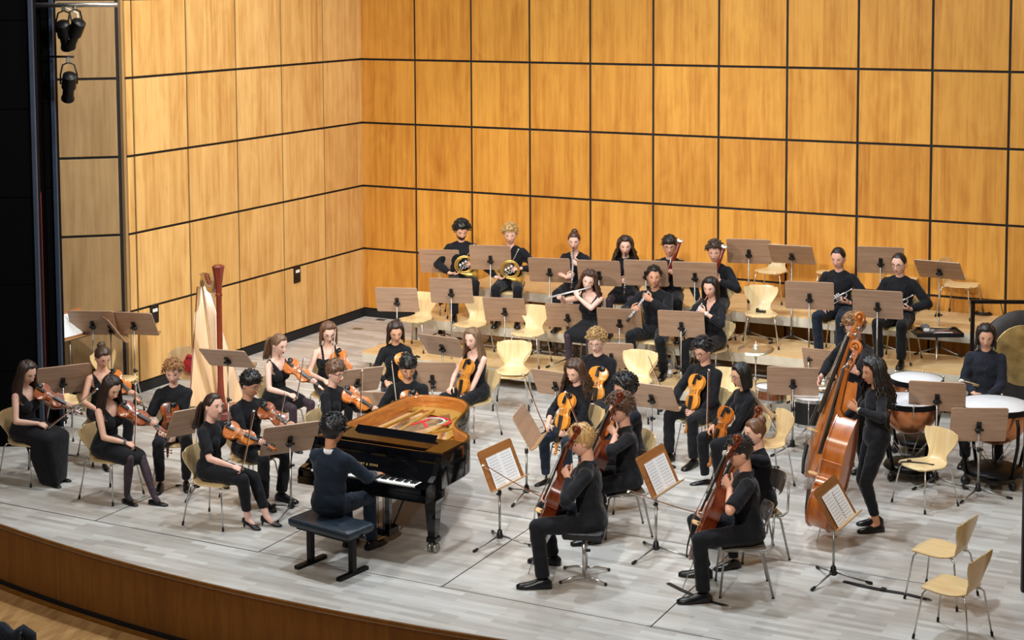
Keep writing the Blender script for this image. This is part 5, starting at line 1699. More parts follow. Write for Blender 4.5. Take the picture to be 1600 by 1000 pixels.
    if top in ('shirt', 'jacket'):
        cb = MB(); rs = []
        for k in range(19):
            a = R(90 + 24 + (360 - 48) * k / 18)
            ca, sa = math.cos(a), math.sin(a)
            r0, r1 = 0.063 * w, 0.057 * w
            lo = 0.455 - 0.022 * max(0, sa); hi = 0.51 - 0.03 * max(0, sa)
            rs.append([t(r0 * 1.22 * ca, -0.016 + r0 * 1.12 * sa, lo), t(r0 * ca, -0.018 + r0 * sa, hi), t((r0 - 0.007) * ca, -0.018 + (r0 - 0.007) * sa, hi - 0.002), t(r1 * ca, -0.018 + r1 * sa, lo)])
        cb.rings(rs); cb.build('collar', CLOTH['white'] if top == 'jacket' and tcol == 'navy' else cm, root)
        if top == 'shirt':
            bt = MB()
            for k in range(5):
                z = 0.40 - 0.075 * k
                bt.ball(t(0.0, 0.118 if male else 0.10, z), 0.005 * s, 6, 4)
            # buttons follow the placket
            bt.build('buttons', M_PEARL, root)['kind'] = 'stuff'
    if top == 'jacket':
        for q in (-1, 1):
            lp = MB(); pts = [t(q * 0.06, 0.06, 0.47), t(q * 0.11, 0.085, 0.42), t(q * 0.085, 0.128, 0.33), t(q * 0.01, 0.145, 0.16), t(q * 0.02, 0.14, 0.30)]
            nn = (Tt.to_3x3() @ Vector((0, 1, 0))) * 0.008
            lp.rings([pts, [p + nn for p in pts]], smooth=False); lp.build('lapel', cm, root)
        if tcol == 'navy':
            for q in (-1, 1):
                cu = MB(); e = wr[q].lerp(el[q], 0.10); d = (wr[q] - el[q]).normalized()
                cu.tube([e, wr[q] + d * 0.012], [0.036 * s, 0.034 * s], 14); cu.build('shirt_cuff', CLOTH['white'], root)
    if bottom in ('trousers', 'cropped'):
        c = MB()
        c.ball(t(0, -0.005, 0.01), ((hw * (1.0 if male else 1.14) + 0.01) * s * fat, 0.128 * s * fat, 0.12 * s), 18, 12, 0, Tt.to_3x3())
        g = 0.010
        for q in (-1, 1):
            capsule(c, hips[q] + Vector((0, -0.01, 0)), knee[q], (0.088 + g) * s, (0.058 + g) * s)
            end = 0.97 if bottom == 'trousers' else 0.78
            e = knee[q].lerp(ank[q], end)
            flare = 0.056 if bottom == 'trousers' and male else 0.046
            capsule(c, knee[q], knee[q].lerp(ank[q], 0.35), (0.056 + g) * s, (0.054 + g) * s); cone(c, knee[q].lerp(ank[q], 0.25), e, (0.055 + g) * s, (flare + g * .4) * s)
        if not stand: c.ball(pc + Vector((0, -0.01, -0.03)), (0.17 * s * fat, 0.14 * s, 0.075 * s), 16, 10)
        cc, cf = voxel(c, 0.0125, 4, 0.0025)
        link('trousers', arr_mesh('trousers', cc, cf, [CLOTH[bcol]]), root)
    elif bare and bottom != 'cropped':
        bm = bmesh_hull([(hips[q] + Vector((0, -0.02, 0)), 0.105 * s) for q in (-1, 1)] + [(pc + Vector((0, -0.02, 0.06)), 0.125 * s)] +
                        [(hips[q].lerp(knee[q], 0.62 if bottom == 'shortdress' else 0.88), 0.086 * s) for q in (-1, 1)])
        link('skirt', bm, root); bm.materials.append(cm)
        if bottom == 'longdress':
            lo = bmesh_hull([(knee[q], 0.075 * s) for q in (-1, 1)] + [(hips[q].lerp(knee[q], 0.4), 0.09 * s) for q in (-1, 1)] + [(Vector((ank[q].x * 1.1, ank[q].y + dy, 0.06)), 0.05 * s) for q in (-1, 1) for dy in (-0.10, 0.06)])
            link('skirt_fall', lo, root); lo.materials.append(cm)
    # shoes
    for k, q in enumerate((-1, 1)):
        if shoe not in _shoes: _shoes[shoe] = shoe_mesh(shoe)
        o = link('shoe', _shoes[shoe], root)
        fz = max(0.0, ank[q].z - 0.09)
        yaw = 0 if stand else -q * 8
        o.matrix_local = Matrix.Translation((ank[q].x, ank[q].y, fz)) @ Matrix.Rotation(R(yaw), 4, 'Z') @ Matrix.Rotation(R(-38 if fz > 0.03 else 0), 4, 'X') @ Matrix.Translation((0, -0.06 * s, 0)) @ Matrix.Scale(s * (1.0 if male else 0.95), 4)
    # hair, beard, glasses, watch
    hm = hair_mesh(Mh, male, hair, seed, Tt)
    hm.build('hair', hair_mat(hcol), root)
    if beard:
        bb = MB(); rs = []
        for i in range(7):
            ph = R(-68 + 40 * i / 6); rs.append([Mh @ head_pt(th * 1.0, ph, True, 0.004 if i not in (0, 6) else 0.0005) for th in [R(-88 + 176 * j / 18) for j in range(19)]])
        bb.rings(rs, closed=False, cap=False); bb.build('beard', hair_mat(beard), root)
    if glasses:
        gb = MB(); yy = (0.0835 if male else 0.0805) + 0.016
        for q in (-1, 1):
            ring = [Mh @ Vector((0.0325 * q + 0.024 * math.cos(2 * PI * k / 14), yy - 0.12 * abs(0.0325 * q + 0.024 * math.cos(2 * PI * k / 14)) + 0.002, -0.002 + 0.0175 * math.sin(2 * PI * k / 14))) for k in range(15)]
            gb.tube(ring, 0.0022, 5)
            gb.tube([Mh @ Vector((0.056 * q, yy - 0.006, 0.004)), Mh @ Vector((0.077 * q, yy - 0.04, 0.004)), Mh @ Vector((0.08 * q, -0.005, 0.0))], 0.002, 5)
        gb.tube([Mh @ Vector((-0.009, yy, 0.0)), Mh @ Vector((0, yy + 0.003, 0.003)), Mh @ Vector((0.009, yy, 0.0))], 0.0022, 5)
        gb.build('glasses', M_GLASS if glasses == 'dark' else M_GLASSL, root)
    if watch:
        q = 1 if watch[0] == 'R' else -1
        d = (wr[q] - el[q]).normalized(); p = wr[q] - d * 0.025
        wb_ = MB(); wb_.tube([p - d * 0.012, p + d * 0.012], 0.033 * s, 14); wb_.build('wrist_band', mat_plain('wrist_band', watch[1], 0.5), root)
    for kind, bld, A, d, n, lab, cat, grp, args in insts:
        place(kind, bld, W, A, d, n, lab, cat, grp, *args)
    return root, W, ctx

import bmesh
def bmesh_hull(spheres):
    bm = bmesh.new()
    for c, r in spheres:
        for i in range(9):
            a = -PI / 2 + PI * i / 8
            for j in range(14):
                bm.verts.new((c.x + r * math.cos(a) * math.cos(2 * PI * j / 14), c.y + r * math.cos(a) * math.sin(2 * PI * j / 14), c.z + r * math.sin(a)))
    res = bmesh.ops.convex_hull(bm, input=bm.verts)
    bmesh.ops.delete(bm, geom=[v for v in bm.verts if not v.link_faces], context='VERTS')
    me = bpy.data.meshes.new('skirt'); bm.to_mesh(me); bm.free()
    me.polygons.foreach_set('use_smooth', np.ones(len(me.polygons), bool)); me.update()
    return me

def place(kind, builder, W, A, d, n, label, cat, group, *args):
    """instrument whose origin lies at A, long axis along d, upper side towards n; all in the player's space"""
    d = Vector(d).normalized(); n = Vector(n); n = (n - d * n.dot(d)).normalized(); x = d.cross(n)
    M = W @ Matrix(((x.x, d.x, n.x, A[0]), (x.y, d.y, n.y, A[1]), (x.z, d.z, n.z, A[2]), (0, 0, 0, 1)))
    key = (kind,) + args
    if key not in _first:
        o = builder(*args); _first[key] = o
    else:
        o = copy_tree(_first[key])
    o.matrix_world = M
    o.location = M.to_translation(); o.rotation_euler = M.to_euler()
    for k in ('label', 'category', 'group'):
        if k in o: del o[k]
    return tag(o, label, cat, group)


# ---------------------------------------------------------------- playing and resting poses, all in the player's own space
def bow_in(H, bd, who, q=1, dn=None, up=(0, -1, 0.2)):
    d = Vector(H['d']).normalized(); n = Vector(H['n']); n = (n - d * n.dot(d)).normalized()
    A = Vector(H['w']) + d * 0.095 + n * 0.028
    b = Vector(bd).normalized()
    return ('bow', bow, A - b * 0.04, b, dn or up, 'wooden bow in the hand of the ' + who, 'bow', 'bows of the string players', ())

def p_violin(size='violin', mat=0, bd=(0.15, 0.55, 0.85), A=(-0.075, 0.115, 0.475), d=(-0.42, 0.72, -0.50), n=(0.5, 0.4, 0.75), rh=(0.14, 0.32, 0.085), rd=(-0.3, 0.85, -0.3), bow_on=True, nf=0.5):
    def f(c):
        s, pz = c['s'], c['pz']
        a = Vector((A[0] * s, A[1] * s, pz + A[2] * s)); dd = Vector(d).normalized(); nn = Vector(n); nn = (nn - dd * nn.dot(dd)).normalized()
        L, nk = (0.36, 0.135) if size == 'violin' else (0.42, 0.15)
        N = a + dd * (L + nk * nf)
        x = dd.cross(nn)
        lo = -x if x.x > 0 else x          # hand comes from the player's left
        if dd.z < -0.85: lo = Vector((-1, 0, 0))
        Wl = N + lo * 0.045 - nn * 0.045 + dd * 0.0
        LH = dict(w=Wl, d=(nn * 0.75 - lo * 0.25 + Vector((0, 0, 0.1))), n=-lo * 0.9 - nn * 0.1, curl=0.75, thumb=0.2, e=(-0.55, -0.25, -0.9))
        RH = dict(w=(rh[0] * s, rh[1] * s, pz + rh[2] * s), d=rd, n=(-0.3, -0.15, -0.95), curl=0.75, thumb=0.9, e=(0.8, -0.5, -0.35))
        ins = [(size, violin if size == 'violin' else viola, a, dd, nn, ('violin' if size == 'violin' else 'larger viola') + ' held by the ' + c['who'], size, 'violins and violas', (mat,))]
        if bow_on: ins.append(bow_in(RH, bd, c['who']))
        return dict(RH=RH, LH=LH, inst=ins)
    return f
def p_upright(size='viola', mat=2, bd=(0.1, 0.5, 0.95), A=(-0.045, 0.155, 0.455), d=(0.02, 0.28, -0.95), n=(0.1, 0.95, 0.28), **k):
    return p_violin(size, mat, bd, A, d, n, **k)

def p_cello(bd=(0.3, 0.8, 0.3), E=(0.02, 0.60), top=(-0.10, 0.07, 0.79), nf=0.55, rh=(0.26, 0.30, 0.10), bow_on=True):
    def f(c):
        s, pz = c['s'], c['pz']
        e = Vector((E[0], E[1], 0.004)); tp = Vector((top[0] * s, top[1] * s, pz + top[2] * s))
        d = (tp - e).normalized(); A = e + d * 0.30
        n = Vector((0.12, 1, 0.0)); n = (n - d * n.dot(d)).normalized()
        N = A + d * (0.755 + 0.28 * nf)
        LH = dict(w=N + Vector((-0.07, -0.035, -0.03)), d=(0.55, 0.45, 0.65), n=(0.75, -0.55, -0.25), curl=0.7, thumb=0.3, e=(-0.95, -0.05, -0.5))
        RH = dict(w=(rh[0] * s, rh[1] * s, pz + rh[2] * s), d=(-0.35, 0.8, -0.45), n=(-0.5, -0.3, -0.8), curl=0.7, thumb=0.8, e=(0.9, -0.4, -0.4))
        ins = [('cello', cello, A, d, n, 'dark varnished cello leaning on the ' + c['who'], 'cello', 'cellos', ())]
        if bow_on: ins.append(bow_in(RH, bd, c['who']))
        return dict(RH=RH, LH=LH, inst=ins)
    return f

def p_flute(c):
    m = c['mouth'] + c['Mh'].to_3x3() @ Vector((0, 0.006, 0)); d = Vector((-0.93, -0.22, 0.27)).normalized()
    A = m - d * 0.60
    LH = dict(w=m - d * 0.15 + Vector((-0.045, 0.05, -0.065)), d=(0.45, -0.55, 0.7), n=(0.3, -0.9, 0.2), curl=0.75, e=(-0.8, 0.4, -0.6))
    RH = dict(w=m - d * 0.40 + Vector((0.0, -0.09, -0.055)), d=(-0.05, 0.75, 0.5), n=(-0.3, 0.2, -0.9), curl=0.6, e=(0.9, -0.3, -0.3))
    return dict(LH=LH, RH=RH, inst=[('flute', flute, A, d, (0.1, -0.35, 0.95), 'silver flute played by the ' + c['who'], 'flute', 'woodwind instruments', ())])

def p_reed(kind, bld, L, d=(0.0, -0.62, 0.78), hu=0.68, hl=0.36, col='black'):
    def f(c):
        dd = Vector(d).normalized(); m = c['mouth']; A = m - dd * L
        up = Vector((0, dd.z, -dd.y))
        PU, PL = A + dd * L * hu, A + dd * L * hl
        LH = dict(w=PU + Vector((-0.085, -0.01, -0.05)), d=(0.85, 0.25, 0.45), n=(0.35, -0.35, 0.8) if False else (0.3, -0.9, -0.1), curl=0.6, e=(-0.9, 0.0, -0.6))
        RH = dict(w=PL + Vector((0.085, -0.01, -0.05)), d=(-0.85, 0.25, 0.45), n=(-0.3, -0.9, -0.1), curl=0.6, e=(0.9, 0.0, -0.6))
        return dict(LH=LH, RH=RH, inst=[(kind, bld, A, dd, up, '%s %s with silver keys played by the %s' % (col, kind, c['who']), kind, 'woodwind instruments', ())])
    return f

def p_bassoon(c):
    pz, s = c['pz'], c['s']
    A = Vector((0.24, 0.16, pz - 0.36)); T_ = c['hc'] + Vector((-0.15, 0.17, 0.10))
    d = (T_ - A).normalized()
    A = T_ - d * 1.26
    n = Vector((0.35, -0.9, 0.1))
    PU, PL = A + d * 0.82, A + d * 0.42
    LH = dict(w=PU + Vector((-0.08, -0.02, -0.06)), d=(0.7, 0.4, 0.6), n=(0.7, -0.6, 0.1), curl=0.6, e=(-0.9, 0.1, -0.6))
    RH = dict(w=PL + Vector((0.09, -0.06, -0.01)), d=(-0.35, 0.9, 0.15), n=(-0.95, -0.2, 0), curl=0.6, e=(0.8, -0.6, -0.3))
    return dict(LH=LH, RH=RH, inst=[('bassoon', bassoon, A, d, n, 'reddish brown bassoon with white bell ring played by the ' + c['who'], 'bassoon', 'woodwind instruments', ())])

def p_horn(c):
    pz, s = c['pz'], c['s']
    A = Vector((-0.02, 0.27, pz + 0.235))
    LH = dict(w=A + Vector((-0.15, -0.06, 0.01)), d=(0.75, 0.6, 0.1), n=(0.5, -0.2, -0.85), curl=0.7, e=(-0.8, -0.4, -0.5))
    RH = dict(w=A + Vector((0.21, -0.06, -0.13)), d=(-0.9, 0.3, -0.1), n=(-0.1, 0.1, 1.0), curl=0.4, e=(0.8, -0.5, -0.3))
    return dict(LH=LH, RH=RH, inst=[('french_horn', french_horn, A, (0.35, 0.15, 0.95), (-0.05, 0.97, -0.15), 'coiled brass horn on the lap of the ' + c['who'], 'horn', 'brass instruments', ())])

def p_trumpet(c):
    pz, s = c['pz'], c['s']
    A = Vector((-0.27, 0.24, pz + 0.31)); d = Vector((0.80, 0.22, -0.50)).normalized()
    V_ = A + d * 0.2
    LH = dict(w=V_ + Vector((-0.105, -0.04, -0.04)), d=(0.8, 0.55, 0.1), n=(0.3, -0.3, 0.9), curl=0.7, e=(-0.8, -0.5, -0.4))
    RH = dict(w=(0.16, 0.28, pz + 0.09 * s), d=(-0.4, 0.85, -0.2), n=(-0.1, -0.2, -1), curl=0.4, e=(0.8, -0.5, -0.4))
    return dict(LH=LH, RH=RH, inst=[('trumpet', trumpet, A, d, (0.3, 0.35, 0.85), 'trumpet with gold bell on the lap of the ' + c['who'], 'trumpet', 'brass instruments', ())])

def lap(zr=0.10, x=0.11, y=0.30):
    return lambda c: dict(RH=dict(w=(x, y, c['pz'] + zr), d=(-0.5, 0.8, -0.25), n=(-0.1, -0.2, -1), curl=0.45), LH=dict(w=(-x, y, c['pz'] + zr), d=(0.5, 0.8, -0.25), n=(0.1, -0.2, -1), curl=0.45))

CH = {'shell': ('shell_chair', shell_chair, 'light plywood shell chair under the ', 'light plywood shell chairs'), 'grey': ('grey_chair', grey_chair, 'grey metal framed chair with dark back under the ', 'grey metal framed chairs'),
      'stool': ('stool', padded_stool, 'black padded stool on chrome legs under the ', None), 'bench': ('bench', piano_bench, 'black leather piano bench under the ', None)}
NPL = [0]
def player(who, desc, spot, face, zf=0.0, chair='shell', cface=None, cdx=0.0, cdy=0.06, **kw):
    NPL[0] += 1
    root, W, c = person(who, spot, face, zfloor=zf, desc=desc, seed=kw.pop('seed', NPL[0] * 7 + 1), **kw)
    if chair:
        k, b, lab, grp = CH[chair]
        cf = face if cface is None else cface
        rot = Matrix.Rotation(root.rotation_euler.z, 4, 'Z')
        p = root.location + (rot @ Vector((cdx, cdy, 0)))
        make(k, b, lab + who, 'chair' if chair in ('shell', 'grey') else 'stool', (p.x, p.y, zf), rz_of(cf), grp)
    return root, W, c

F_ = dict(male=False, s=1.0)
M_ = dict(male=True, s=1.07)

# --- first desks on the left
player('woman in the floor-length dress', 'woman with long straight hair in floor-length black dress resting a violin', (1.480, -9.338, 1.350), 62, **F_, hair='long', hcol='#3a2a22', skin='#e3b8a2', top='tank', sleeve=0, bottom='longdress', shoe='flat', head=(-4, 22, 0), lean=4, feet=((-0.09, 0.40), (0.09, 0.46)), pose=p_violin(mat=1, bd=(-0.55, 0.45, 0.5), rh=(0.08, 0.30, 0.13)))
player('woman with the hair bun', 'woman with hair in a bun and sleeveless black top behind another violinist', (1.717, -8.359, 1.350), 35, **F_, hair='bun', hcol='#4a3528', skin='#e0b096', top='tank', sleeve=0, bottom='trousers', shoe='flat', head=(5, 26, 0), pose=p_violin(mat=0, d=(-0.30, 0.80, -0.45), bow_on=False, A=(-0.06, 0.13, 0.47)))
player('woman with dark fringe in black tights', 'woman with dark shoulder-length hair, sleeveless black dress, bracelet and sheer tights', (2.790, -9.429, 1.350), 60, **F_, hair='long', hcol='#2a1c17', skin='#e2b59c', top='tank', sleeve=0, bottom='skirt', shoe='flat', head=(-8, 30, 0), lean=7, feet=((-0.02, 0.66), (0.10, 0.38)), pose=p_violin(mat=1, bd=(-0.1, -0.05, 1.0), A=(-0.08, 0.13, 0.45), rh=(0.06, 0.36, 0.10)), watch=('R', '#56646e'), seed=44)
player('violinist with short curly blond hair', 'round-faced player with short curly blond hair and black tee, violin upright on lap', (2.987, -8.635, 1.350), 8, male=False, s=1.02, fat=1.1, hair='wavy', hcol='#a2754a', skin='#e6bba6', top='tee', sleeve=0.45, bottom='trousers', head=(-3, 14, 0), pose=p_upright('violin', 1, A=(0.03, 0.20, 0.36), d=(0.05, 0.22, -0.95), bow_on=False))
player('smiling woman in high heels', 'smiling woman with dark fringe, cropped black trousers and heeled ankle shoes', (4.285, -9.582, 1.350), 66, **F_, hair='pony', hcol='#33231d', skin='#ecc0ae', top='tee', sleeve=0.42, bottom='cropped', shoe='heel', smile=1.2, head=(-12, -2, -6), lean=3, feet=((-0.10, 0.62), (0.04, 0.48)), pose=p_violin(mat=0, A=(-0.09, 0.12, 0.43), d=(-0.40, 0.78, -0.42), bd=(0.05, 0.25, 0.9), rh=(0.12, 0.36, 0.10)), seed=5)
player('black-haired man in glasses', 'young man with thick black hair, glasses and black shirt beside a smiling woman', (4.153, -8.763, 1.400), 48, male=True, s=1.05, hair='fringe', hcol='#151214', skin='#d4a184', glasses='thin', head=(12, 16, 0), pose=p_violin(mat=1, A=(-0.07, 0.14, 0.42), d=(-0.32, 0.80, -0.42), bd=(0.05, 0.35, 0.95), rh=(0.05, 0.38, 0.12)))
player('woman with the long ponytail', 'young woman with long light brown ponytail and sleeveless black dress, violin at shoulder', (3.202, -6.900, 1.350), 52, **F_, hair='pony', hcol='#7a5c44', skin='#eac2b0', top='tank', sleeve=0, bottom='shortdress', shoe='flat', head=(2, 16, 0), pose=p_violin(mat=0, A=(-0.06, 0.13, 0.44), d=(-0.30, 0.76, -0.52), bd=(0.25, 0.45, 0.8), rh=(0.10, 0.34, 0.11)), seed=9)
player('woman in thin glasses and strap top', 'woman with brown shoulder-length hair, thin glasses and strappy black top', (3.366, -6.076, 1.350), 22, **F_, hair='bob', hcol='#6b4a35', skin='#ecc4b0', glasses='thin', top='strap', sleeve=0, bottom='trousers', head=(-4, 18, 0), pose=p_violin(mat=0, A=(-0.07, 0.15, 0.44), d=(-0.25, 0.68, -0.66), bd=(-0.2, -0.25, 1.0), rh=(0.12, 0.30, 0.12)))
player('short-haired violinist in dark glasses', 'player with short brown hair, dark glasses and loose black shirt behind the pianist', (4.654, -7.858, 1.380), 62, male=False, s=1.03, hair='fringe', hcol='#6a4d38', skin='#ecc0ac', glasses='dark', top='shirt', bottom='trousers', head=(-8, 12, 0), pose=p_violin(mat=0, A=(-0.08, 0.12, 0.45), d=(-0.32, 0.76, -0.52), bd=(0.05, 0.1, 1.0), rh=(0.10, 0.34, 0.14)))
player('woman with the sleek bob', 'smiling woman with sleek dark bob and long-sleeved black turtleneck', (4.105, -5.674, 1.350), 8, **F_, hair='bob', hcol='#30211b', skin='#dca88a', top='knit', bottom='trousers', smile=0.8, head=(4, 18, 4), pose=p_upright('violin', 2, A=(-0.07, 0.18, 0.43), d=(-0.10, 0.28, -0.95), n=(0.1, 0.95, 0.28), bow_on=False, rh=(0.14, 0.30, 0.09)))
player('black-haired man behind the piano', 'man with straight black hair in black shirt seen above the grand piano', (5.269, -7.314, 1.380), 2, male=True, s=1.03, hair='fringe', hcol='#141315', skin='#cf9f80', head=(8, 22, 0), pose=p_upright('violin', 0, A=(-0.02, 0.17, 0.44), bd=(0.1, 0.1, 1.0), rh=(0.13, 0.26, 0.20)))
player('long-haired woman beside the stacked chairs', 'woman with long fair-brown hair and black vest top holding a viola upright', (5.155, -5.584, 1.350), -42, **F_, hair='long', hcol='#7d6249', skin='#ecc4b2', top='tank', sleeve=0, bottom='trousers', head=(10, 12, 0), pose=p_upright('viola', 2, A=(-0.02, 0.17, 0.43), bow_on=False))

# --- pianist
pr, pw, pcx = player('pianist', 'man in navy suit seen from behind playing the grand piano', (6.037, -9.976, 1.420), 152.6, chair=None, male=True, s=1.05, seat=0.49, hair='wavy', hcol='#17171b', skin='#b88466', top='jacket', tcol='navy', bottom='trousers', bcol='navy', lean=6, head=(-8, 14, 0),
    feet=((-0.12, 0.50), (0.14, 0.52)), glasses='thin',
    RH=dict(w=(0.22, 0.47, 0.775), d=(0.1, 1, -0.1), n=(0, 0.05, -1), curl=0.3, spread=0.6, e=(0.8, -0.4, -0.6)), LH=dict(w=(-0.16, 0.47, 0.775), d=(-0.1, 1, -0.1), n=(0, 0.05, -1), curl=0.3, spread=0.6, e=(-0.8, -0.4, -0.6)))
gp = grand_piano(); gp.location = (5.39, -9.66, 0)
tag(gp, 'black concert grand piano with open case and gold iron frame', 'piano')
bp = Vector((6.132, -10.187, 0.480))
o = make('bench', piano_bench, 'black leather adjustable bench under the pianist', 'stool', (6.14, -10.20, 0), R(-9))

# --- violas and cellos
player('curly-haired viola player in jeans', 'woman with long curly brown hair in black top and dark jeans with bright orange viola', (7.006, -6.566, 1.350), -38, **F_, hair='longcurly', hcol='#4a3224', skin='#e8bca6', top='tee', sleeve=0.75, bottom='trousers', bcol='denim', shoe='flat', head=(2, 20, 0), pose=p_upright('viola', 2, A=(0.02, 0.17, 0.44), d=(0.04, 0.30, -0.95), bd=(0.25, 0.25, 0.9), rh=(0.17, 0.36, 0.10), nf=0.3))
player('blond man in glasses below the flute player', 'blond man with thin glasses and black shirt sitting in front of a riser', (6.683, -5.260, 1.400), -22, **M_, hair='wavy', hcol='#b08d5c', skin='#eac4b2', glasses='thin', head=(4, 16, 0), pose=p_upright('viola', 2, A=(-0.06, 0.15, 0.40), rh=(0.15, 0.30, 0.14), bd=(0.0, 0.1, 1.0), bow_on=False))
player('man with dark curls and glasses', 'man with short dark curls and glasses in grey-black shirt, mostly hidden by a cellist', (7.897, -7.215, 1.400), -72, **M_, hair='curly', hcol='#1d1817', skin='#d9a88c', glasses='thin', tcol='slate', head=(6, 10, 0), pose=p_upright('viola', 0, A=(-0.02, 0.22, 0.36), d=(0.2, 0.52, -0.80), n=(0.2, 0.7, 0.5), bd=(0.1, 0.35, 0.9), rh=(0.12, 0.34, 0.10)))
player('brown-haired cellist with rolled sleeves', 'cellist with curly brown hair and rolled black sleeves, left hand on the neck', (8.185, -7.996, 1.400), -82, **M_, chair='grey', hair='curly', hcol='#5a4030', skin='#e0ad94', sleeve=0.62, head=(6, 10, 0), pose=p_cello(bow_on=False, nf=0.35), feet=((-0.30, 0.42), (0.30, 0.42)))
player('blond cellist on the padded stool', 'blond cellist in black shirt seen from behind on a padded stool', (8.373, -9.325, 1.420), -98, male=True, s=1.12, chair='stool', hair='fringe', hcol='#bd9560', skin='#e4b096', head=(8, 14, 0), pose=p_cello(nf=0.1, bd=(0.25, 0.85, 0.35), rh=(0.22, 0.36, 0.16)), feet=((-0.32, 0.42), (0.30, 0.40)))
player('viola player in dark-framed glasses', 'dark-haired man in dark-framed glasses and black shirt, bright viola hanging upright', (8.004, -5.163, 1.400), -46, **M_, hair='wavy', hcol='#1b1819', skin='#e0b09a', glasses='dark', head=(2, 20, 0), pose=p_upright('viola', 2, A=(-0.02, 0.17, 0.42), d=(0.02, 0.30, -0.95), bd=(0.30, 0.30, 0.95), rh=(0.17, 0.36, 0.10), nf=0.35), feet=((-0.18, 0.46), (0.16, 0.50)))
player('dark-haired viola player seen in profile', 'woman with dark shoulder-length hair in profile, viola held sideways on her knee', (8.750, -5.964, 1.360), -70, male=False, s=1.02, hair='bob', hcol='#16140f', skin='#dba98c', glasses='thin', top='knit', bottom='trousers', shoe='flat', head=(0, 12, 0), pose=p_upright('viola', 0, A=(-0.03, 0.24, 0.34), d=(0.05, 0.30, -0.95), n=(-0.2, 0.95, 0.3), bd=(0.15, -0.1, 1.0), rh=(0.10, 0.36, 0.10)))
player('woman cellist in black lace', 'woman cellist with tied-back brown hair and lacy black dress', (9.624, -8.025, 1.350), -78, **F_, chair='grey', hair='bun', hcol='#6a472f', skin='#e6b8a0', top='knit', sleeve=0.8, bottom='trousers', head=(4, 8, 0), pose=p_cello(bow_on=False, nf=0.5, top=(0.10, -0.02, 0.80)), feet=((-0.30, 0.40), (0.30, 0.42)), seed=3)
player('cellist in dark-rimmed glasses', 'dark-haired cellist with glasses and short-sleeved black shirt at the front edge', (9.794, -8.956, 1.420), -92, male=True, s=1.10, chair='grey', hair='short', hcol='#211d1e', skin='#dba58a', glasses='dark', sleeve=0.45, head=(8, 12, 0), pose=p_cello(nf=0.15, bd=(0.2, 0.95, 0.25), rh=(0.20, 0.34, 0.14)), feet=((-0.32, 0.44), (0.30, 0.38)))

# --- double basses
def p_bass(Ew, Tw, nw, nf=0.2, rx=0.30):
    def f(c):
        Wi = c['W'].inverted(); W3 = Wi.to_3x3()
        e = Wi @ Vector(Ew); d = (Wi @ Vector(Tw) - e).normalized(); A = e + d * 0.13
        n = W3 @ Vector(nw); n = (n - d * n.dot(d)).normalized()
        N = A + d * (1.16 + 0.45 * nf) + n * 0.02
        LH = dict(w=N + Vector((-0.05, -0.07, -0.02)), d=(0.35, 0.75, 0.55), n=(0.8, -0.3, -0.3), curl=0.6, thumb=0.2, e=(-0.9, -0.1, -0.4))
        RH = dict(w=(rx, 0.28, c['pz'] + 0.10), d=(-0.1, 0.6, -0.8), n=(-0.95, -0.1, -0.1), curl=0.5, e=(0.7, -0.6, -0.2))
        return dict(LH=LH, RH=RH, inst=[('double_bass', double_bass, A, d, n, 'amber double bass held by the ' + c['who'], 'double bass', 'double basses', ())])
    return f
player('bass player with long curly hair', 'woman with very long dark curly hair standing in tight black clothes with a watch', (10.442, -6.772, 1.710), -80, male=False, s=1.02, stand=True, chair=None, hair='afro', hcol='#1c1614', skin='#c48d6c', top='knit', bottom='cropped', shoe='oxford', lean=2, head=(6, 6, 0), pose=p_bass((10.07, -7.42, 0.004), (10.42, -6.98, 1.93), (-1.0, -0.03, 0.0)), watch=('L', '#a9c9bd'), feet=((-0.10, 0.02), (0.12, -0.06)))
player('bass player with short curly hair', 'man with short light curls and glasses standing behind a double bass', (9.724, -4.896, 1.780), -52, male=True, s=1.04, stand=True, chair=None, hair='curly', hcol='#8f6a45', skin='#e0b09c', glasses='thin', top='jacket', tcol='black', bottom='trousers', head=(8, 18, 0), pose=p_bass((9.53, -5.87, 0.004), (10.03, -5.33, 1.95), (-0.85, -0.5, 0.0)))

# --- percussion player
player('percussionist with chin-length hair', 'young man with chin-length dark hair and slate shirt behind the kettledrums', (10.985, -3.804, 1.630), -22, male=True, s=1.05, seat=0.66, chair=None, hair='bob', hcol='#221b19', skin='#d9a88e', tcol='slate', head=(8, 14, 0), lean=2, feet=((-0.18, 0.34), (0.18, 0.34)),
    RH=dict(w=(0.10, 0.27, 0.83), d=(-0.9, 0.4, -0.25), n=(0, -0.25, -1), curl=0.6), LH=dict(w=(-0.06, 0.29, 0.81), d=(0.85, 0.5, -0.3), n=(0, -0.2, -1), curl=0.6))

# --- winds on the risers
R1, R2, R3 = 0.28, 0.62, 0.95
player('bearded horn player', 'bearded man with dark curls in black jacket beside another horn player', (2.945, -1.881, 2.060), 6, zf=R2, male=True, s=1.08, hair='curly', hcol='#1e1916', beard='#2a201b', skin='#e0b096', top='jacket', tcol='black', bottom='trousers', head=(6, 22, 0), pose=p_horn)
player('blond horn player', 'young man with blond wavy hair and black shirt holding a horn', (3.786, -1.926, 2.100), -8, zf=R2, male=True, s=1.09, hair='wavy', hcol='#c09a62', skin='#ecc0aa', neckv=0.06, head=(6, 12, 0), pose=p_horn)
player('clarinettist with swept-back hair', 'woman with swept-back brown hair and V-neck black top playing a clarinet', (4.777, -1.834, 2.020), -18, zf=R2, male=False, s=1.03, hair='bun', hcol='#4a3023', skin='#e8bca8', top='tee', sleeve=0.22, neckv=0.14, bottom='trousers', head=(10, 8, 0), pose=p_reed('clarinet', clarinet, 0.655, d=(0.12, -0.58, 0.78)))
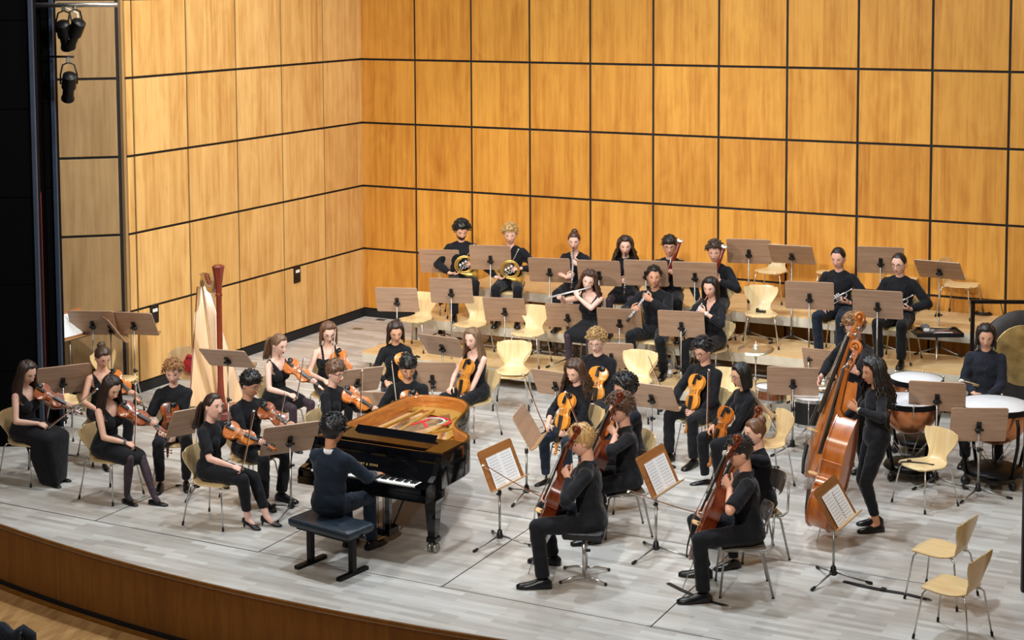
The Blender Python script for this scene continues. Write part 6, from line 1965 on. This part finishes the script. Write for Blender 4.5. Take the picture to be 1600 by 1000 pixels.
player('clarinettist with long curly hair', 'woman with long dark curls, black tee and sheer tights playing a clarinet', (5.602, -1.885, 1.990), -15, zf=R2, male=False, s=1.02, hair='longcurly', hcol='#3b271d', skin='#e6b8a2', top='tee', sleeve=0.4, bottom='shortdress', shoe='flat', head=(12, 6, 0), pose=p_reed('clarinet', clarinet, 0.655, d=(0.10, -0.60, 0.76)))
player('bassoonist with dark glasses', 'man with dark hair and dark glasses playing a bassoon behind the oboes', (6.249, -1.828, 2.080), -12, zf=R2, male=True, s=1.07, hair='fringe', hcol='#2a211c', skin='#dba88e', glasses='dark', head=(6, 6, 0), pose=p_bassoon)
player('bassoonist with wavy brown hair', 'man with wavy brown hair playing a bassoon at the end of its row', (6.988, -2.005, 2.030), -20, zf=R2, male=True, s=1.07, hair='wavy', hcol='#4a382b', skin='#dfaf98', head=(4, 10, 0), pose=p_bassoon)
player('flute player with long curls', 'woman with long brown curls, sleeveless black top and sheer tights playing a flute', (5.499, -2.900, 1.660), -24, zf=R1, male=False, s=1.03, hair='longcurly', hcol='#4b3225', skin='#eec6b4', top='tank', sleeve=0, bottom='skirt', shoe='flat', head=(14, 10, -14), pose=p_flute)
player('oboist in dark buttoned shirt', 'dark-haired man in dark buttoned shirt playing an oboe on the lowest riser', (6.351, -2.637, 1.780), -26, zf=R1, male=True, s=1.13, hair='short', hcol='#1d1614', skin='#cf9a7c', head=(22, 2, 0), pose=p_reed('oboe', oboe, 0.63, d=(-0.42, -0.52, 0.74)), watch=('L', '#20242a'), feet=((-0.22, 0.30), (0.16, 0.48)))
player('oboist with black bob', 'woman with black bob, V-neck blouse and pendant playing an oboe', (7.214, -2.784, 1.680), -38, zf=R1, male=False, s=1.06, hair='bob', hcol='#171313', skin='#e6b6a0', top='knit', sleeve=0.8, neckv=0.15, bottom='trousers', shoe='flat', head=(8, 10, 0), pose=p_reed('oboe', oboe, 0.63, d=(-0.25, -0.58, 0.76)), watch=('L', '#d8dadc'))
player('trumpeter with cropped hair', 'man with cropped dark hair and creased black shirt resting a trumpet', (8.670, -1.854, 2.090), -28, zf=R2, male=True, s=1.09, hair='crop', hcol='#1d1917', skin='#e0ae98', head=(-2, 14, 0), bcol='denim', pose=p_trumpet)
player('trumpeter in glasses and jacket', 'man with cropped hair, glasses and black jacket resting a trumpet', (9.495, -1.910, 2.080), -30, zf=R2, male=True, s=1.08, hair='crop', hcol='#241d1b', skin='#e6b8a4', glasses='dark', top='jacket', tcol='black', bottom='trousers', head=(-6, 8, 0), pose=p_trumpet)




# ---------------------------------------------------------------- music stands: (pole floor point, facing, desk height, lean)
def st(pos, h, face, tilt, label, dark=0):
    return stand(pos, face, h, tilt, label, dark)
# on the middle riser, behind the trumpets
st((7.293, -1.478, 0.620), 1.220, 166, 26, 'wooden music stand with dark back beside the empty chair on the highest riser')
st((7.904, -1.451, 0.620), 1.215, 158, 44, 'flat-tilted wooden music stand overlapping the empty chair on the highest riser')
st((9.136, -1.458, 0.620), 1.228, 166, 22, 'wooden music stand between the two trumpeters')
st((9.878, -1.264, 0.620), 1.133, 150, 48, 'flat-tilted wooden music stand in front of the chair turned sideways')
# horns, clarinets, bassoons, trumpets
st((2.651, -2.033, 0.280), 1.164, 172, 24, 'wooden music stand in front of the bearded horn player')
st((3.596, -2.193, 0.280), 1.307, 172, 22, 'wooden music stand in front of the blond horn player')
st((4.534, -2.149, 0.280), 1.193, 168, 24, 'wooden music stand in front of the clarinettist with swept-back hair')
o8, w8 = st((5.431, -2.414, 0.280), 1.260, 166, 22, 'wooden music stand in front of the clarinettist with long curly hair')
st((6.106, -2.337, 0.280), 1.301, 166, 22, 'wooden music stand in front of the bassoonist with dark glasses')
st((6.817, -2.320, 0.280), 1.327, 166, 24, 'wooden music stand in front of the bassoonist with wavy brown hair')
st((8.664, -3.122, 0.280), 1.342, 166, 22, 'wooden music stand in front of the trumpeter with cropped hair')
st((9.554, -3.201, 0.280), 1.319, 162, 24, 'wooden music stand in front of the trumpeter in glasses')
# lowest riser and floor
st((2.685, -3.321, 0.280), 0.815, 172, 24, 'wooden music stand in front of the outermost empty chair on the lowest riser')
st((3.490, -3.172, 0.000), 1.256, 172, 22, 'tall wooden music stand in front of the middle empty chair on the lowest riser')
st((4.166, -2.841, 0.000), 0.991, 166, 26, 'wooden music stand just behind the two stacked chairs')
o16, w16 = st((5.102, -2.745, 0.280), 0.695, 166, 26, 'wooden music stand in front of the flute player')
o17, w17 = st((5.989, -2.978, 0.000), 1.020, 166, 24, 'wooden music stand in front of the oboist in dark shirt')
st((6.978, -3.230, 0.000), 1.117, 166, 24, 'wooden music stand in front of the oboist with black bob')
st((4.201, -4.669, 0.000), 0.853, 150, 40, 'pale-backed music stand in front of the lowest riser beside long-haired woman')
o20, w20 = st((4.513, -5.475, 0.000), 0.640, 176, 14, 'wooden music stand beside the black-haired man behind the piano')
st((4.637, -6.776, 0.000), 0.587, 172, 22, 'dark-backed music stand close behind the open piano case')
st((4.015, -6.423, 0.000), 0.764, 206, 34, 'tilted music stand beside the short-haired violinist in glasses')
o23, w23 = st((4.852, -9.031, 0.000), 0.814, 206, 30, 'large music stand in front of the smiling woman')
st((3.507, -8.904, 0.000), 0.805, 216, 34, 'pale-backed music stand between the curly blond violinist and smiling woman')
st((1.386, -8.673, 0.000), 0.978, 208, 26, 'wooden music stand in front of the woman in the floor-length dress')
o26, w26 = st((-0.199, -6.835, 0.000), 1.130, 62, 30, 'music stand with white sheets in the cluster beside the black wall', 1)
st((0.075, -6.700, 0.000), 1.156, 176, 30, 'dark-backed music stand in the middle of the cluster by the wall')
st((0.288, -6.595, 0.000), 1.096, 120, 36, 'sideways music stand in the cluster by the wall')
st((0.562, -6.460, 0.000), 1.147, 168, 34, 'music stand nearest the light wall, standing alone beside the cluster')
st((2.592, -7.126, 0.000), 1.043, 164, 48, 'flat-tilted music stand in front of the harp')
st((6.840, -7.448, 0.000), 0.794, 78, 30, 'edge-on music stand in front of the curly-haired viola player')
o32, w32 = st((7.256, -8.863, 0.000), 0.809, 58, 24, 'music stand with open score in front of the blond cellist', 1)
o33, w33 = st((8.773, -8.471, 0.000), 0.849, 60, 26, 'music stand with open score in front of the cellist in glasses', 1)
o34, w34 = st((10.510, -8.363, 0.000), 0.746, 60, 32, 'music stand with ring-bound score in front of the double basses', 1)
st((7.549, -5.622, 0.000), 0.775, 150, 34, 'pale-backed music stand in front of the viola player in dark-framed glasses')
st((5.953, -4.895, 0.000), 0.587, 150, 30, 'music stand half hidden behind the curly-haired viola player')
st((8.734, -5.478, 0.000), 0.862, 100, 34, 'edge-on music stand in front of the dark-haired viola player in profile')
st((8.891, -4.496, 0.000), 0.852, 170, 24, 'wooden music stand in front of the black drum')
st((8.890, -3.117, 0.000), 0.774, 150, 22, 'music stand half hidden by the neck of a double bass')
st((10.705, -5.028, 0.000), 0.998, 166, 26, 'wooden music stand leaning over the small kettledrums')
o41, w41 = st((11.205, -5.231, 0.000), 0.792, 178, 16, 'large reddish music stand in front of the biggest kettledrum')
st((6.025, -3.336, 0.000), 0.633, 170, 26, 'small music stand behind the blond man in glasses')
st((10.919, -1.361, 0.000), 0.780, 172, 20, 'music stand in front of the gong')

sheet(w32, 'open printed score on the stand of the blond cellist', 2)
sheet(w33, 'open printed score on the stand of the cellist in glasses', 2)
sh34 = sheet(w34, 'ring-bound score on the stand in front of the double basses', 2, name='ring_bound_score')
rg = MB()
for k in range(12):
    rg.tube([(-0.004, 0.012, -0.12 + 0.022 * k), (0.0, 0.02, -0.12 + 0.022 * k), (0.006, 0.012, -0.12 + 0.022 * k)], 0.004, 5)
rg.build('ring_binding', M_BLACKPL, sh34)
sheet(w26, 'white sheets on the stand beside the black wall', 2, plain=True, dz=0.04)
sheet(w16, 'sheet sticking out beside the stand of the flute player', 2, dx=0.08)
sheet(w17, 'sheet sticking out beside the stand of the oboist in dark shirt', 2, dx=-0.08)
sheet(w8, 'sheet sticking out beside the stand of the curly-haired clarinettist', 2, dx=-0.08)
sheet(w20, 'sheet sticking out beside the stand behind the piano', 2, dx=-0.08)
sheet(w23, 'sheet on the large stand of the smiling woman', 2, dx=0.07)
lg = MB(); lg.box((0.02, -0.0085, -0.085), (0.055, 0.003, 0.012)); lg.box((0.0, -0.0085, -0.068), (0.010, 0.003, 0.008)); lg.box((0.035, -0.0085, -0.068), (0.010, 0.003, 0.008))
pl_ = lg.build('brass_badge', M_BRASS, o41)
pl_.matrix_local = o41.matrix_basis.inverted() @ w41

# ---------------------------------------------------------------- empty chairs
def ec(p, face, label, z=0.0, drop=0.0):
    return make('shell_chair', shell_chair, label, 'chair', (p[0], p[1], z + drop), rz_of(face), 'light plywood shell chairs')
ec((7.277, -0.377, 1.400), -30, 'empty plywood chair behind the flat-tilted stand on the highest riser', 0.95)
ec((8.091, -0.102, 1.400), -20, 'empty plywood chair behind the trumpeter with cropped hair', 0.95)
ec((9.086, -0.079, 1.400), -14, 'empty plywood chair behind the trumpeter in glasses', 0.95)
ec((9.951, -0.315, 1.400), 52, 'empty plywood chair turned sideways at the end of the highest riser', 0.95)
ch = ec((7.601, -1.850, 1.070), -8, 'empty plywood chair with a small black box on its seat', 0.62)
ec((2.707, -2.795, 0.730), -26, 'outermost empty plywood chair on the lowest riser', 0.28)
ec((3.591, -2.761, 0.730), -26, 'middle empty plywood chair on the lowest riser', 0.28)
ec((4.601, -2.933, 0.730), -22, 'empty plywood chair on the lowest riser beside the flute player', 0.28)
p = (4.959, -4.135, 0.460)
ec(p, -6, 'lower of two stacked plywood chairs in front of the lowest riser')
ec(p, -6, 'upper of two stacked plywood chairs in front of the lowest riser', 0, 0.045)
p = (6.627, -3.928, 0.460)
ec(p, -20, 'lower of two stacked plywood chairs behind the blond man in glasses')
ec(p, -20, 'upper of two stacked plywood chairs behind the blond man in glasses', 0, 0.045)
ec((7.885, -4.170, 0.460), -22, 'empty plywood chair behind the viola player in dark-framed glasses')
ec((8.975, -5.755, 0.460), -75, 'empty plywood chair behind the woman cellist in black lace')
ec((0.639, -7.732, 0.460), 60, 'empty plywood chair behind the stand of the floor-length dress woman')
ec((0.429, -6.665, 0.460), 60, 'empty plywood chair below the cluster of stands by the wall')
ec((1.233, -6.078, 0.460), 62, 'plywood chair with a red bag beside the harp')
chs = ec((10.751, -5.742, 0.460), -58, 'plywood chair with a black strap across its seat by the kettledrums')
ec((11.498, -8.314, 0.460), -128, 'farther of two empty chairs at the front edge of the stage')
ec((11.788, -9.184, 0.460), -130, 'nearer of two empty chairs at the front edge of the stage')

# ---------------------------------------------------------------- percussion
make('timp', timpano, 'smallest kettledrum at the back beside the trap table', 'kettledrum', (10.184, -3.797, 0.000), R(10), 'copper kettledrums', 0.31)
make('timp', timpano, 'copper kettledrum behind the leaning music stand', 'kettledrum', (10.359, -4.833, 0.000), R(30), 'copper kettledrums', 0.335)
make('timp', timpano, 'largest kettledrum beside the percussionist', 'kettledrum', (11.247, -4.603, 0.000), R(10), 'copper kettledrums', 0.40)
d1 = drum(0.18, 0.14, 0.66, M_DRUMWOOD); d1.location = (8.505, -4.143, 0.000); tag(d1, 'wooden snare drum behind the music stand', 'drum')
d2 = drum(0.24, 0.30, 0.62, M_BLACKPL); d2.location = (9.048, -4.240, 0.000); tag(d2, 'black tom drum with chrome hoops in front of the riser', 'drum')
c1 = cymbal_stand(1.06, 0.225); c1.location = (8.227, -3.902, 0.000); tag(c1, 'bronze cymbal on a chrome stand in front of the middle riser', 'cymbal')
c2 = cymbal_stand(0.72, 0.16); c2.location = (9.093, -3.914, 0.000); tag(c2, 'low cymbal beside the black tom drum', 'cymbal')
g1 = tamtam(); gpos = Vector((11.140, -2.206, 0.000)); g1.location = gpos; g1.rotation_euler = (0, 0, rz_of(-4)); tag(g1, 'large bronze gong with black rim hanging in a frame', 'gong')
tt = table_tray(); tpos = Vector((9.951, -1.695, 0.000)); tt.location = tpos; tt.rotation_euler = (0, 0, R(27)); tag(tt, 'black padded trap table behind the kettledrums', 'table')
def on_tray(bld, x, y, a, label, cat):
    o = bld(); o.matrix_world = Matrix.Translation(tpos) @ Matrix.Rotation(R(27), 4, 'Z') @ Matrix.Translation((x, y, 1.03)) @ Matrix.Rotation(R(a), 4, 'Z')
    tag(o, label, cat); return o
M_GREYFELT = mat_plain('grey_felt_head', '#8d9095', 0.9)
on_tray(lambda: mallet(0.34, 0.045, 0.045, (0.013, M_BRIDGE), M_GREYFELT, 'gong_mallet'), 0.22, 0.12, 82, 'big grey gong mallet lying on the trap table', 'mallet')
on_tray(lambda: mallet(0.30, 0.028, 0.05, (0.008, M_PERN), M_IVORY), 0.16, -0.05, 86, 'white-headed mallet lying on the trap table', 'mallet')
on_tray(lambda: mallet(0.28, 0.026, 0.04, (0.008, M_PERN), M_GREYFELT), 0.20, -0.11, 80, 'grey-headed mallet lying on the trap table', 'mallet')
o = MB().box((0, 0, 0), (0.26, 0.2, 0.004)).build('sheet', M_PAPER); o.matrix_world = Matrix.Translation(tpos) @ Matrix.Rotation(R(27), 4, 'Z') @ Matrix.Translation((0.06, 0.02, 1.004)); tag(o, 'white sheet lying on the trap table', 'paper')
# timpani sticks in the percussionist's hands
for k, (dx, a) in enumerate(((0.0, -62), (0.03, -56))):
    o = mallet(0.34, 0.018, 0.03, (0.006, M_BRIDGE), M_IVORY)
    d = facedir(-95 + 8 * k) * 0.9 + Vector((0, 0, 0.25))
    q = Vector((10.971, -3.848, 0.860)) + Vector((0, 0, 0.02 * k)); Mx = frame((0, 0, 1), d, q - d.normalized() * 0.08)
    o.matrix_world = Mx; tag(o, ('upper' if k else 'lower') + ' white-tipped drum stick in the hands of the percussionist', 'mallet')
# stool of the percussionist
ps = thing('drum_stool', 'tall round black stool under the percussionist', 'stool')
b = MB(); b.lathe([(0.15, 0.60), (0.165, 0.615), (0.165, 0.645), (0.15, 0.66)], 20); b.build('cushion', M_LEATHER, ps)
MB().tube([(0, 0, 0.2), (0, 0, 0.60)], 0.016, 8).build('post', M_CHROME, ps)
for k in range(3):
    a = R(120 * k + 30)
    MB().tube([(0, 0, 0.36), (0.25 * math.cos(a), 0.25 * math.sin(a), 0.012)], 0.011, 7).build('leg', M_CHROME, ps)
ps.location = Vector((10.985, -3.804, 1.630)) * 1.0; ps.location.z = 0

# ---------------------------------------------------------------- harp, bag, small things
hp = harp(); hp.location = Vector((1.829, -6.362, 0.000)); hp.rotation_euler = (0, 0, rz_of(26)); hp.scale = (1.1, 1.1, 1.12); tag(hp, 'concert harp with mahogany column and pale soundboard by the left wall', 'harp')
bg = thing('bag', 'crumpled red bag on the chair beside the harp', 'bag', (1.188, -6.021, 0.460))
b = MB(); b.ball((0, 0, 0.115), (0.165, 0.12, 0.125), 18, 12)
for i, v in enumerate(b.v):
    k = 1 + 0.07 * math.sin(37 * v[0] + 21 * v[2]) + 0.05 * math.sin(53 * v[1] + 9 * v[2]); b.v[i] = (v[0] * k, v[1] * k, max(0.003, v[2] * k))
b.build('sack', mat_plain('red_nylon', '#b3202e', 0.6, bump=0.4, sc=12), bg)
MB().tube([(-0.07, -0.05, 0.20), (-0.03, -0.09, 0.225), (0.03, -0.09, 0.225), (0.07, -0.05, 0.20)], 0.01, 7).build('handle', M_RED, bg)

bt = thing('water_bottle', 'clear plastic water bottle on the lowest riser beside the oboist', 'bottle', (6.645, -2.805, 0.280))
t_ = NT('clear_plastic'); t_.b.inputs['Transmission Weight'].default_value = 0.85; t_.b.inputs['IOR'].default_value = 1.2; t_.b.inputs['Base Color'].default_value = (0.9, 0.94, 0.97, 1); M_CLEAR = t_.done(0.12)
MB().lathe([(0.03, 0.0), (0.033, 0.01), (0.033, 0.13), (0.031, 0.135), (0.033, 0.14), (0.03, 0.17), (0.014, 0.195), (0.013, 0.205)], 14).build('body', M_CLEAR, bt)
MB().lathe([(0.0342, 0.06), (0.0342, 0.11)], 14, cap=False).build('label', M_PAPER, bt)
MB().lathe([(0.016, 0.203), (0.016, 0.222), (0.014, 0.225)], 12).build('cap', mat_plain('blue_cap', '#3d6fa8', 0.4), bt)

bx = thing('clip_box', 'small black box lying on the empty chair seat', 'box'); bx.location = (7.595, -1.832, 1.075)
b = MB(); b.box((0, 0, 0.014), (0.13, 0.05, 0.028)); b.box((-0.05, 0, 0.035), (0.03, 0.045, 0.03)); b.build('case', M_BLACKPL, bx)

def strap(pts, w, label, name='strap'):
    """flat webbing lying along a path, with a buckle"""
    o = thing(name, label, 'strap')
    P = [Vector(p) for p in pts]; b = MB()
    b.tube(P, w / 2, 8, flat=0.16, up=(0, 0, 1)); b.build('webbing', M_RUBBER, o)
    q = P[len(P) // 2]; d = (P[-1] - P[0]).normalized()
    MB().box(q + Vector((0, 0, 0.008)), (0.045, 0.06, 0.012), Matrix.Rotation(math.atan2(d.y, d.x), 3, 'Z')).build('buckle', M_BLACKPL, o)
    e = P[-1]
    MB().tube(circ((e.x, e.y, e.z), 0.022, 0, 360, 14), 0.004, 6).build('metal_ring', M_STEEL, o)
    return o
strap([Vector((9.157, -9.111, 0.000)) + Vector((0, 0, .006)), Vector((9.371, -9.235, 0.000)) + Vector((0, 0, .006)), Vector((9.600, -9.346, 0.000)) + Vector((0, 0, .006)), Vector((9.822, -9.387, 0.000)) + Vector((0, 0, .006))], 0.05, 'black endpin strap on the floor under the front cellist')
strap([Vector((10.600, -8.336, 0.000)) + Vector((0, 0, .006)), Vector((10.805, -8.378, 0.000)) + Vector((0, 0, .010)), Vector((10.987, -8.392, 0.000)) + Vector((0, 0, .008)), Vector((11.174, -8.387, 0.000)) + Vector((0, 0, .006)), Vector((11.418, -8.437, 0.000)) + Vector((0, 0, .006))], 0.055, 'long black strap on the floor in front of the two empty chairs')
cs = Vector(chs.location); rt = Matrix.Rotation(chs.rotation_euler.z, 3, 'Z')
strap([cs + rt @ Vector(p) for p in ((-0.10, -0.02, 0.452), (-0.02, 0.02, 0.452), (0.02, 0.08, 0.462), (0.10, 0.14, 0.462), (0.16, 0.20, 0.455), (0.18, 0.235, 0.40))], 0.05, 'black strap lying across the chair by the kettledrums')
yp = MB().box((0, 0, 0), (0.50, 0.20, 0.004)).build('yellow_sheet', mat_plain('yellow_paper', '#f2d414', 0.6)); yp.location = Vector((9.418, 0.197, 0.956)); yp.rotation_euler = (0, 0, R(3)); tag(yp, 'bright yellow sheet lying on the highest riser at the wall', 'paper')
cb = thing('cable_coil', 'coil of black cable on the highest riser behind the gong frame', 'cable', (10.217, -0.047, 0.962))
b = MB()
for k in range(4):
    b.tube(circ((0, 0, 0.004 + 0.007 * k), 0.12 - 0.012 * k, 0, 360, 20), 0.007, 6)
b.build('coil', M_RUBBER, cb)

# sockets on the left wall
def socket(px_y, px_z, label):
    o = thing('wall_socket', label, 'socket', (0.022, px_y, px_z), R(90))
    MB().box((0, -0.012, 0), (0.16, 0.024, 0.26)).build('cover_plate', M_BLACKPL, o)
    MB().box((0, -0.026, 0.05), (0.10, 0.006, 0.045)).build('sticker', M_IVORY, o)
    MB().tube([(-0.04, -0.024, -0.06), (-0.04, -0.034, -0.06)], 0.018, 12).build('outlet', M_BLACKMETAL, o)
socket(-5.412, 1.040, 'black wall socket beside the cluster of music stands')
socket(-1.984, 1.032, 'black wall socket on the left wall nearer the corner')
# lamps and pipe at the top left
LP_ = Vector((0.55, -7.55, 0))
pp = MB().tube([Vector((0.12, -7.72, 5.34)), Vector((1.10, -7.24, 5.34))], 0.03, 10).build('lighting_pipe', M_STEEL); tag(pp, 'grey lighting pipe sticking out from the black wall', 'pipe')
for k, (dx, z, a, lab) in enumerate(((0.42, 5.0, 30, 'upper stage lamp hanging from the pipe by the black wall'), (0.56, 5.02, 75, 'second stage lamp close beside the upper one'), (0.46, 4.36, 50, 'lower stage lamp fixed to the black wall edge'))):
    o = theatre_lamp(); o.location = Vector((0.12, -7.72, z)) + Vector((0.90, 0.444, 0)) * dx; o.rotation_euler = (0, 0, R(a)); tag(o, lab, 'lamp', 'stage lamps by the black wall')
br_ = MB().tube([Vector((0.20, -7.60, 4.70)), Vector((0.60, -7.49, 4.70))], 0.014, 8).build('lamp_bracket', M_BLACKMETAL); tag(br_, 'short black bracket carrying the lower stage lamp', 'bracket')
cbl = MB().tube([(0.42, -7.59, 5.36), (0.66, -7.47, 5.24), (0.68, -7.46, 5.02), (0.56, -7.52, 4.92), (0.46, -7.57, 4.98)], 0.008, 6).build('lamp_cable', M_IVORY); tag(cbl, 'pale cable looping down beside the upper stage lamp', 'cable')

# black flat at the right edge, coat of a listener in the front seats
fl = thing('stage_flat', 'tall narrow black flat at the right edge of the stage', 'flat', (12.165, -7.83, 0), R(27))
MB().box((0, 0, 1.62), (0.10, 0.05, 3.24)).build('upright', M_RUBBER, fl)
MB().box((0.4, 0.03, 1.62), (0.75, 0.02, 3.20)).build('black_panel', M_BLACKWALL, fl)
MB().box((0.42, 0.10, 0.02), (0.7, 0.5, 0.04)).build('foot', M_RUBBER, fl)
bpy.data.scenes.remove(TMP)

# a listener's jacket hung over a front row seat below the stage
SP_ = Vector((4.014, -12.397, -0.300))
se = thing('hall_seat', 'black seat back carrying a jacket at the bottom corner of the hall', 'seat', (SP_.x, SP_.y, -0.68), R(10))
b = MB(); b.rings([[Vector((p.x, 0.04 + dy, 0.28 + p.y)) for p in rrect(0.25 - e, 0.20 - e, 0.06, 0)] for dy, e in ((-0.03, 0.012), (-0.02, 0), (0.02, 0), (0.03, 0.012))]); b.build('backrest', M_LEATHER, se, sharp=50)
b = MB(); b.rings([rrect(0.24, 0.22, 0.05, z) for z in (0.20, 0.215, 0.26)] + [rrect(0.22, 0.20, 0.05, 0.275)])
b.v = [(x, y - 0.24, z) for x, y, z in b.v]; b.build('cushion', M_LEATHER, se, sharp=50)
for s_ in (-1, 1):
    MB().box((0.26 * s_, -0.2, 0.17), (0.04, 0.42, 0.34)).build('side_frame', M_BLACKMETAL, se)
jk = thing('jacket', 'dark jacket hung over a seat back at the bottom corner of the hall', 'jacket', (SP_.x, SP_.y, -0.68), R(10))
b = MB(); rs = []
for k in range(17):
    x = -0.24 + 0.48 * k / 16; w_ = 0.014 * math.sin(k * 1.7)
    sg = 0.03 * math.sin(k * 0.9) + 0.02 * (1 - abs(x) / 0.24)
    rs.append([(x, -0.035 + w_, 0.18), (x, -0.03 + w_, 0.36), (x, -0.01, 0.49 + sg), (x, 0.04, 0.515 + sg), (x, 0.09, 0.49 + sg), (x, 0.115 - w_, 0.34), (x, 0.12 - w_, 0.10), (x, 0.10 - w_, 0.10), (x, 0.09 - w_, 0.36), (x, 0.075, 0.482), (x, 0.04, 0.488), (x, 0.004, 0.482), (x, -0.012 + w_, 0.36), (x, -0.016 + w_, 0.18)])
b.rings(rs); b.build('cloth', CLOTH['slate'], jk)
for s_ in (-1, 1):
    MB().tube([(0.20 * s_, 0.06, 0.50), (0.26 * s_, 0.12, 0.42), (0.25 * s_, 0.15, 0.25), (0.22 * s_, 0.15, 0.10)], [0.055, 0.06, 0.05, 0.045], 10).build('sleeve', CLOTH['slate'], jk)
for px_, lab in (((0.444, -0.183, 0.000), 'small metal floor socket nearer the corner'), ((0.480, -0.945, 0.000), 'small metal floor socket nearer the violins')):
    o = MB().box((0, 0, 0.003), (0.16, 0.12, 0.006)).build('floor_socket', M_STEEL, None, px_); tag(o, lab, 'socket')
